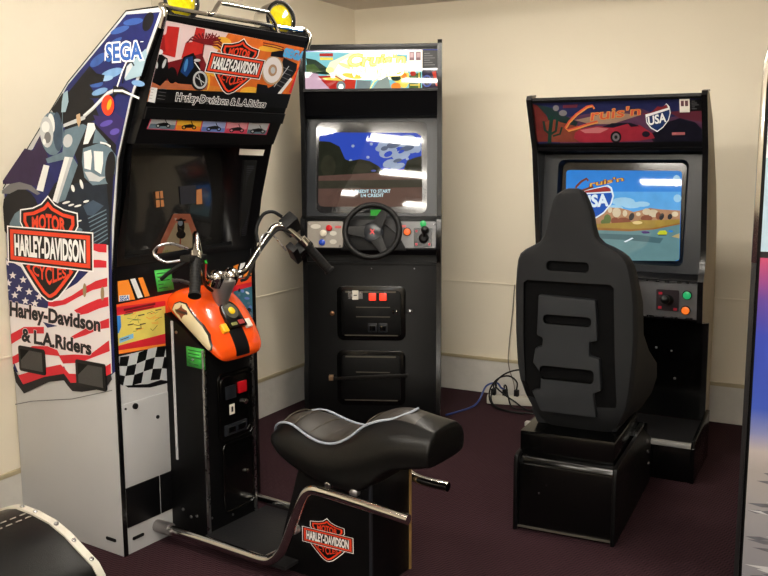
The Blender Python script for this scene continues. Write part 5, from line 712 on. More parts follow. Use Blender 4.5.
('P','black',[(0.4016,0.0596),(0.3999,0.051),(0.396,0.0432),(0.3904,0.037),(0.3834,0.0331),(0.3759,0.0318),(0.3686,0.0332),(0.3622,0.0373),(0.3573,0.0436),(0.3545,0.0515),(0.3539,0.0602),(0.3557,0.0689),(0.3596,0.0766),(0.3653,0.0827),(0.3722,0.0866),(0.3797,0.0879),(0.3869,0.0864),(0.3933,0.0823),(0.3981,0.0761),(0.401,0.0683)]),
('P','mgrey',[(0.3934,0.0597),(0.3923,0.054),(0.3897,0.0488),(0.386,0.0447),(0.3815,0.042),(0.3766,0.0412),(0.3718,0.0421),(0.3676,0.0449),(0.3644,0.049),(0.3625,0.0543),(0.3622,0.0601),(0.3633,0.0659),(0.3659,0.0711),(0.3696,0.0751),(0.3742,0.0777),(0.379,0.0786),(0.3838,0.0776),(0.388,0.0749),(0.3911,0.0707),(0.393,0.0655)]),
('P','black',[(0.3847,0.0598),(0.3842,0.0572),(0.3831,0.0549),(0.3814,0.0531),(0.3794,0.0519),(0.3773,0.0515),(0.3751,0.0519),(0.3733,0.0532),(0.3719,0.055),(0.371,0.0574),(0.3709,0.06),(0.3714,0.0626),(0.3725,0.0649),(0.3742,0.0668),(0.3762,0.0679),(0.3784,0.0683),(0.3805,0.0679),(0.3823,0.0667),(0.3837,0.0648),(0.3846,0.0624)]),
('P','mdark',[(0.5235,0.0719),(0.5225,0.0677),(0.5199,0.0639),(0.516,0.0609),(0.5113,0.059),(0.506,0.0584),(0.5009,0.0591),(0.4963,0.0611),(0.4927,0.0642),(0.4905,0.0681),(0.4899,0.0724),(0.4909,0.0766),(0.4935,0.0804),(0.4974,0.0834),(0.5022,0.0853),(0.5074,0.0859),(0.5125,0.0851),(0.5171,0.0831),(0.5207,0.08),(0.5229,0.0762)]),
('P','black',[(0.003,0.0326),(0.7431,0.0375),(0.7426,0.0104),(-0.0002,0.0252)]),
('P','mpinkl',[(0.6148,0.0784),(0.6677,0.0789),(0.6674,0.0668),(0.6144,0.0661)]),
('P','mdkred',[(0.1563,0.2133),(0.2234,0.2159),(0.2175,0.2),(0.1549,0.1995)]),
('P','white9',[(0.509,0.1612),(0.5259,0.1664),(0.5417,0.1754),(0.5629,0.1904),(0.5781,0.1872),(0.5967,0.2087),(0.6088,0.1946),(0.6129,0.167),(0.6041,0.1338),(0.5798,0.1006),(0.5541,0.0812),(0.5279,0.0987),(0.5109,0.1245)]),
('P','mblue',[(0.5127,0.1499),(0.6084,0.1808),(0.6087,0.163),(0.6006,0.135),(0.5783,0.1045),(0.5547,0.0866),(0.5306,0.1027),(0.5149,0.1265)]),
('P','mred2',[(0.4894,0.1645),(0.5259,0.1675),(0.5419,0.1782),(0.5606,0.196),(0.5783,0.1927),(0.597,0.2048),(0.6036,0.1893),(0.5415,0.1699),(0.5101,0.1617)]),
('T','white9','USA',[(0.5188,0.1497),(0.5916,0.1675),(0.5921,0.1285),(0.5212,0.113)],0,0.02),
('L','mscript2',0.0085,[(0.2933,0.1922),(0.2878,0.2049),(0.2638,0.1999),(0.214,0.1666),(0.1783,0.1323),(0.1587,0.1043),(0.1706,0.0923),(0.2082,0.1023),(0.2599,0.119),(0.3049,0.1309)]),
('L','mscript',0.0065,[(0.2909,0.1968),(0.2854,0.2095),(0.2615,0.2045),(0.2116,0.1713),(0.176,0.1371),(0.1563,0.1091),(0.1682,0.097),(0.2059,0.1071),(0.2575,0.1237),(0.3025,0.1356)]),
('T','mscript2',"ruis'n",[(0.2837,0.1913),(0.491,0.1991),(0.4861,0.1612),(0.2742,0.1385)],0,0.022),
('T','mscript',"ruis'n",[(0.2837,0.1913),(0.491,0.1991),(0.4861,0.1612),(0.2742,0.1385)],0,-0.012),
('P','black',[(0.6915,0.2215),(0.7405,0.2229),(0.7396,0.1725),(0.6902,0.1716)]),
('L','grey6',0.0018,[(0.6972,0.2149),(0.711,0.2149)]),
('L','grey6',0.0018,[(0.697,0.2066),(0.7187,0.2064)]),
('L','grey6',0.0018,[(0.6968,0.1984),(0.7263,0.198)]),
('L','grey6',0.0018,[(0.6966,0.1902),(0.7104,0.1902)]),
('L','grey6',0.0018,[(0.6964,0.1819),(0.7181,0.1817)])],
'right_screen':[
('P','Tsky',[(0.1147,0.4226),(0.1185,0.432),(0.1307,0.4351),(0.6201,0.4338),(0.6313,0.4308),(0.6353,0.4219),(0.6477,0.0498),(0.6443,0.0407),(0.6334,0.0372),(0.1488,0.0162),(0.1364,0.0189),(0.1319,0.0282)]),
('P','Tsky2',[(0.1185,0.3344),(0.6363,0.3431),(0.6407,0.2479),(0.1228,0.2335)]),
('P','Tcloud',[(0.4391,0.2948),(0.4345,0.2862),(0.4205,0.2791),(0.3998,0.2749),(0.3764,0.2743),(0.355,0.2776),(0.3399,0.2841),(0.3341,0.2925),(0.3389,0.3012),(0.3532,0.3083),(0.3741,0.3125),(0.3975,0.313),(0.4186,0.3096),(0.4335,0.3032)]),
('P','Tcloud',[(0.4696,0.2805),(0.4656,0.2739),(0.4536,0.2684),(0.436,0.2651),(0.4161,0.2646),(0.398,0.2671),(0.3852,0.272),(0.3804,0.2784),(0.3844,0.2851),(0.3966,0.2906),(0.4144,0.2939),(0.4342,0.2943),(0.4522,0.2918),(0.4648,0.2869)]),
('P','Tcloud',[(0.3888,0.2635),(0.3854,0.2569),(0.3753,0.2514),(0.3604,0.248),(0.3436,0.2476),(0.3282,0.2501),(0.3173,0.2551),(0.3131,0.2616),(0.3165,0.2683),(0.3268,0.2738),(0.3418,0.2771),(0.3586,0.2775),(0.3739,0.275),(0.3847,0.27)]),
('P','Tcloud',[(0.6319,0.3906),(0.6309,0.3791),(0.6268,0.3699),(0.6203,0.3647),(0.6127,0.3646),(0.6055,0.3696),(0.6002,0.3788),(0.5978,0.3902),(0.5988,0.4017),(0.6029,0.4109),(0.6095,0.4161),(0.6171,0.4161),(0.6242,0.4111),(0.6295,0.402)]),
('P','Tcloud',[(0.6402,0.3139),(0.639,0.3062),(0.6346,0.3),(0.628,0.2964),(0.6204,0.2963),(0.6134,0.2995),(0.6083,0.3056),(0.6061,0.3132),(0.6073,0.3208),(0.6117,0.3271),(0.6183,0.3306),(0.6259,0.3307),(0.6329,0.3275),(0.638,0.3214)]),
('P','Tcloud',[(0.506,0.2851),(0.5027,0.2799),(0.4928,0.2755),(0.4782,0.2728),(0.4619,0.2724),(0.4469,0.2744),(0.4364,0.2783),(0.4324,0.2834),(0.4357,0.2887),(0.4458,0.2931),(0.4604,0.2957),(0.4768,0.2961),(0.4917,0.2941),(0.5021,0.2902)]),
('P','Tcliff',[(0.2535,0.2294),(0.3281,0.2658),(0.3737,0.2647),(0.4117,0.2566),(0.4345,0.2482),(0.4709,0.2581),(0.507,0.268),(0.551,0.2632),(0.5943,0.2614),(0.6385,0.2603),(0.6415,0.1892),(0.2576,0.1605)]),
('P','Tcliff2',[(0.3794,0.2444),(0.3765,0.231),(0.3672,0.2225),(0.355,0.2221),(0.3447,0.2301),(0.3401,0.2433),(0.3431,0.2568),(0.3524,0.2653),(0.3646,0.2656),(0.3749,0.2576)]),
('P','Tcliff2',[(0.5124,0.2518),(0.5093,0.2429),(0.5002,0.2373),(0.4884,0.2369),(0.4785,0.2421),(0.4743,0.2507),(0.4774,0.2596),(0.4867,0.2653),(0.4984,0.2656),(0.5083,0.2604)]),
('P','Tcliff2',[(0.5448,0.2452),(0.5413,0.2347),(0.5308,0.2279),(0.5174,0.2275),(0.506,0.2336),(0.5012,0.244),(0.5047,0.2546),(0.5153,0.2614),(0.5288,0.2617),(0.54,0.2556)]),
('P','Tcliff2',[(0.3395,0.2547),(0.3379,0.2466),(0.3329,0.2415),(0.3263,0.2413),(0.3207,0.2462),(0.3182,0.2541),(0.3197,0.2622),(0.3248,0.2673),(0.3313,0.2675),(0.3369,0.2627)]),
('P','Tcliff2',[(0.4081,0.2414),(0.4066,0.2325),(0.4017,0.2269),(0.3952,0.2267),(0.3897,0.232),(0.3871,0.2408),(0.3886,0.2498),(0.3935,0.2554),(0.4,0.2555),(0.4056,0.2502)]),
('P','Tcliff2',[(0.631,0.244),(0.6288,0.237),(0.6219,0.2325),(0.6131,0.2323),(0.6057,0.2363),(0.6026,0.2432),(0.6049,0.2501),(0.6117,0.2546),(0.6205,0.2549),(0.6279,0.2508)]),
('P','Tcliff2',[(0.4677,0.2393),(0.466,0.234),(0.461,0.2306),(0.4547,0.2304),(0.4493,0.2335),(0.447,0.2388),(0.4486,0.2441),(0.4536,0.2475),(0.46,0.2477),(0.4654,0.2446)]),
('P','Tcliff3',[(0.4268,0.2043),(0.4209,0.1926),(0.4042,0.1849),(0.3829,0.1842),(0.3651,0.1908),(0.3578,0.2021),(0.3637,0.2139),(0.3806,0.2215),(0.4019,0.2222),(0.4195,0.2156)]),
('P','Tcliff3',[(0.5215,0.2223),(0.517,0.2134),(0.5042,0.2075),(0.4879,0.207),(0.4744,0.212),(0.4688,0.2207),(0.4733,0.2296),(0.4862,0.2354),(0.5025,0.2359),(0.516,0.2308)]),
('P','Tcliff3',[(0.3726,0.2064),(0.3698,0.1965),(0.3611,0.1901),(0.3499,0.1898),(0.3404,0.1955),(0.3363,0.2052),(0.3392,0.2151),(0.348,0.2215),(0.3592,0.2218),(0.3686,0.216)]),
('P','Tcliff3',[(0.5571,0.2345),(0.5555,0.224),(0.5501,0.2173),(0.543,0.2171),(0.5368,0.2234),(0.5339,0.2338),(0.5355,0.2443),(0.5409,0.2509),(0.548,0.2511),(0.5542,0.2448)]),
('P','Tdark',[(0.4398,0.2232),(0.4346,0.2138),(0.4271,0.2095),(0.42,0.2118),(0.4161,0.2199),(0.4169,0.2307),(0.4221,0.2401),(0.4297,0.2444),(0.4367,0.242),(0.4406,0.2339)]),
('P','Tdark',[(0.5699,0.2276),(0.5654,0.2191),(0.5589,0.2151),(0.5529,0.2171),(0.5497,0.2244),(0.5505,0.2341),(0.555,0.2426),(0.5615,0.2465),(0.5674,0.2445),(0.5707,0.2373)]),
('P','Tdark',[(0.6057,0.2287),(0.6018,0.2219),(0.5956,0.2189),(0.5897,0.2209),(0.5862,0.2271),(0.5865,0.2352),(0.5904,0.2419),(0.5966,0.2449),(0.6025,0.2429),(0.606,0.2367)]),
('P','Tgreen',[(0.3366,0.2128),(0.3351,0.2014),(0.3295,0.1928),(0.3213,0.1895),(0.3127,0.1923),(0.306,0.2004),(0.3031,0.2118),(0.3047,0.2233),(0.3103,0.2318),(0.3185,0.2351),(0.3271,0.2323),(0.3337,0.2242)]),
('P','Tgreen',[(0.3207,0.1994),(0.3202,0.1956),(0.3182,0.1921),(0.315,0.1893),(0.3108,0.1875),(0.3061,0.1867),(0.3014,0.1872),(0.297,0.1887),(0.2935,0.1913),(0.2911,0.1947),(0.2901,0.1984),(0.2906,0.2022),(0.2926,0.2057),(0.2958,0.2085),(0.3,0.2103),(0.3047,0.2111),(0.3094,0.2106),(0.3138,0.209),(0.3173,0.2065),(0.3197,0.2031)]),
('P','Tfield',[(0.256,0.1873),(0.4373,0.2032),(0.4663,0.2131),(0.5031,0.2127),(0.6395,0.2214),(0.6409,0.2002),(0.5272,0.1778),(0.4245,0.1681),(0.2572,0.1682)]),
('P','Tcream',[(0.4781,0.2015),(0.4771,0.1991),(0.4741,0.197),(0.4693,0.1951),(0.4632,0.1939),(0.4564,0.1933),(0.4495,0.1934),(0.4433,0.1943),(0.4382,0.1958),(0.435,0.1978),(0.4337,0.2),(0.4347,0.2024),(0.4377,0.2046),(0.4425,0.2064),(0.4487,0.2077),(0.4555,0.2083),(0.4624,0.2081),(0.4686,0.2072),(0.4736,0.2057),(0.4768,0.2038)]),
('P','Tbrown',[(0.2569,0.1728),(0.4243,0.1711),(0.5271,0.1793),(0.6405,0.2053),(0.641,0.198),(0.5275,0.1718),(0.4249,0.1606),(0.2576,0.1605)]),
('P','Troad',[(0.1241,0.1572),(0.2576,0.1605),(0.4249,0.1606),(0.5275,0.1718),(0.6409,0.1995),(0.6476,0.0452),(0.6296,0.0369),(0.1562,0.0168),(0.132,0.0233)]),
('P','Troad2',[(0.2585,0.1452),(0.4704,0.1458),(0.5733,0.1349),(0.5602,0.1121),(0.4124,0.1208),(0.2599,0.1222)]),
('P','Tsand',[(0.6225,0.1517),(0.6419,0.1598),(0.6426,0.1378),(0.6087,0.1438)]),
('P','Twhite',[(0.3994,0.1127),(0.4356,0.1324),(0.4432,0.1297),(0.4093,0.1101)]),
('P','Tpurple',[(0.4739,0.1609),(0.4913,0.166),(0.5098,0.1622),(0.5139,0.1549),(0.4847,0.1523)]),
('P','Tyel',[(0.5459,0.1561),(0.5568,0.1684),(0.5798,0.1708),(0.5897,0.1608),(0.5867,0.1518),(0.5506,0.1504)]),
('L','Tdark',0.004,[(0.5507,0.1489),(0.5868,0.1503)]),
('P','Tsky',[(0.6137,0.1676),(0.6133,0.1662),(0.6119,0.1649),(0.6098,0.1639),(0.607,0.1631),(0.6039,0.1628),(0.6008,0.1629),(0.598,0.1634),(0.5957,0.1643),(0.5942,0.1655),(0.5937,0.1668),(0.5941,0.1682),(0.5954,0.1695),(0.5976,0.1706),(0.6003,0.1713),(0.6034,0.1716),(0.6065,0.1715),(0.6093,0.171),(0.6116,0.1701),(0.6131,0.1689)]),
('P','Twhite',[(0.1849,0.3355),(0.3144,0.3681),(0.3318,0.3569),(0.3439,0.3192),(0.3348,0.2811),(0.303,0.2385),(0.2661,0.213),(0.222,0.2362),(0.188,0.2816)]),
('P','Tblue',[(0.1918,0.3318),(0.3096,0.3615),(0.3255,0.3514),(0.3365,0.3171),(0.3283,0.2824),(0.2993,0.2435),(0.2657,0.2203),(0.2256,0.2415),(0.1947,0.2828)]),
('P','Tred',[(0.2081,0.339),(0.2996,0.3603),(0.3229,0.353),(0.3284,0.3379),(0.201,0.3281)]),
('L','Twhite',0.006,[(0.1933,0.3257),(0.333,0.3365)]),
('T','Twhite','USA',[(0.1939,0.3156),(0.3138,0.327),(0.3185,0.2739),(0.1985,0.2633)],0,0.03),
('L','Tscript',0.01,[(0.2209,0.386),(0.2126,0.3959),(0.1899,0.3833),(0.1677,0.3599),(0.1624,0.3429),(0.177,0.3354),(0.2078,0.3451),(0.2458,0.3595)]),
('T','Tscript',"ruis'n",[(0.2328,0.3823),(0.377,0.4081),(0.3813,0.3878),(0.2303,0.3593)],0,0.05),
('T','Tsc2',"ruis'n",[(0.2328,0.3823),(0.377,0.4081),(0.3813,0.3878),(0.2303,0.3593)],0,0)],
'seat_emblem':[
('M',[(0.6215,0.1734),(0.8279,0.18),(0.8283,0.1298),(0.6219,0.1224)])],
'bike_screen':[
('P','Hroad1',[(0.3096,1.2),(0.3916,1.1951),(0.4245,1.1247),(0.4521,1.0432),(0.458,1.0227),(0.2137,1.0472),(0.2455,1.1101)]),
('P','Hroad2',[(0.3181,1.1662),(0.3806,1.162),(0.3971,1.117),(0.4283,1.0356),(0.2385,1.0495),(0.2742,1.1077)]),
('P','Hwin',[(0.2268,1.2835),(0.2613,1.2849),(0.2657,1.2288),(0.2285,1.227)]),
('P','Hwin',[(0.4295,1.2824),(0.4568,1.2853),(0.4568,1.2286),(0.4268,1.2282)]),
('P','Hdk',[(0.2439,1.2828),(0.2488,1.2826),(0.2507,1.2268),(0.2457,1.227)]),
('P','Hdk',[(0.2278,1.2585),(0.2648,1.2587),(0.2645,1.2531),(0.2275,1.253)]),
('P','Hblue',[(0.3443,1.2979),(0.4276,1.2999),(0.4243,1.2322),(0.3474,1.2312)]),
('P','Hdk',[(0.3615,1.1488),(0.3601,1.1387),(0.357,1.1298),(0.3526,1.1229),(0.3472,1.1187),(0.3415,1.1175),(0.336,1.1196),(0.3312,1.1246),(0.3275,1.1321),(0.3255,1.1413),(0.3251,1.1514),(0.3265,1.1613),(0.3295,1.1702),(0.3339,1.1771),(0.3392,1.1813),(0.3449,1.1826),(0.3504,1.1806),(0.3553,1.1757),(0.3589,1.1682),(0.3611,1.1589)]),
('P','Hgrey',[(0.3531,1.1638),(0.3523,1.1603),(0.3505,1.1572),(0.3477,1.1548),(0.3444,1.1534),(0.3408,1.1531),(0.3372,1.154),(0.334,1.1558),(0.3316,1.1585),(0.3301,1.1618),(0.3297,1.1654),(0.3305,1.1689),(0.3323,1.172),(0.335,1.1743),(0.3383,1.1757),(0.3419,1.1761),(0.3455,1.1753),(0.3487,1.1734),(0.3512,1.1707),(0.3527,1.1674)]),
('P','Hdk',[(0.3653,1.1195),(0.3639,1.1148),(0.3603,1.1108),(0.3549,1.1078),(0.3482,1.1062),(0.3409,1.106),(0.3338,1.1073),(0.3274,1.1101),(0.3224,1.1138),(0.3193,1.1184),(0.3185,1.1232),(0.3198,1.1278),(0.3233,1.1318),(0.3287,1.1348),(0.3353,1.1365),(0.3425,1.1367),(0.3497,1.1354),(0.3562,1.1327),(0.3612,1.1289),(0.3643,1.1244)]),
('L','Hdk',0.006,[(0.3212,1.1755),(0.3679,1.1725)]),
('L','Hred',0.006,[(0.3384,1.1072),(0.3341,1.0738)]),
('T','Hyel','LAP 1',[(0.2522,1.0718),(0.2849,1.0706),(0.2836,1.0459),(0.2509,1.0473)],0,0)],
}
EMIT.update(Hroad1=(150,84,60,.35), Hroad2=(146,126,96,.35), Hwin=(190,120,70,.5), Hdk=(40,34,28,.2), Hblue=(40,46,62,.2), Hgrey=(120,124,128,.3), Hred=(130,50,36,.35), Hyel=(110,120,40,.4))

# ================================================================== the room
W_, D_, HC = 5.0, 7.2, 2.268
def wallmat(name, col):
    return mat(name, col, .75, noise=.05, nscale=2.2, bump=.15, bscale=60)
WALL = wallmat('cream_wall_paint', (234, 224, 203))
CEIL = mat('ceiling_paint', (214, 204, 194), .85, bump=.15, bscale=40)
def baseboard_mat():
    m = mat('rough_white_plaster', (208, 204, 196), .8, noise=.10, nscale=16, bump=.9, bscale=45)
    return m
BASEM = baseboard_mat()
TRIM = mat('beige_wood_strip', (186, 172, 140), .6, noise=.15, nscale=9)
def carpet_mat():
    m = bpy.data.materials.new('maroon_zigzag_carpet'); m.use_nodes = True; nt = m.node_tree; b = nt.nodes['Principled BSDF']
    b.inputs['Roughness'].default_value = .95; b.inputs['Specular IOR Level'].default_value = .15
    tc = nt.nodes.new('ShaderNodeTexCoord'); sp = nt.nodes.new('ShaderNodeSeparateXYZ'); nt.links.new(tc.outputs['Object'], sp.inputs[0])
    def mth(op, a, bb=None):
        n = nt.nodes.new('ShaderNodeMath'); n.operation = op
        for i, q in enumerate((a, bb)):
            if q is None: continue
            if isinstance(q, (int, float)): n.inputs[i].default_value = q
            else: nt.links.new(q, n.inputs[i])
        return n.outputs[0]
    # rotated zigzag rows
    u = mth('ADD', mth('MULTIPLY', sp.outputs[0], .8), mth('MULTIPLY', sp.outputs[1], .6))
    v = mth('SUBTRACT', mth('MULTIPLY', sp.outputs[1], .8), mth('MULTIPLY', sp.outputs[0], .6))
    zz = mth('MULTIPLY', mth('PINGPONG', u, .013), .9)
    st = mth('SINE', mth('MULTIPLY', mth('ADD', v, zz), 2*math.pi/.0155))
    f = mth('MULTIPLY', mth('ADD', st, 1.0), .5)
    no = nt.nodes.new('ShaderNodeTexNoise'); no.inputs['Scale'].default_value = 260; no.inputs['Detail'].default_value = 2; nt.links.new(tc.outputs['Object'], no.inputs['Vector'])
    f2 = mth('MULTIPLY', f, mth('ADD', mth('MULTIPLY', no.outputs['Fac'], .9), .5))
    cr = nt.nodes.new('ShaderNodeValToRGB'); nt.links.new(f2, cr.inputs[0])
    cr.color_ramp.elements[0].position = .12; cr.color_ramp.elements[0].color = rgb((30, 18, 23))
    cr.color_ramp.elements[1].position = .8; cr.color_ramp.elements[1].color = rgb((64, 38, 45))
    nt.links.new(cr.outputs[0], b.inputs['Base Color'])
    bp = nt.nodes.new('ShaderNodeBump'); bp.inputs['Strength'].default_value = .5; bp.inputs['Distance'].default_value = .004
    nt.links.new(f2, bp.inputs['Height']); nt.links.new(bp.outputs[0], b.inputs['Normal'])
    return m
T = .12
struct(MB().use(carpet_mat()).box(-.25, W_+T, -D_-T, T, -.1, 0).build('floor'))
struct(MB().use(CEIL).box(-.25, W_+T, -D_-T, T, HC, HC+.1).build('ceiling'))
LW = -.0125*D_
def lwall(t, z0, z1): return [(LW+t,-D_),(t,0),(-T,0),(-T,-D_)]
def lbox(m, t, z0, z1): return MB().use(m).prism([(LW+t,-D_),(t,0),(-.2,0),(-.2,-D_)], (0,0,z0), (1,0,0), (0,1,0), (0,0,z1-z0))
struct(lbox(WALL, 0, 0, HC).build('wall_left'))
struct(MB().use(WALL).box(-.25, W_+T, 0, T, 0, HC).build('wall_back'))
struct(MB().use(WALL).box(W_, W_+T, -D_, 0, 0, HC).build('wall_right'))
struct(MB().use(WALL).box(-.25, W_+T, -D_-T, -D_, 0, HC).build('wall_front'))
struct(lbox(BASEM, .005, 0, .197).build('baseboard_left'))
struct(MB().use(BASEM).box(.008, W_, -.008, 0, 0, .197).build('baseboard_back'))
struct(lbox(TRIM, .008, .197, .216).build('trim_1', bevel=.002))
struct(MB().use(TRIM).box(.014, W_, -.014, 0, .197, .216).build('trim_2', bevel=.002))
SEAM = WALL
struct(lbox(SEAM, .005, .654, .664).build('trim_3', bevel=.002))
struct(MB().use(SEAM).box(.007, W_, -.007, 0, .654, .664).build('trim_4', bevel=.002))

# ================================================================== motorcycle cabinet
HO = (.547, -2.656, 0)
bike = empty('motorcycle_arcade_machine', 'tall motorcycle arcade machine at left with orange tank, handlebars, black saddle and flag-covered side', 'arcade machine', HO, R(84.5))
WB = .73
PF = [(0,0),(0,.95),(-.018,1.08),(-.069,1.40),(-.145,1.588),(-.302,1.845),(-.288,1.862),(-.139,1.862),(.163,1.656),(.567,1.289),(.575,0)]
lp = MB().use(WHITEL).side(PF, 0, .018).build('side_panel', bike, bevel=.002)
lp['label'] = 'white side panel printed with a motorcycle, shield and flag'
Art((0,0,0), (0,-1,0), (0,0,1)).run(ART['side']).build('side_artwork', lp)
rp = MB().use(BLK).side(PF, WB-.018, WB).build('side_panel', bike, bevel=.002)
for x, par in ((.0095, lp), (WB-.0095, rp)):
    MB().use(TMOLD).ribbon([(x, y-.002, z) for y, z in PF[:6]] + [(x,-.288,1.864),(x,-.139,1.864),(x,.164,1.658),(x,.568,1.291)], (1,0,0), .017, .005).build('edge_molding', par)
for (u0, u1, za, zb) in ((.372,.528,.709,.612), (.040,.199,.697,.600)):
    v = MB().use(RUB).prism(rrect(-u1, -u0, zb, za, .01), (-.001,0,0), (0,-1,0), (0,0,1), (-.007,0,0)).build('vent', lp, bevel=.001)
    a0, a1, b0, b1 = u0+.014, u1-.014, zb+.012, za-.012
    mb = MB().use(mat('vent_dark', (9,9,10), .5, spec=.1)).add([(-.0086,a1,b0+.03),(-.0086,(a0+a1)/2+.01,b1),(-.0086,a1,b1)], [(0,1,2)])
    mb.use(mat('vent_grille', (52,52,53), .45, bump=.6, bscale=300)).add([(-.0086,a1,b0+.03),(-.0086,a1,b0),(-.0086,a0,b0),(-.0086,a0,b1),(-.0086,(a0+a1)/2+.01,b1)], [(0,1,2,3,4)])
    mb.build('vent_grille', lp)
MB().use(WHITEL).side([(0,0),(0,1.035),(.45,1.0),(.56,.9),(.56,0)], .018, WB-.018).build('cabinet_body', bike, bevel=.001)
MB().use(BLK).side([(-.285,1.852),(-.139,1.852),(.163,1.646),(.556,1.283),(.556,.9),(.54,.9),(.54,1.27),(.155,1.625),(-.145,1.832),(-.285,1.832)], .018, WB-.018).build('rear_panel', bike)
# marquee
mq = MB().use(BLK).side([(-.304,1.84),(-.1745,1.53),(-.02,1.53),(-.02,1.80),(-.15,1.835)], .018, WB-.018).build('marquee', bike)
Art((0,-.175,1.53), (1,0,0), (0,-.13,.31), .019, WB-.019).run(ART['marq']).build('marquee_artwork', mq)
for a, b in (((-.306,1.842),(-.300,1.828)), ((-.190,1.566),(-.175,1.530))):
    MB().use(BLKS).prism([(0,0),(WB-.04,0),(WB-.04,math.hypot(a[0]-b[0],a[1]-b[1])),(0,math.hypot(a[0]-b[0],a[1]-b[1]))], (.02,b[0],b[1]), (1,0,0), Vector((0,a[0]-b[0],a[1]-b[1])).normalized(), Vector((0,-.92,-.387))*.006).build('marquee_retainer', mq)
hp = MB().use(BLKS).side([(-.1855,1.556),(-.130,1.45),(-.02,1.45),(-.02,1.53),(-.1745,1.53)], .018, WB-.018).build('header_panel', bike)
Art((0,-.12,1.43), (1,0,0), (0,-.065,.125)).run(ART['bikes']).build('bike_picture_strip', hp)
# chrome rails over the marquee
ct = MB().use(CHROME)
ct.tube([(.004,-.290,1.80),(.004,-.308,1.846),(.004,-.292,1.868),(.03,-.29,1.868)], .009, 10, True, 5)
ct.tube([(.02,-.290,1.866),(.37,-.290,1.866),(WB-.03,-.290,1.866)], .007, 8)
ct.tube([(.205,-.295,1.868),(.228,-.295,1.872),(.258,-.295,1.905),(.285,-.295,1.909),(.475,-.295,1.909),(.505,-.295,1.904),(.545,-.295,1.866),(.56,-.30,1.83)], .0075, 10, True, 5)
ct.tube([(.66,-.29,1.868),(.70,-.29,1.872),(WB-.004,-.292,1.866),(WB-.004,-.308,1.842),(WB-.004,-.295,1.80)], .007, 10, True, 5)
ct.build('chrome_rail', bike)
for i, sx in enumerate((-1, 1)):
    cx = .365 + sx*.245; O = Vector((cx, -.225, 1.895)); ax = Vector((-.22, -.97, .04)).normalized()
    hs = MB().use(CHROME).lathe([(.012,-.075),(.035,-.068),(.052,-.045),(.061,-.01),(.064,.02),(.064,.052),(.058,.056),(.054,.05)], O, ax, 32).build('spotlight', bike)
    MB().use(RUB).torus(O + ax*.052, ax, .060, .006, 36, 8).build('rim', hs)
    MB().use(YLENS).lathe([(.056,.044),(.05,.05),(.03,.054),(0,.056)], O, ax, 28).build('yellow_lens', hs)
    MB().use(CHROME).cyl(O + Vector((0,0,-.066)), (cx, -.20, 1.84), .012).build('bracket', hs)
# monitor
bz = MB().use(BLKS)
o0, o1, x0, x1 = (-.004,1.036), (-.124,1.45), .018, WB-.018
i0, i1, ix0, ix1 = (-.012,1.062), (-.03,1.437), .055, .602
oc = [(x0,*o0),(x1,*o0),(x1,*o1),(x0,*o1)]; ic = [(ix0,*i0),(ix1,*i0),(ix1,*i1),(ix0,*i1)]; dc = [(ix0,.05,1.062),(ix1,.05,1.062),(ix1,.05,1.437),(ix0,.05,1.437)]
V8 = oc + ic + dc
bz.add(V8, [(0,1,5,4),(1,2,6,5),(2,3,7,6),(3,0,4,7),(4,5,9,8),(5,6,10,9),(6,7,11,10),(7,4,8,11)])
bzo = bz.build('monitor_bezel', bike, fix=False)
scr = MB().use(CRT); nu, nv = 16, 12; vs = []; fs = []
for j in range(nv+1):
    for i in range(nu+1):
        a, b = 2*i/nu-1, 2*j/nv-1
        vs.append((ix0 + (ix1-ix0)*i/nu, .012 + .03*(a*a*.8 + b*b*.5), 1.062 + .375*j/nv))
for j in range(nv):
    for i in range(nu): fs.append((j*(nu+1)+i, j*(nu+1)+i+1, (j+1)*(nu+1)+i+1, (j+1)*(nu+1)+i))
so = scr.add(vs, fs).build('monitor_screen', bike, fix=False)
Art((0,.010,0), (1,0,0), (0,0,1), ix0, ix1).run(ART['bike_screen']).build('screen_picture', so)
gr = MB().use(RUB)
def colpt(x, z):   # on the sloping right-hand bezel column
    t = (x-ix1)/(x1-ix1); k = (z-1.062)/.375
    return (-.012-.018*k)*(1-t) + (-.006-.116*k)*t
gpts = [(.632, 1.09), (.672, 1.09), (.672, 1.39), (.632, 1.39)]
gr.add([(x, colpt(x,z)-.0015, z) for x, z in gpts] + [(x, colpt(x,z)+.01, z) for x, z in gpts], [(0,1,2,3),(4,7,6,5),(0,4,5,1),(1,5,6,2),(2,6,7,3),(3,7,4,0)])
gr.use(GREYPL)
for i in range(34):
    z = 1.094 + i*.0082; gr.add([(.640,colpt(.640,z)-.004,z),(.664,colpt(.664,z)-.004,z),(.664,colpt(.664,z+.004)-.004,z+.004),(.640,colpt(.640,z+.004)-.004,z+.004)], [(0,1,2,3)])
gr.build('speaker_grille', bike)
mb = MB().use(CARD); q = [(.614,1.411),(.688,1.407),(.690,1.430),(.616,1.434)]
mb.add([(x, colpt(x,z)-.003, z) for x, z in q] + [(x, colpt(x,z)-.001, z) for x, z in q], [(0,1,2,3),(4,7,6,5),(0,4,5,1),(1,5,6,2),(2,6,7,3),(3,7,4,0)]).build('white_sticker', bike)
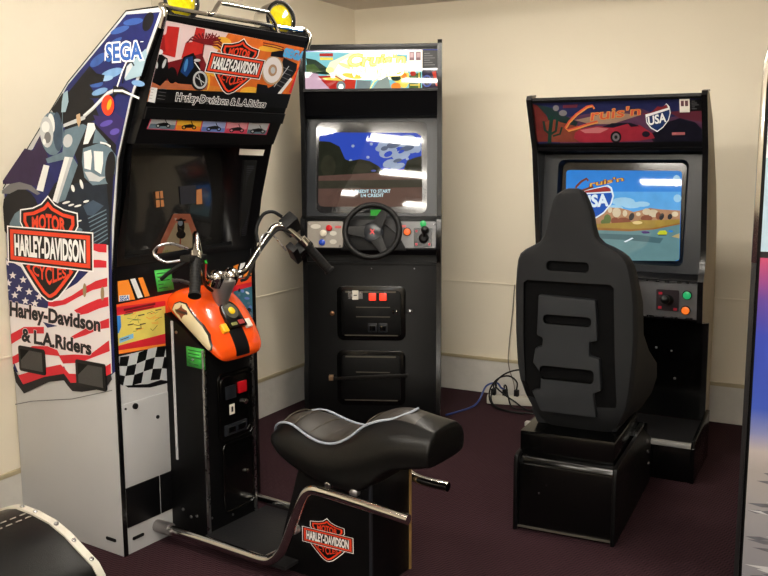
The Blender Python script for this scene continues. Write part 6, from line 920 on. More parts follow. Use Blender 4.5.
# lower front
fp = MB().use(BLK).box(.02, WB-.02, -.0005, .004, .725, 1.034).build('front_panel', bike)
Art((0,0,0), (1,0,0), (0,0,1), .02, WB-.02).run(ART['front']).build('front_artwork', fp)
Art((0,0,0), (1,0,0), (0,0,1), .02, WB-.02).run(ART['check']).build('checkered_flag', bike)
GP = mat('green_note', (58, 172, 64), .7)
def note(parent, P, N, seed=0):
    P = [Vector(p) for p in P]; N = Vector(N)*.0012; mb = MB().use(GP); mb.loft([[p + N*.6 for p in P], [p + N*1.6 for p in P]])
    mb.use(mat('note_ink', (26, 92, 34), .7))
    for i in range(5):
        a = .14 + .17*i; w = (.85, .7, .8, .35, .6)[i]
        f = lambda u, v: P[0]*(1-u)*(1-v) + P[1]*u*(1-v) + P[2]*u*v + P[3]*(1-u)*v + N*1.7
        mb.add([f(.1,a), f(.1+w*.9,a), f(.1+w*.9,a+.05), f(.1,a+.05)], [(0,1,2,3)])
    return mb.build('green_note', parent, fix=False)
note(bike, [(.197,0,1.005),(.275,0,1.003),(.287,0,.925),(.208,0,.926)], (0,-1,0))
hd = MB().use(WHITEL).box(.022, .236, -.0035, .002, .252, .552).build('service_door', bike, bevel=.001)
MB().use(RUB).lathe([(.011,0),(.011,.006),(.004,.008)], (.078,-.0035,.535), (0,-1,0), 16).build('lock', hd)
for p, q in (((.18,-.0035,.47),.007),((.035,-.0035,.535),.004)): MB().use(RUB).lathe([(q,0),(q,.004)], p, (0,-1,0), 12).build('screw', hd)
for xa, xb in ((.022,.176), (.182,.236), (.50,.55), (.556,WB-.022)):
    MB().use(BLKS).box(xa, xb, -.0045, .002, .100, .247).build('kick_pad', bike, bevel=.002)
for (xx, yy, nx) in ((.06, 0, 0), (0, .045, 1)):
    P = rrect(-.026, .026, -.006, .006, .005)
    mb = MB().use(RUB)
    (mb.prism(P, (.068,-.0005,.052), (1,0,0), (0,0,1), (0,-.003,0)) if not nx else mb.prism(P, (-.0005,.062,.052), (0,-1,0), (0,0,1), (-.003,0,0))).build('leg_slot', bike)
# console post
pd = MB().use(BLK).side([(0,.03),(0,.845),(-.03,.83),(-.10,.795),(-.15,.755),(-.19,.735),(-.19,.03)], .235, .485).build('console_post', bike, bevel=.003)
MB().use(STEEL).box(.229, .241, -.196, -.186, .03, .73).build('post_trim', pd, bevel=.002)
MB().use(STEEL).box(.479, .492, -.197, -.186, .03, .73).build('post_trim', pd, bevel=.002)
MB().use(WHITEL).box(.2312, .2345, -.046, -.036, .30, .82).build('post_trim', pd)
note(pd, [(.235,-.108,.735),(.235,-.196,.733),(.235,-.199,.660),(.235,-.109,.663)], (-1,0,0))
cd = MB().use(BLKG).plate(rrect(.296,.474,.372,.624,.022), -.190, -.197).build('coin_door', pd, bevel=.003)
mb = MB().use(BLKG)
for r_ in (.0, .014): mb.tube([(x, -.1975, z) for x, z in rrect(.296+r_,.474-r_,.372+r_,.624-r_,.02)+[(.474-r_,.60-r_)]], .0035, 6)
mb.build('door_rim', cd)
MB().use(GREYPL).box(.332,.385,-.203,-.196,.525,.575).build('coin_slot', cd, bevel=.002)
MB().use(mat('red_button_plastic', (186, 20, 30), .25, emit=.0)).box(.398,.440,-.207,-.196,.537,.580).build('reject_button', cd, bevel=.003)
MB().use(CARD).box(.352,.378,-.199,-.196,.465,.503).use(RUB).box(.360,.370,-.1995,-.196,.474,.494).build('price_tag', cd)
MB().use(CHROME).lathe([(.010,0),(.010,.012),(.004,.014)], (.430,-.197,.500), (0,-1,0), 16).build('lock', cd)
MB().use(GREYPL).box(.322,.44,-.203,-.196,.39,.43).use(BLKG).box(.335,.375,-.206,-.2,.398,.422).box(.385,.43,-.206,-.2,.398,.422).build('coin_return', cd, bevel=.002)
c2 = MB().use(BLKG).plate(rrect(.312,.474,.098,.358,.022), -.190, -.197).build('cash_door', pd, bevel=.003)
mb = MB().use(BLKG); mb.tube([(x, -.1975, z) for x, z in rrect(.312,.474,.098,.358,.02)+[(.474,.33)]], .004, 6); mb.build('door_rim', c2)
MB().use(CHROME).lathe([(.008,0),(.008,.01),(.003,.012)], (.432,-.197,.228), (0,-1,0), 16).build('lock', c2)
for p in ((.46,.70),(.25,.10),(.36,.075)): MB().use(STEEL).lathe([(.005,0),(.004,.003),(0,.004)], (p[0],-.19,p[1]), (0,-1,0), 10).build('screw', pd)
for p in ((-.06,.78),(-.14,.69),(-.10,.09),(-.06,.11),(-.13,.10)): MB().use(STEEL).lathe([(.006,0),(.005,.003),(0,.004)], (.235,p[0],p[1]), (-1,0,0), 10).build('screw', pd)

# fuel tank
TK = [((.02,.90),(.02,.85),.085),((0,.925),(0,.835),.115),((-.05,.938),(-.035,.81),.131),((-.10,.928),(-.08,.785),.138),((-.14,.905),(-.12,.762),.140),((-.175,.868),(-.155,.74),.140),((-.205,.825),(-.185,.722),.138),((-.235,.778),(-.212,.706),.132),((-.256,.738),(-.235,.692),.120),((-.264,.710),(-.247,.684),.104),((-.26,.695),(-.252,.683),.08)]
CX = .362
def tsec(t, b, w):
    t, b = Vector((0,)+t), Vector((0,)+b); c = (t+b)/2; d = (t-b)/2; out = []
    for k in range(28):
        a = 2*math.pi*k/28; ca, sa = math.cos(a), math.sin(a); e = .72
        X = math.copysign(abs(sa)**e, sa)*w; h = math.copysign(abs(ca)**e, ca)
        if h < 0: X *= 1 - .12*h*h
        out.append((CX + X, c.y + d.y*h, c.z + d.z*h))
    return out
tb = MB().use(ORANGE).loft([tsec(*q) for q in TK])
tank = tb.build('fuel_tank', bike, smooth=60, sub=2)
bpy.context.view_layer.update(); dg = bpy.context.evaluated_depsgraph_get()
me_ = bpy.data.meshes.new_from_object(tank.evaluated_get(dg)); tank.modifiers.clear(); tank.data = me_
bvh = BVHTree.FromPolygons([v.co.copy() for v in me_.vertices], [tuple(f.vertices) for f in me_.polygons])
def top_hit(x, y0, z0, d): 
    q = bvh.ray_cast(Vector((x, y0, z0)), Vector(d)); return q[0], q[1]
def decal(name, parent, poly, m, off, face=(1,0,0), start=-1.0, step=.005):
    # print that follows the tank skin: polygon in (y,z), dropped onto the side of the tank
    bm = bmesh.new(); vs = [bm.verts.new((0, p[0], p[1])) for p in poly]; bm.faces.new(vs)
    bmesh.ops.triangulate(bm, faces=bm.faces[:])
    for ax, lo, hi in ((1, min(p[0] for p in poly), max(p[0] for p in poly)), (2, min(p[1] for p in poly), max(p[1] for p in poly))):
        k = lo + step
        while k < hi:
            co = [0,0,0]; co[ax] = k; no = [0,0,0]; no[ax] = 1
            bmesh.ops.bisect_plane(bm, geom=bm.verts[:]+bm.edges[:]+bm.faces[:], plane_co=co, plane_no=no); k += step
    for v in bm.verts:
        h = bvh.ray_cast(Vector((start, v.co.y, v.co.z)), Vector(face))
        v.co.x = (h[0].x if h[0] else .22) - off
    for f in bm.faces: f.smooth = True
    me = bpy.data.meshes.new(name); bm.to_mesh(me); bm.free(); me.materials.append(m)
    o = bpy.data.objects.new(name, me); COL.objects.link(o); o.parent = parent; return o
drop = DROP
decal('tank_pinstripe', tank, inset([(p[0],p[1]) for p in drop], -.0045), mat('black_line', (20,14,12), .3), .0014)
decal('cream_panel', tank, drop, CREAMP, .0024)
dm = [(-.086,.858),(-.112,.878),(-.146,.862),(-.120,.838)]
decal('shield_badge', tank, [(-.098+dy, .868+dz) for dy, dz in ((.026,-.004),(.006,.006),(.0,.018),(-.008,.006),(-.030,-.002),(-.030,-.014),(-.014,-.02),(-.002,-.034),(.008,-.02),(.024,-.014))], mat('badge_brown', (120, 60, 36), .4), .0032)
decal('badge_bar', tank, [(-.070,.868),(-.132,.861),(-.132,.852),(-.070,.859)], mat('badge_dark', (50, 36, 30), .4), .0040)
# strap and gauge on the tank top
def top_at(y):
    P = [q[0] for q in TK]
    for (ya, za), (yb, zb) in zip(P, P[1:]):
        if yb <= y <= ya: return za + (zb-za)*(ya-y)/(ya-yb)
    return P[-1][1]
secs = []
for k in range(13):
    a_ = R(52 - 86*k/12); d = Vector((0, math.cos(a_), -math.sin(a_))); o_ = Vector((CX, -.165, .765)) - d*.4; q = []
    for x in (-.034, -.017, 0, .017, .034):
        hh = bvh.ray_cast(o_ + Vector((x,0,0)), d); q.append(hh[0] - d*.004)
    secs.append(q + [q[4] + d*.01, q[0] + d*.01])
MB().use(BLKS).loft(secs).build('tank_strap', tank, smooth=50)
gn = Vector((0,-.79,.61)); gc = Vector((CX+.010, -.203, .832)); gu = Vector((1,0,0)); gv = gn.cross(gu)
ga = MB().use(BLKG); P = []
for k in range(24):
    a = math.pi*k/23; P.append((.043*math.cos(a), .012+.05*math.sin(a)))
P += [(-.043,-.05),(.043,-.05)]
gauge = ga.prism(P, gc - gn*.012, gu, gv if gv.z > 0 else -gv, gn*.022).build('dash_panel', tank, bevel=.003)
gv = gv if gv.z > 0 else -gv
MB().use(mat('dial_face', (66,64,50), .4)).lathe([(.032,.0),(.032,.0115),(0,.0118)], gc + gv*.018, gn, 24).build('dial', gauge)
MB().use(mat('yellow_button', (236, 200, 30), .25)).lathe([(.014,.0),(.014,.016),(.010,.018),(0,.018)], gc + gv*.016, gn, 20).build('start_button', gauge)
mb = MB().use(mat('dash_red', (150,30,30), .4))
mb.prism(rrect(.004,.034,-.042,-.024,.003), gc + gn*.010, gu, gv, gn*.001).use(mat('dash_olive', (120,120,60), .4)).prism(rrect(-.034,-.004,-.042,-.03,.003), gc + gn*.010, gu, gv, gn*.001).build('dash_labels', gauge)
for sx, m, nm in ((-1, mat('amber_button', (240,180,20), .3), 'amber_button'), (1, mat('white_button', (236,228,214), .3), 'white_button')):
    h = bvh.ray_cast(Vector((CX + .008 + sx*.062, -.6, .796)), Vector((0,1,0))); c = h[0] if h[0] else Vector((CX+sx*.068,-.26,.80))
    MB().use(m).prism(rrect(-.014,.014,-.017,.017,.004), c - gn*.004, gu, gv, gn*.016).build(nm, tank, bevel=.003)
# handlebar assembly
hb = MB().use(CHROME)
L_, R__ = [], []
for sx in (-1, 1):
    hb.tube([(CX,-.176,.985),(CX+sx*.05,-.178,.982),(CX+sx*.095,-.188,.985),(CX+sx*.125,-.200,1.02),(CX+sx*.18,-.235,1.11),(CX+sx*.206,-.254,1.147),(CX+sx*.235,-.282,1.140),(CX+sx*.29,-.334,1.073)], .0115, 12, True, 6)
bar = hb.build('handlebar', bike)
MB().use(ALU).lathe([(.024,.0),(.027,.02),(.050,.085),(.050,.095)], (CX,-.162,.870), (0,-.08,1), 24).build('riser', bar)
for sx in (-1, 1):
    MB().use(CHROME).lathe([(.026,-.03),(.030,-.01),(.030,.01),(.022,.024),(.012,.03),(0,.031)], (CX+sx*.036,-.180,.975), (0,-.35,.94), 20).build('clamp', bar)
for sx in (-1, 1):
    a = Vector((CX+sx*.29,-.334,1.073)); b = Vector((CX+sx*.357,-.391,.971)); d = (b-a).normalized()
    g = MB().use(RUB).tube([a, a+(b-a)*.05, a+(b-a)*.08, a+(b-a)*.93, a+(b-a)*.95, b], [.019,.019,.0175,.0175,.021,.021], 16)
    for k in range(9): g.torus(a+(b-a)*(.16+.085*k), d, .0168, .0016, 18, 6)
    g.build('grip', bar)
    MB().use(CHROME).cyl(a - d*.004, a - d*.032, .019, 18).build('collar', bar)
    u = d.cross(Vector((0,1,.6))).normalized(); w = d.cross(u)
    c = a - d*.055
    if sx > 0:
        def pb(c, e1, e2, e3, A, B, C_):
            mb = MB().use(RUB); V = [c + e1*(i*A) + e2*(j*B) + e3*(k*C_) for i in (-1,1) for j in (-1,1) for k in (-1,1)]
            return mb.add(V, [(0,1,3,2),(4,6,7,5),(0,4,5,1),(2,3,7,6),(0,2,6,4),(1,5,7,3)])
        # housings seen from the picture side: a switch box above the bar and a brake block below it
        ex = Vector((1,0,0)); ez = (Vector((0,-.55,.83))).normalized(); ey = ex.cross(ez)
        e1 = (ex*.75 - ez*.66).normalized(); e3 = e1.cross(ey).normalized()
        pb(Vector((.628,-.275,1.150)), e1, e3, ey, .042, .030, .024).build('switch_box', bar, bevel=.006)
        k2 = pb(Vector((.612,-.305,1.045)), e1, e3, ey, .050, .013, .022)
        k2.build('brake_block', bar, bevel=.004)
        pb(Vector((.650,-.312,1.062)), e3, e1, ey, .040, .015, .022).build('brake_block', bar, bevel=.004)
        MB().use(STEEL).tube([(.655,-.315,1.09),(.668,-.325,1.082),(.672,-.33,1.065)], .012, 10).build('lever_pivot', bar)
        MB().use(RUB).tube([(.500,-.225,1.09),(.505,-.215,1.14),(.535,-.222,1.19),(.575,-.235,1.20),(.610,-.25,1.18)], .0065, 10, True, 6).build('black_cable', bar)
        MB().use(STEEL).tube([(.498,-.235,1.05),(.505,-.235,1.10),(.53,-.245,1.125),(.56,-.26,1.105),(.590,-.285,1.055)], .0035, 8, True, 6).build('brake_cable', bar)
        MB().use(RUB).tube([(.43,-.20,.955),(.455,-.21,.965),(.485,-.222,1.03),(.53,-.25,1.10),(.57,-.268,1.135),(.61,-.30,1.12)], .006, 8, True, 6).build('black_cable', bar)
    else:
        MB().use(RUB).box(.035,.115,-.345,-.30,1.072,1.092).build('switch_box', bar, bevel=.004)
        MB().use(STEEL).tube([(.06,-.29,1.075),(.02,-.25,1.07),(.0,-.22,1.095),(.01,-.23,1.12),(.04,-.26,1.128),(.075,-.30,1.11)], .0045, 8, True, 6).build('brake_cable', bar)
        MB().use(RUB).tube([(.055,-.32,1.075),(.035,-.29,1.055),(.02,-.255,1.03),(.012,-.235,1.012)], .007, 8).build('lever', bar)
        MB().use(STEEL).tube([(.12,-.27,.985),(.085,-.255,1.0),(.055,-.24,1.005)], .006, 8).build('lever', bar)
        MB().use(RUB).tube([(.09,-.34,1.07),(.15,-.30,1.06),(.22,-.22,.99),(.27,-.18,.955),(.31,-.17,.93)], .006, 8, True, 6).build('black_cable', bar)
        MB().use(mat('green_wire', (40,190,60), .4)).tube([(.112,-.335,1.075),(.118,-.335,1.06)], .004, 8).use(mat('red_wire', (200,40,40), .4)).tube([(.118,-.335,1.06),(.14,-.31,1.03),(.20,-.25,1.0)], .003, 8).build('wires', bar)
# foot frame, plate and saddle
rl = MB()
for x in (.16, .56):
    o = MB().use(CHROME).tube([(x,-.0,.06),(x,-.20,.062),(x,-.42,.058),(x,-.515,.058),(x,-.56,.075),(x,-.60,.12),(x,-.645,.22),(x,-.685,.31),(x,-.715,.345),(x,-.76,.352),(x-(.055 if x > .3 else 0),-.90,.318 if x > .3 else .346),(x-(.06 if x > .3 else 0),-1.035 if x > .3 else -1.09,.314 if x > .3 else .333)], .0165, 16, True, 5).build('foot_rail', bike, smooth=60)
    MB().use(ALU).cyl((x,-.0,.06), (x,-.07,.061), .024, 16).cyl((x-.03,-.085,.064),(x-.005,-.085,.064), .010, 12).build('rail_socket', o)
MB().use(mat('ribbed_black_plate', (26,26,28), .45, spec=.3, bump=.4, bscale=120)).box(.17, .55, -.60, -.19, .036, .048).build('foot_plate', bike, bevel=.002)
MB().use(CHROME).tube([(.16,-.505,.058),(.36,-.505,.046),(.56,-.505,.058)], .008, 10).build('cross_bar', bike)
sb = MB().use(BLK).side([(-.495,0),(-.612,.39),(-.66,.45),(-.9,.45),(-.9,0)], .24, .475).build('saddle_pedestal', bike, bevel=.002)
Art((.24,0,0), (0,-1,0), (0,0,1)).run(ART['seat_emblem']).build('shield_sticker', sb)
MB().use(GOLDE).box(.470,.479,-.905,-.895,0,.42).build('edge_molding', sb)
MB().use(GREYPL).box(.236,.245,-.904,-.895,0,.42).build('edge_molding', sb)
mb = MB().use(STEEL)
mb.lathe([(.012,0),(.012,.003),(.006,.005)], (.2045,-.757,.356), (-1,0,0), 14)
mb.build('saddle_bolt', bike)
for p, q in (((.24,-.845,.345),.016),((.24,-.60,.16),.014)): MB().use(ALU).lathe([(q,0),(q,.02),(q*.6,.026),(0,.027)], p, (-1,0,0), 14).build('rail_clamp', sb)
SS = [(-.452,.045,.452,.460,.430,.075),(-.475,.070,.486,.497,.420,.106),(-.515,.085,.508,.528,.404,.130),(-.57,.098,.512,.532,.382,.142),(-.64,.110,.490,.508,.358,.148),(-.70,.116,.479,.495,.341,.150),(-.76,.116,.486,.499,.333,.151),(-.81,.105,.513,.530,.331,.150),(-.855,.090,.552,.572,.338,.149),(-.90,.078,.571,.598,.366,.147),(-.945,.066,.578,.610,.415,.142),(-.985,.064,.584,.613,.438,.136),(-1.03,.068,.580,.598,.446,.130),(-1.075,.073,.575,.586,.454,.124),(-1.105,.075,.571,.577,.462,.119),(-1.112,.075,.570,.575,.464,.118)]
SX = .3575
def ssec(y, hp, zp, zt, zb, hw):
    h = zp - zb
    half = [(0,zt),(hp*.55,zt-(zt-zp)*.25),(hp*.9,zp+.004),(hp+.25*(hw-hp),zp-.010),] if y > -.97 else [(0,zt),(hp*.6,zt-(zt-zp)*.3),(hp*.97,zp+.001),(hp+.05*(hw-hp),zp-.006),]
    half += [(hp+.7*(hw-hp),zp-.22*h),(hw,zp-.48*h),(hw*.985,zp-.75*h),(hw*.95,zb+.015),(hw*.88,zb)]
    return [(SX+x, y, z) for x, z in half] + [(SX, y, zb)] + [(SX-x, y, z) for x, z in reversed(half[1:])]
sad = MB().use(VINYL); secs = [ssec(*q) for q in SS]; n = len(secs[0]); sad.loft(secs)
# upper quilted faces in the browner vinyl
sad.mats.append(VINYLB)
for fi in range(len(sad.f)-2):
    i, j = divmod(fi, n)
    if i < 12 and (j in (0,1) or j in (n-1,n-2)): sad.m[fi] = 1
sd = sad.build('saddle', bike, smooth=70, sub=2)
PWI = {9:.074,10:.056,11:.028}
pp = [(SX-PWI.get(i, q[1]), q[0], q[2]+.002 + (q[3]-q[2])*(1-PWI.get(i, q[1])/q[1])) for i, q in enumerate(SS[:12])]; pr = [(2*SX-p[0], p[1], p[2]) for p in pp]
MB().use(PIPE).tube([Vector((SX, -.448, .446))] + [Vector(p) for p in pp] + [Vector((SX, -1.0, .612))] + [Vector(p) for p in reversed(pr)] + [Vector((SX,-.448,.446))], .0042, 8, True, 3).build('piping', sd)
mb = MB().use(mat('seat_stitching', (64,56,44), .6))
for q in SS[2:9]:
    y, hp, zp, zt = q[:4]
    mb.tube([(SX-hp*.93, y, zp+.002),(SX-hp*.55, y, zt-(zt-zp)*.25+.001),(SX, y, zt+.0005),(SX+hp*.55, y, zt-(zt-zp)*.25+.001),(SX+hp*.93, y, zp+.002)], .0022, 6)
mb.build('stitching', sd)

# ================================================================== upright driving cabinet in the corner
MO = (.2497, -1.0369, 0)
mid = empty('driving_arcade_cabinet', 'upright black driving arcade cabinet in the room corner with steering wheel and glowing marquee', 'arcade machine', MO, R(23.5))
XA, XB = .018, .724
PM = [(.0,0),(-.004,.28),(.022,.34),(.022,.86),(-.042,.915),(-.052,.94),(-.03,1.085),(.02,1.10),(.028,1.55),(.0,1.735),(-.012,1.80),(-.012,1.945),(.0,1.958),(.10,1.952),(.39,1.70),(.55,1.35),(.55,0)]
for x0_, x1_ in ((XA, XA+.018), (XB-.018, XB)):
    sp = MB().use(BLK).side(PM, x0_, x1_).build('side_panel', mid, bevel=.002)
    MB().use(TMOLD).ribbon([((x0_+x1_)/2, y-.002, z) for y, z in PM[:12]] + [((x0_+x1_)/2, .0, 1.961),((x0_+x1_)/2, .10, 1.955)], (1,0,0), .022, .006).build('edge_molding', sp)
a, b = XA+.018, XB-.018
MB().use(BLK).side([(.10,1.94),(.385,1.69),(.54,1.34),(.54,0),(.52,0),(.52,1.33),(.375,1.67),(.09,1.93)], a, b).build('rear_panel', mid)
MB().use(BLKS).side([(-.008,1.945),(-.008,1.922),(.10,1.925),(.10,1.95)], a, b).build('top_panel', mid, bevel=.002)
mq = MB().use(BLK).side([(.0005,1.725),(.0005,1.925),(.09,1.925),(.09,1.725)], a, b).build('marquee', mid)
Art((0,0,0), (1,0,0), (0,0,1), a+.002, b-.002).run(ART['mid_marquee']).build('marquee_artwork', mq)
MB().use(BLKS).box(a, b, -.006, .004, 1.718, 1.731).box(a, b, -.006, .004, 1.916, 1.926).build('marquee_retainer', mq)
pc = MB().use(CARD).box(.556, .630, -.004, -.0012, 1.812, 1.914).build('price_card', mid)
pc['label'] = 'white price card with two small dark pictures'
mb = MB().use(mat('card_print', (88,52,60), .5))
for xx in (.566, .598): mb.box(xx, xx+.024, -.0046, -.004, 1.864, 1.905).use(mat('card_print2', (150,120,124), .5)).box(xx+.004, xx+.02, -.005, -.0046, 1.878, 1.900).use(MATS['card_print'])
mb.build('card_pictures', pc)
MB().use(BLKS).side([(.003,1.72),(.075,1.60),(.10,1.60),(.10,1.72)], a, b).build('speaker_panel', mid)
# monitor: bezel with a rounded window and a bulging tube behind it
UA, UB = (.05,1.09), (.11,1.59)
def slant(t): return (UA[0]+(UB[0]-UA[0])*t, UA[1]+(UB[1]-UA[1])*t)
def ring_bezel(parent, name, X0, X1, Z, outer, inner, depth, m, yz):
    # outer/inner: point loops (u,t) with the same count; yz(t) -> (y,z)
    mb = MB().use(m); n = len(outer)
    P0 = [(u,)+yz(t) for u, t in outer]; P1 = [(u,)+yz(t) for u, t in inner]; P2 = [(p[0], p[1]+depth, p[2]) for p in P1]; P3 = [(p[0], p[1]+depth, p[2]) for p in P0]
    return mb.loft([P3, P0, P1, P2], cap=False).build(name, parent, smooth=35)
def sq_loop(loop, x0, x1, t0, t1):   # push a rounded loop out to its rectangle
    cx, ct = (min(p[0] for p in loop)+max(p[0] for p in loop))/2, (min(p[1] for p in loop)+max(p[1] for p in loop))/2
    hx, ht = max(p[0] for p in loop)-cx, max(p[1] for p in loop)-ct; out = []
    for u, t in loop:
        du, dt = (u-cx)/hx, (t-ct)/ht; k = 1/max(abs(du), abs(dt)); out.append(((x0+x1)/2+du*k*(x1-x0)/2, (t0+t1)/2+dt*k*(t1-t0)/2))
    return out
LM_ = .5036
inner = [(u, v/LM_) for u, v in rrect(.082, .652, .020, .484, .035, 6)]
bzl = ring_bezel(mid, 'monitor_bezel', a, b, 0, sq_loop(inner, a, b, 0, 1.0), inner, .02, GREYPL, slant)
in2 = [(u, v/LM_) for u, v in rrect(.095, .640, .034, .470, .035, 6)]
GLZ = mat('tube_surround', (34,34,36), .12, coat=.5)
MB().use(GLZ).loft([[(u, slant(t)[0]+.004, slant(t)[1]) for u, t in inner], [(u, slant(t)[0]+.012, slant(t)[1]) for u, t in [(x, y) for x, y in in2]]]).build('monitor_screen', mid)
sc_ = [o for o in mid.children if o.name.startswith('monitor_screen')][0]
Art((0,UA[0]+.0035,UA[1]), (1,0,0), (0,UB[0]-UA[0],UB[1]-UA[1])).run(ART['mid_screen']).build('screen_picture', sc_)
MB().use(GREEN).box(.365, .44, .046, .049, 1.098, 1.128).build('green_sticker', mid)
MB().use(BLK).side([(.03,1.60),(.118,1.60),(.118,1.598),(.1105,1.589)], a, b).build('hood_strip', mid)
# control panel
cpf = [(-.042,.918),(-.050,.935),(-.030,1.082),(.05,1.095),(.06,.905),(-.03,.905)]
cp = MB().use(BLKS).side(cpf, a, b).build('control_panel', mid, bevel=.002)
cn = Vector((0,-.147,-.02)).normalized(); cn = Vector((0,-.991,.135)); cv = Vector((0,.135,.991)); co_ = Vector((0,-.050,.935))
MB().use(PANELG).prism(rrect(.052,.232,.008,.140,.006), co_, (1,0,0), cv, cn*.002).build('control_overlay', cp)
MB().use(PANELD).prism(rrect(.515,.700,.008,.140,.006), co_, (1,0,0), cv, cn*.002).build('control_overlay', cp)
def button(parent, x, z, m, r=.016, ringm=None, h=.016, n=cn, base=co_, up=cv, name='button'):
    k = (z - base.z)/up.z; O = base + up*k + Vector((x,0,0)); mb = MB()
    if ringm: mb.use(ringm).lathe([(r*1.25,0),(r*1.25,.005),(r*.9,.007)], O, n, 20)
    mb.use(m).lathe([(r,.0),(r,h*.8),(r*.7,h),(0,h*1.05)], O, n, 20); return mb.build(name, parent)
RED = mat('red_plastic', (206, 30, 36), .25); BLU = mat('blue_plastic', (30, 70, 190), .25); WHT = mat('cream_plastic', (230, 222, 204), .3)
button(cp, .163, 1.040, RED); button(cp, .133, 1.014, WHT, .017); button(cp, .127, .968, BLU)
button(cp, .637, 1.062, mat('green_lamp', (60, 210, 110), .3, emit=.5), .016); button(cp, .557, 1.022, mat('orange_lamp', (250, 110, 50), .3, emit=.9), .017, RUB)
for (x, z, w) in ((.094,1.048,.026),(.183,1.014,.018),(.183,.972,.018)):
    k = (z-.935)/.991; MB().use(mat('overlay_oval', (206,200,190), .35)).prism([(x+w*math.cos(2*math.pi*i/20)-0, k+.012*math.sin(2*math.pi*i/20)) for i in range(20)], co_+cn*.002, (1,0,0), cv, cn*.001).build('oval_label', cp)
for (x, z) in ((.208,1.045),(.535,1.05)):
    k = (z-.935)/.991; MB().use(mat('overlay_red', (190,70,70), .4)).prism(rrect(x-.016,x+.016,k-.006,k+.006,.003), co_+cn*.002, (1,0,0), cv, cn*.001).build('red_label', cp)
for (x, z) in ((.06,1.06),(.218,.95),(.525,.95),(.692,1.06)):
    k = (z-.935)/.991; MB().use(STEEL).lathe([(.005,0),(.004,.003),(0,.004)], co_+cv*k+Vector((x,0,0))+cn*.002, cn, 10).build('screw', cp)
sh = MB().use(BLKG).prism(rrect(.590,.682,.012,.108,.006), co_+cn*.002, (1,0,0), cv, cn*.003).build('gear_shifter', cp)
mb = MB().use(mat('shift_red', (190,40,60), .4))
for (x, k) in ((.604,.092),(.604,.026),(.668,.026)): mb.prism(rrect(x-.005,x+.005,k-.006,k+.006,.002), co_+cn*.005, (1,0,0), cv, cn*.0006)
mb.build('gear_numbers', sh)
p0 = co_ + cv*.055 + Vector((.640,0,0)); p1 = p0 + cn*.075 + cv*.04 + Vector((.008,0,0))
MB().use(RUB).lathe([(.026,.004),(.022,.014),(.012,.024)], p0, cn, 18).tube([p0, p1], .006, 10).lathe([(.0,-.02),(.012,-.017),(.019,-.005),(.019,.006),(.012,.017),(0,.02)], p1, (0,-.8,.6), 18).build('shift_knob', sh)
# steering wheel
wc = Vector((.390,-.150,1.036)); wn = Vector((0,-.93,.37)).normalized(); wx = Vector((1,0,0)); wy = wn.cross(wx); wy = wy if wy.z > 0 else -wy
def wheel(parent, wc, wn, wx, wy, rad):
    hubm = MB().use(RUB)
    sw = MB().use(RUB).torus(wc, wn, rad, .0145, 48, 12).build('steering_wheel', parent)
    base = wc - wn*.035
    def pw(x, y, d): return base + wx*x + wy*y + wn*d
    Y = [(-.045,-.01),(-.118,.012),(-.128,-.022),(-.07,-.045),(-.045,-.10),(-.075,-.112),(-.06,-.125),(.06,-.125),(.075,-.112),(.045,-.10),(.07,-.045),(.128,-.022),(.118,.012),(.045,-.01)]
    s_ = rad/.132
    for (ang) in (60, 178, 300):
        ca, sa = math.cos(R(ang)), math.sin(R(ang)); d = wx*ca + wy*sa; t = -wx*sa + wy*ca
        q0 = [pw(0,0,.002)+t*.036, pw(0,0,.002)-t*.036, pw(0,0,.016)-t*.036, pw(0,0,.016)+t*.036]
        q1 = [wc+d*rad+t*.016-wn*.006, wc+d*rad-t*.016-wn*.006, wc+d*rad-t*.016+wn*.004, wc+d*rad+t*.016+wn*.004]
        MB().use(RUB).loft([q0, [ (a_*.45+b_*.55) - wn*.006 for a_, b_ in zip(q0, q1)], q1]).build('spoke', sw, bevel=.003)
    MB().use(GREYPL).lathe([(.052,.0),(.052,.014),(.040,.022),(0,.024)], base, wn, 28).build('hub', sw)
    mb = MB().use(mat('hub_red', (190,36,40), .4))
    for d in ((.6,.8),(.6,-.8)):
        u = wx*d[0]+wy*d[1]; v = wx*-d[1]+wy*d[0]; c = base + wn*.0245
        mb.add([c-u*.016-v*.003, c+u*.016-v*.003, c+u*.016+v*.003, c-u*.016+v*.003], [(0,1,2,3)])
    mb.build('hub_mark', sw, fix=False)
    MB().use(RUB).tube([base, base - wn*.10], .03, 16).build('steering_column', sw)
    return sw
wheel(cp, wc, wn, wx, wy, .134)
MB().use(RUB).prism([(.225,0),(.555,0),(.52,.07),(.46,.125),(.39,.14),(.32,.125),(.26,.07)], co_+Vector((0,0,-.008)), (1,0,0), cv, cn*.03).build('column_shroud', cp, bevel=.008)
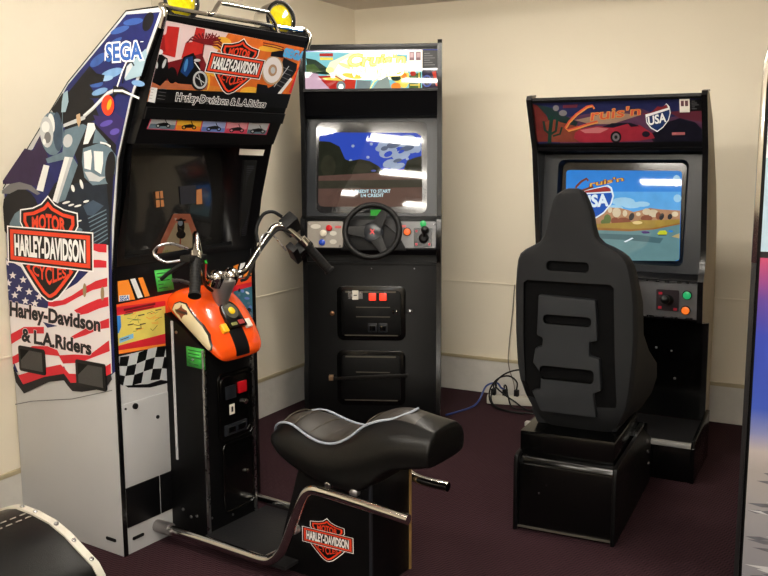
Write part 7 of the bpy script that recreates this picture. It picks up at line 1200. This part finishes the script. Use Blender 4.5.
# lower front
MB().use(BLK).side([(.055,.905),(.06,.905),(.06,.845),(.024,.845),(.024,.85),(.05,.855)], a, b).build('underside_panel', mid)
fpn = MB().use(BLK).side([(.026,.86),(.026,.34),(.002,.28),(.004,.0),(.02,.0),(.04,.34),(.04,.86)], a, b).build('front_panel', mid, bevel=.001)
for x in (.15,.37,.59): MB().use(STEEL).lathe([(.004,0),(.003,.002),(0,.003)], (x,.026,.828), (0,-1,0), 10).build('screw', fpn)
def coin_door(parent, x0, x1, z0, z1, y, name, lower=False):
    d = MB().use(BLKG).plate(rrect(x0,x1,z0,z1,.035), y, y-.012).build(name, parent, bevel=.005)
    d_ = MB().use(BLK).plate(rrect(x0+.024,x1-.024,z0+.024,z1-.024,.022), y-.012, y-.017).build('door_plate', d, bevel=.003)
    mb = MB().use(mat('worn_edge', (120,116,104), .3, metal=.7))
    mb.box(x0+.045, x1-.05, y-.0185, y-.017, z1-.036, z1-.028).box(x0+.04, x1-.04, y-.0185, y-.017, z0+.026, z0+.031)
    mb.box(x0+.10, x1-.08, y-.0185, y-.017, (z0+z1)/2+.03, (z0+z1)/2+.034)
    if not lower: mb.box(x0+.10, x1-.08, y-.0185, y-.017, (z0+z1)/2-.02, (z0+z1)/2-.016)
    mb.build('door_ribs', d); return d
d1 = coin_door(mid, .190, .546, .452, .740, .026, 'coin_door')
yq = .009
mb = MB().use(STEEL).box(.250,.325,yq-.004,yq,.672,.712).use(CARD).box(.272,.303,yq-.0055,yq-.003,.668,.716).use(RUB).box(.279,.296,yq-.006,yq-.005,.688,.693); mb.build('coin_slot', d1)
LITR = mat('lit_red', (255, 60, 40), .3, emit=1.6)
for x in (.358, .412):
    bt = MB().use(GREYPL).box(x-.004,x+.040,yq-.006,yq,.660,.708).build('reject_button', d1, bevel=.002)
    MB().use(LITR).box(x,x+.036,yq-.012,yq-.006,.665,.703).build('button_lens', bt, bevel=.003)
MB().use(GREYPL).box(.352,.398,yq-.004,yq,.498,.545).box(.406,.452,yq-.004,yq,.498,.545).use(BLKG).box(.358,.392,yq-.008,yq-.003,.505,.535).box(.412,.446,yq-.008,yq-.003,.505,.535).build('coin_return', d1, bevel=.002)
MB().use(CHROME).lathe([(.016,0),(.014,.012),(.006,.016)], (.494,yq,.606), (0,-1,0), 18).use(RUB).box(.489,.499,yq-.02,yq-.014,.592,.62).build('lock', d1)
MB().use(mat('brass_screw', (150,110,80), .35, metal=.8)).lathe([(.012,0),(.012,.006),(.005,.009)], (.164,.026,.592), (0,-1,0), 16).build('side_bolt', mid)
MB().use(STEEL).lathe([(.013,0),(.012,.006),(.005,.010)], (.568,.026,.604), (0,-1,0), 16).build('side_bolt', mid)
d2 = coin_door(mid, .190, .546, .112, .404, .004, 'cash_door', True)
hs = MB().use(mat('dark_steel', (34,33,32), .35, metal=.6)).prism([(.16,.246),(.56,.268),(.56,.288),(.16,.262)], (0,-.018,0), (1,0,0), (0,0,1), (0,-.006,0)).build('locking_bar', d2, bevel=.002)
MB().use(mat('brass_screw2', (170,140,110), .4, metal=.7)).box(.148,.172,-.03,-.008,.246,.275).build('padlock', d2, bevel=.003)

# ================================================================== sit-down driving cabinet by the back wall
KO = (1.44, -.98, 0)
K = empty('sit_down_arcade_cabinet', 'black sit-down driving arcade cabinet at right with desert highway scene on its lit screen', 'arcade machine', KO)
KW = .76
PK = [(.385,0),(.385,.17),(.365,.64),(.152,.676),(.125,.858),(.152,.90),(.165,.99),(.085,1.43),(-.012,1.645),(-.004,1.658),(.05,1.662),(.19,1.548),(.38,1.275),(.47,1.078),(.515,.77),(.515,.15),(.48,.14),(.48,0)]
for i, (x0_, x1_) in enumerate(((0, .018), (KW-.018, KW))):
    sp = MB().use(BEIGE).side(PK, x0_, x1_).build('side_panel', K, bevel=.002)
    sp['label'] = 'beige side panel with black edging'
    MB().use(TMOLD).ribbon([((x0_+x1_)/2, y-.003, z) for y, z in PK[1:10]] + [((x0_+x1_)/2, .05, 1.665)], (1,0,0), .024, .008).build('edge_molding', sp)
    xi = x1_ if i == 0 else x0_-.001
    MB().use(BLKS).side([(y+.006, z) for y, z in PK[1:9]] + [(.03,1.64),(.3,1.3),(.49,.7),(.49,.17)], xi, xi+.001).build('inner_lining', sp)
a, b = .019, KW-.019
MB().use(BLK).side([(.05,1.655),(.185,1.54),(.374,1.268),(.464,1.07),(.508,.765),(.508,.15),(.495,.15),(.495,.76),(.45,1.06),(.36,1.26),(.175,1.53),(.045,1.64)], a, b).build('rear_panel', K)
MB().use(BLKS).side([(-.006,1.652),(-.006,1.640),(.05,1.643),(.05,1.656)], a, b).build('top_panel', K)
mq = MB().use(BLK).side([(.104,1.426),(.005,1.648),(.07,1.645),(.16,1.426)], a, b).build('marquee', K)
kv = Vector((0,-.10,.225))
Art((0,.10,1.425), (1,0,0), kv, a+.001, b-.001).run(ART['right_marquee']).build('marquee_artwork', mq)
kn = Vector((1,0,0)).cross(kv).normalized()
pc = MB().use(CARD).prism([(.650,.168),(.690,.168),(.690,.227),(.650,.227)], Vector((0,.10,1.425))+kn*.003, (1,0,0), kv.normalized(), kn*.001).build('price_card', K)
MB().use(mat('card_print', (88,52,60), .5)).prism([(.6555,.195),(.6675,.195),(.6675,.2185),(.6555,.2185)], Vector((0,.10,1.425))+kn*.004, (1,0,0), kv.normalized(), kn*.0006).prism([(.672,.195),(.684,.195),(.684,.2185),(.672,.2185)], Vector((0,.10,1.425))+kn*.004, (1,0,0), kv.normalized(), kn*.0006).build('card_pictures', pc)
MB().use(BLKS).prism([(a,0),(b,0),(b,.012),(a,.012)], Vector((0,.10,1.425)), (1,0,0), kv.normalized(), kn*.010).prism([(a,.228),(b,.228),(b,.240),(a,.240)], Vector((0,.10,1.425)), (1,0,0), kv.normalized(), kn*.008).build('marquee_retainer', mq)
# hood, bezel, tube
def kslant(t): return (.165+(.115-.165)*0+ (.235-.185)*t, .885+.505*t)
def kb(t): return (.16 + .045*t, .885 + .52*t)
inn = [(u, t) for u, t in [(x, (z-.885)/.52) for x, z in rrect(.085, .668, .885+.03, .885+.497, .03, 6)]]
ring_bezel(K, 'monitor_bezel', a, b, 0, sq_loop(inn, a, b, 0, 1.0), inn, .03, GREYPL, kb)
MB().use(BLKS).loft([[(u, kb(t)[0]+.002, kb(t)[1]) for u, t in inn], [(.5*(.085+.668)+(u-.5*(.085+.668))*.955, kb(.5+(t-.5)*.93)[0]+.034, kb(.5+(t-.5)*.93)[1]) for u, t in inn]], cap=False).build('tube_mask', K)
sco = MB().use(CRT).loft([[(u, kb(t)[0]+.0345, kb(t)[1]) for u, t in inn], [(u, kb(t)[0]+.040, kb(t)[1]) for u, t in inn]]).build('monitor_screen', K)
Art((0,.185,.90), (1,0,0), (0,.05,.46)).run(ART['right_screen']).build('screen_picture', sco)
MB().use(BLK).side([(.095,1.428),(.20,1.41),(.205,1.404),(.23,1.404),(.23,1.428)], a, b).build('hood_panel', K)
MB().use(GREYPL).side([(.118,1.4225),(.17,1.4165),(.17,1.4145),(.118,1.4205)], .19, .55).build('speaker_bar', K)
# control panel
ck = Vector((0,.150,.690)); kvv = Vector((0,-.025,.168)).normalized(); knn = Vector((1,0,0)).cross(kvv).normalized()
kc = MB().use(BLKS).side([(.150,.680),(.125,.862),(.152,.884),(.25,.884),(.25,.680)], a, b).build('control_panel', K, bevel=.002)
MB().use(PANELD).prism(rrect(.03,.745,.004,.160,.004), ck, (1,0,0), kvv, knn*.002).build('control_overlay', kc)
MB().use(STEEL).prism(rrect(.03,.745,.160,.166,.002), ck, (1,0,0), kvv, knn*.004).prism(rrect(.03,.745,-.002,.003,.002), ck, (1,0,0), kvv, knn*.004).build('panel_edge', kc)
button(kc, .697, .797, mat('green_lamp2', (50, 200, 120), .3, emit=.5), .017, RUB, .014, knn, ck, kvv); button(kc, .692, .728, mat('orange_lamp2', (250, 120, 40), .3, emit=.8), .017, RUB, .014, knn, ck, kvv)
sh = MB().use(mat('shifter_plate', (70,62,66), .3, metal=.5)).prism(rrect(.566,.664,.030,.128,.006), ck, (1,0,0), kvv, knn*.005).build('gear_shifter', kc)
mb = MB().use(mat('shift_red', (190,40,60), .4))
for (x, k) in ((.582,.044),(.648,.040),(.584,.11)): mb.prism(rrect(x-.008,x+.008,k-.006,k+.006,.002), ck+knn*.005, (1,0,0), kvv, knn*.0006)
mb.build('gear_numbers', sh)
p0 = ck + kvv*.080 + Vector((.615,0,0)); p1 = p0 + knn*.06 + kvv*.018
MB().use(RUB).lathe([(.026,.005),(.020,.014),(.010,.024)], p0, knn, 18).tube([p0, p1], .006, 10).lathe([(.0,-.021),(.013,-.018),(.02,-.006),(.02,.006),(.013,.018),(0,.021)], p1, (0,-.8,.6), 18).build('shift_knob', sh)
wheel(kc, Vector((.368,.030,.797)), Vector((0,-.93,.37)).normalized(), Vector((1,0,0)), Vector((0,.37,.93)), .134)
MB().use(BLKG).side([(.365,.68),(.385,.17),(.40,.17),(.38,.68)], a, b).build('front_panel', K)
for (x, z) in ((.53,.50),(.60,.49),(.62,.36)): MB().use(STEEL).lathe([(.006,0),(.005,.003),(0,.004)], (x,.372+.0, z), (0,-1,0), 10).build('screw', K)
ft = MB().use(BLKG).box(.02, .780, -.015, .385, 0, .160).build('footwell', K, bevel=.003)
MB().use(mat('ribbed_black_plate', (26,26,28), .45, spec=.3, bump=.4, bscale=120)).box(.03, .765, -.005, .38, .160, .168).build('foot_plate', ft)
MB().use(mat('step_highlight', (176,176,174), .38, metal=.35)).box(.02, .765, -.019, .012, .152, .171).build('step_edge', ft, bevel=.002)  # pale, barely metallic: bright highlight of the step put into the colour
MB().use(BLKG).side([(-.02,0),(-.02,.155),(.0,.185),(.385,.225),(.385,0)], .765, .782).build('side_rail', ft, bevel=.002)

# ================================================================== bucket seat
SO = (1.709, -1.797, 0)
S = empty('racing_seat', 'black plastic bucket racing seat on a low black box base, its back to the camera', 'seat', SO, R(2.0))
bs = MB().use(BLKG).box(-.002, .349, .012, .73, .004, .262).build('seat_base', S, bevel=.004)
for x in (-.018, .349):
    MB().use(BLK).side([(.0,0),(-.004,.265),(.004,.292),(.03,.300),(.52,.300),(.735,.20),(.735,0)], x, x+.016).build('base_side', bs, bevel=.004)
MB().use(BLKG).side([(.02,.262),(.03,.283),(.06,.288),(.52,.288),(.72,.195),(.72,.185),(.5,.262)], -.002, .349).build('base_top', bs, bevel=.003)
MB().use(mat('worn_strip', (110,106,98), .35, metal=.6)).box(.0, .347, .006, .012, .012, .019).build('kick_strip', bs)
for p in ((.105,.19),(.08,.155)): MB().use(STEEL).lathe([(.004,0),(.003,.002)], (p[0],.012,p[1]), (0,-1,0), 8).build('screw', bs)
for p in ((.62,.215),(.65,.16),(.68,.10)): MB().use(STEEL).lathe([(.010,0),(.008,.006),(0,.008)], (.365,p[0],p[1]), (1,0,0), 12).build('bolt', bs)
MB().use(BLKG).box(-.012, .345, .055, .50, .288, .376).build('seat_riser', S, bevel=.008)
MB().use(STEEL).box(.345,.362,.40,.56,.300,.312).build('seat_rail', S)
# shell: lofted cross-sections from the base of the back to the head
rows = [ # z, y of back face, xl, xr, wrap depth, side flare
 (.375,.165,.060,.310,.10,0),(.41,.130,.036,.338,.14,.01),(.45,.105,.010,.362,.20,.03),(.50,.088,-.012,.380,.26,.04),(.56,.078,-.032,.390,.28,.045),(.62,.074,-.042,.396,.26,.04),(.68,.071,-.046,.400,.20,.015),(.75,.069,-.050,.402,.15,0),(.87,.066,-.052,.398,.14,0),(.92,.064,-.052,.393,.11,0),(.98,.062,-.049,.382,.095,0),(1.02,.060,-.044,.371,.085,0),(1.045,.058,-.034,.356,.08,0),(1.062,.057,-.014,.335,.075,0),(1.078,.056,.016,.306,.07,0),(1.092,.055,.040,.274,.065,0),(1.115,.053,.058,.252,.06,0),(1.15,.050,.069,.243,.058,0),(1.20,.046,.080,.236,.054,0),(1.245,.043,.092,.219,.05,0),(1.270,.042,.108,.208,.045,0),(1.283,.044,.130,.195,.035,0),(1.289,.048,.148,.180,.022,0)]
def shsec(z, y, xl, xr, dp, fl):
    c, h = (xl+xr)/2, (xr-xl)/2; P = []
    back = [(-1,.05),(-.99,.028),(-.94,.010),(-.78,.002),(-.4,0),(0,-.002),(.4,0),(.78,.002),(.94,.010),(.99,.028),(1,.05)]
    k = 1 + fl/h
    fr = [(1.0*k,max(dp,.055)),(.94*k,dp+.012),(.84*k,dp*.85),(.66,.055),(.3,.046),(0,.045),(-.3,.046),(-.66,.055),(-.84*k,dp*.85),(-.94*k,dp+.012),(-1.0*k,max(dp,.055))]
    sc = min(1, dp/.06)
    for u, v in back: P.append((c+h*u, y+v*sc, z))
    for u, v in fr: P.append((c+h*u, y+v*sc, z))
    return P
shell_mb = MB().use(GREYP2).loft([shsec(*r) for r in rows])
shell = shell_mb.build('seat_shell', S, smooth=60)
def boolean(o, cutter):
    md = o.modifiers.new('cut', 'BOOLEAN'); md.operation = 'DIFFERENCE'; md.object = cutter; md.solver = 'EXACT'; md.material_mode = 'TRANSFER'
    dg = bpy.context.evaluated_depsgraph_get(); me = bpy.data.meshes.new_from_object(o.evaluated_get(dg)); o.modifiers.remove(md)
    bm = bmesh.new(); bm.from_mesh(me); bmesh.ops.triangulate(bm, faces=[f for f in bm.faces if len(f.verts) > 4])
    for e in bm.edges: e.smooth = not (len(e.link_faces) == 2 and e.calc_face_angle(0) > R(28))
    bm.to_mesh(me); bm.free(); o.data = me; bpy.data.objects.remove(cutter)
cut = MB().use(mat('recess_shade', (10,10,11), .7, spec=.06)).plate([(-.014,.938),(0,.950),(.305,.950),(.318,.938),(.328,.70),(.338,.52),(.325,.452),(.05,.452),(.026,.49),(-.004,.56),(-.012,.72)], .02, .092).build('cutter', S)  # near-black pocket floor: the recess shade is painted into its colour
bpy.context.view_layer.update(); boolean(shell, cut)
if 'recess_shade' not in [m_.name for m_ in shell.data.materials]: shell.data.materials.append(MATS['recess_shade'])
ri = [m_.name for m_ in shell.data.materials].index('recess_shade')
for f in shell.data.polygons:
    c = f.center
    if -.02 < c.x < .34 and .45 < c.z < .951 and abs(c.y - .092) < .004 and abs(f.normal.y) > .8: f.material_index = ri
cut = MB().use(mat('recess_shade')).plate(rrect(.073,.229,.989,1.026,.015), .0, .084).build('cutter', S)
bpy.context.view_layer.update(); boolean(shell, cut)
cp_ = MB().use(GREYP3).plate([(.044,.896),(.254,.890),(.266,.742),(.237,.734),(.238,.682),(.275,.674),(.284,.559),(.256,.544),(.270,.455),(.062,.455),(.040,.50),(.026,.53),(.058,.54),(.060,.60),(.028,.638),(.036,.695),(.062,.704),(.064,.735),(.040,.745)], .066, .12).build('back_panel', S, bevel=.006)
for (x0_, x1_, z0_, z1_) in ((.064,.242,.790,.826),(.055,.257,.580,.632)):
    cut = MB().use(mat('slot_shade', (6,6,6), .7, spec=.05)).plate(rrect(x0_,x1_,z0_,z1_,.016), .03, .108).build('cutter', S)  # slot floors near black, shade inside the slots put into the colour
    bpy.context.view_layer.update(); boolean(cp_, cut)
MB().use(GREYP2).loft([[(x, y, z) for x, y, z in q] for q in ([(.02,.17,.3765),(.325,.17,.3765),(.335,.50,.3765),(.01,.50,.3765)], [(-.005,.16,.44),(.355,.16,.44),(.37,.56,.47),(-.02,.56,.47)], [(.02,.17,.455),(.33,.17,.455),(.345,.545,.485),(.005,.545,.485)])]).build('seat_pan', S, bevel=.012)

# ================================================================== game machine side at the right edge
QO = (2.535, -2.30, 0)
Q = empty('arcade_cabinet', 'arcade machine cut off by the right edge, blue and red side art with silver edging', 'arcade machine', QO)
PQ = [(0,0),(0,1.60),(.012,1.705),(.03,1.722),(.62,1.722),(.80,1.35),(.80,0)]
qp = MB().use(BLK).prism(PQ, (0,0,0), (1,0,0), (0,0,1), (0,.018,0)).build('side_panel', Q, bevel=.002)
MB().use(BLK).prism([(.02,.0),(.02,1.60),(.045,1.70),(.61,1.70),(.78,1.34),(.78,0)], (0,.018,0), (1,0,0), (0,0,1), (0,.60,0)).build('cabinet_body', Q)
MB().use(BLK).prism(PQ, (0,.618,0), (1,0,0), (0,0,1), (0,.018,0)).build('side_panel', Q, bevel=.002)
MB().use(mat('black_edge', (24,24,26), .3)).ribbon([(.001,.008,0),(.001,.008,1.12)], (0,1,0), .026, .012).build('edge_molding', qp)
MB().use(CHROME).ribbon([(.001,.008,1.12),(.001,.008,1.58),(.004,.008,1.64),(.014,.008,1.705),(.034,.008,1.725),(.3,.008,1.725)], (0,1,0), .028, .014).build('chrome_molding', qp, bevel=.003)
def grad_mat():
    m = bpy.data.materials.new('print_sunset_sea'); m.use_nodes = True; nt = m.node_tree; b_ = nt.nodes['Principled BSDF']; b_.inputs['Roughness'].default_value = .3
    tc = nt.nodes.new('ShaderNodeTexCoord'); sp = nt.nodes.new('ShaderNodeSeparateXYZ'); nt.links.new(tc.outputs['Object'], sp.inputs[0])
    mr = nt.nodes.new('ShaderNodeMapRange'); mr.inputs['From Min'].default_value = .2; mr.inputs['From Max'].default_value = 1.2; nt.links.new(sp.outputs[2], mr.inputs['Value'])
    cr = nt.nodes.new('ShaderNodeValToRGB'); nt.links.new(mr.outputs[0], cr.inputs[0]); el = cr.color_ramp.elements
    stops = [(0,(120,120,128)),(.20,(140,138,142)),(.34,(150,144,142)),(.40,(170,160,158)),(.45,(120,126,170)),(.52,(52,78,168)),(.72,(44,62,164)),(.82,(84,56,140)),(.94,(176,56,92)),(1,(186,60,86))]
    el[0].position, el[0].color = stops[0][0], rgb(stops[0][1]); el[1].position, el[1].color = stops[-1][0], rgb(stops[-1][1])
    for p, c in stops[1:-1]:
        e = el.new(p); e.color = rgb(c)
    nt.links.new(cr.outputs[0], b_.inputs['Base Color']); return m
mb = MB().use(grad_mat()); mb.box(.016, .75, -.0012, 0, .02, 1.135)
mb.use(mat('print_wave', (92,92,100), .4, noise=.5, nscale=30)); 
for i in range(110):
    z = .03 + .52*i/110 + random.uniform(-.006,.006); x = random.uniform(.016,.30); w = random.uniform(.04,.16)
    if i % 3 == 0: mb.use(mat('print_foam', (186,186,190), .4))
    else: mb.use(mat('print_wave', (84,84,92), .4))
    mb.add([(x,-.0016-i*2e-5,z),(x+w*.4,-.0016-i*2e-5,z-.006),(x+w,-.0016-i*2e-5,z+.002),(x+w*.5,-.0016-i*2e-5,z+.006)], [(0,1,2,3)])
mb.use(mat('print_skyglass', (170,196,214), .2)).box(.016,.40,-.0012,0,1.15,1.60).use(pm('dark')).box(.016,.75,-.0016,0,1.135,1.152)
mb.use(mat('print_rim', (224,228,232), .2)).box(.016,.05,-.0022,0,1.40,1.62).use(pm('dark')).box(.03,.06,-.0026,0,1.44,1.47).use(pm('flagred')).box(.036,.30,-.0022,0,1.56,1.68)
mb.build('side_artwork', qp, fix=True)

# ================================================================== black saddle in the lower left corner
ARC = [(.62,.422),(.70,.440),(.765,.444),(.828,.438),(.892,.424),(.947,.399),(1.0,.364),(1.045,.335),(1.066,.305),(1.072,.27)]
B = empty('vinyl_saddle', 'black vinyl saddle with riveted white edge strip, cut off in the lower left corner', 'seat', (0,0,0))
ARC = ARC[2:]
arc = [(.56,.27),(.575,.32),(.605,.362),(.645,.395),(.69,.422),(.73,.437)] + ARC
dv = Vector((-.06,-.998,0))
secs = []
for k, (s_, dz) in enumerate(((0,0),(.03,.002),(.10,.004),(.25,-.002),(.45,-.02),(.62,-.03),(.72,-.06))):
    secs.append([(x + dv.x*s_, -3.25 + dv.y*s_, z + dz) for x, z in arc] + [(1.03+dv.x*s_, -3.25+dv.y*s_, .25), (.50+dv.x*s_, -3.25+dv.y*s_, .25)])
cu = MB().use(VINYL).loft(secs).build('cushion', B, smooth=60)
strip = [(x, -3.25, z+.003) for x, z in arc]
st = MB().use(WHITEP); ss = []
for i, (x, y, z) in enumerate(strip):
    ss.append([(x,y+.004,z-.012),(x,y+.004,z+.003),(x+dv.x*.02,y+dv.y*.02,z+.004),(x+dv.x*.02,y+dv.y*.02,z-.006)])
st.loft(ss).build('edge_strip', B, smooth=50)
mb = MB().use(STEEL)
for i, (x, z, nx, nz) in enumerate(((.775,.447,.0,1),(.826,.441,.15,.98),(.905,.422,.35,.93),(.968,.388,.6,.8),(1.030,.348,.6,.8),(1.071,.300,.95,.3))):
    MB().use(STEEL).lathe([(.007,0),(.006,.004),(.003,.006),(0,.005)], Vector((x,-3.258,z+.002)), (nx,0,nz), 14).build('rivet', B)
mb = MB().use(mat('pale_stitching', (140,134,124), .6))
for off in (0, .022):
    for k in range(22):
        s_ = .03 + .03*k; x = .815 + off + dv.x*s_; z = .4425 - off*.16 + (.003 if s_ < .15 else -.03*(s_-.15)/.3)
        mb.tube([(x, -3.25+dv.y*s_, z), (x+dv.x*.018, -3.25+dv.y*(s_+.018), z)], .0018, 5)
mb.build('stitching', cu)
MB().use(BLK).prism([(.40,0),(.94,0),(.94,.262),(.40,.262)], (0,-3.30,0), (1,0,0), (0,0,1), dv*.55).build('pedestal', B, bevel=.004)

# ================================================================== power strip and leads
E = Vector((1.0,-.232,0)); ed = Vector((.97,.24,0)).normalized(); en = Vector((-ed.y, ed.x, 0))
ps = empty('power_strip', 'white power strip on the carpet against the back wall behind the racing seat', 'power strip', (.975,-.235,0), math.atan2(ed.y, ed.x))
MB().use(WHITEP).box(0,.36,0,.055,.002,.048).build('housing', ps, bevel=.005)
mb = MB().use(mat('socket_slots', (60,58,54), .6))
for i in range(5): mb.box(.03+i*.066,.045+i*.066,.014,.018,.0475,.0485).box(.03+i*.066,.045+i*.066,.034,.038,.0475,.0485)
mb.build('sockets', ps)
def pl(u, v, z): 
    ca, sa = ed.x, ed.y; return Vector((.975 + u*ca - v*sa, -.235 + u*sa + v*ca, z))
def lead(name, label, pts, r, m, plugu=None, group=None):
    o = empty(name, label, 'cable', tuple(pts[0]), 0, group)
    o.location = (pts[0][0], pts[0][1], 0)
    base = Vector(o.location)
    MB().use(m).tube([Vector(p) - base for p in pts], r, 8, True, 8).build('cord', o)
    if plugu is not None:
        c = pl(plugu, .027, .049) - base
        MB().use(RUB).box(c.x-.013, c.x+.013, c.y-.013, c.y+.013, c.z, c.z+.036).build('plug', o, bevel=.004)
    return o
lead('plug_lead', 'black power cord looping over the white power strip to its first socket', [pl(.035,.027,.085), pl(.035,.03,.11), pl(.055,-.02,.115), pl(.03,-.05,.06), pl(.06,-.10,.02), pl(.16,-.14,.006), pl(.30,-.15,.006)], .0045, RUB, .035, 'black leads plugged into the power strip')
lead('plug_lead', 'black power cord rising in a low arch between two sockets of the power strip', [pl(.165,.027,.085), pl(.165,.03,.13), pl(.12,.02,.165), pl(.06,.0,.15), pl(.02,-.02,.09), pl(.03,-.06,.03), pl(.10,-.12,.006), pl(.22,-.17,.006)], .0045, RUB, .165, 'black leads plugged into the power strip')
lead('plug_lead', 'black power cord with the highest arch, plugged into the far end of the power strip', [pl(.29,.027,.085), pl(.295,.03,.14), pl(.25,.02,.195), pl(.17,.01,.205), pl(.09,-.005,.175), pl(.05,-.02,.12), pl(.10,-.04,.075), pl(.16,-.05,.04), pl(.24,-.09,.006), pl(.36,-.10,.006)], .0045, RUB, .29, 'black leads plugged into the power strip')
lead('plug_lead', 'short black power cord plugged in beside the first socket of the power strip', [pl(.095,.027,.085), pl(.095,.03,.105), pl(.11,-.005,.11), pl(.125,-.04,.06), pl(.16,-.07,.006), pl(.28,-.08,.006)], .0045, RUB, .100, 'black leads plugged into the power strip')
lead('blue_cable', 'blue cable running across the carpet from the corner cabinet to the power strip', [Vector((.865,-.555,.006)), Vector((.88,-.52,.006)), Vector((.90,-.46,.006)), Vector((.93,-.34,.005)), Vector((.945,-.27,.03)), Vector((.965,-.22,.10)), Vector((1.02,-.20,.12)), pl(.08,.0,.10), pl(.095,.027,.086)], .0055, BLUEC)
lead('wall_cord', 'thin grey cord hanging down the back wall behind the racing seat', [Vector((1.05,-.010,.66)), Vector((1.04,-.012,.50)), Vector((1.025,-.014,.32)), Vector((1.022,-.020,.22)), Vector((1.035,-.03,.16)), Vector((1.075,-.07,.10)), Vector((1.10,-.12,.06)), Vector((1.11,-.14,.006))], .003, mat('grey_cord', (120,112,100), .6))

# ================================================================== lights of the room, unseen ceiling fixtures partly added for fill
FL = mat('fluorescent_tube', (255, 248, 236), .4, emit=TUBE_E)
def fixture(label, x, y, rz=0):
    o = empty('fluorescent_light', label, 'ceiling light', (x, y, HC), rz, 'ceiling fluorescent lights')
    MB().use(WHITEP).box(-.62,.62,-.10,.10,-.05,-.001).build('housing', o, bevel=.004)
    for yy in (-.05, .05):
        MB().use(FL).tube([(-.59,yy,-.065),(.59,yy,-.065)], .016, 12).build('tube', o)
for x, y in FIX: fixture('unseen twin-tube fluorescent ceiling light', x, y, R(FIXR))
# camera flash
fl = bpy.data.lights.new('camera_flash', 'SPOT'); fl.energy = FLASH_W; fl.shadow_soft_size = .02; fl.color = (1, .98, .95); fl.spot_size = R(75); fl.spot_blend = .6
fo = bpy.data.objects.new('camera_flash', fl); COL.objects.link(fo)
# world: dim fill only leaks in nowhere, the room is closed
w = bpy.data.worlds.new('world'); w.use_nodes = True; SC.world = w
w.node_tree.nodes['Background'].inputs[0].default_value = (.05, .05, .05, 1)

# ================================================================== camera
cx, cy, yaw, pitch, roll, fpx = CAMP
cam = bpy.data.cameras.new('camera'); co = bpy.data.objects.new('camera', cam); COL.objects.link(co)
cam.sensor_fit = 'HORIZONTAL'; cam.sensor_width = 36; cam.lens = fpx*36/768; cam.clip_start = .02
fw = Vector((math.sin(yaw)*math.cos(pitch), math.cos(yaw)*math.cos(pitch), -math.sin(pitch)))
r0 = Vector((math.cos(yaw), -math.sin(yaw), 0)); u0 = r0.cross(fw)
rv = r0*math.cos(roll) + u0*math.sin(roll); uv = rv.cross(fw)
M4 = Matrix(((rv.x, uv.x, -fw.x, cx), (rv.y, uv.y, -fw.y, cy), (rv.z, uv.z, -fw.z, 1.42), (0,0,0,1)))
co.matrix_world = M4; SC.camera = co
fo.matrix_world = M4 @ Matrix.Translation((-.05, .045, 0))
SC.view_settings.view_transform = 'Standard'; SC.view_settings.look = 'None'; SC.view_settings.gamma = 1; SC.view_settings.use_curve_mapping = False
SC.view_settings.exposure = EXPO
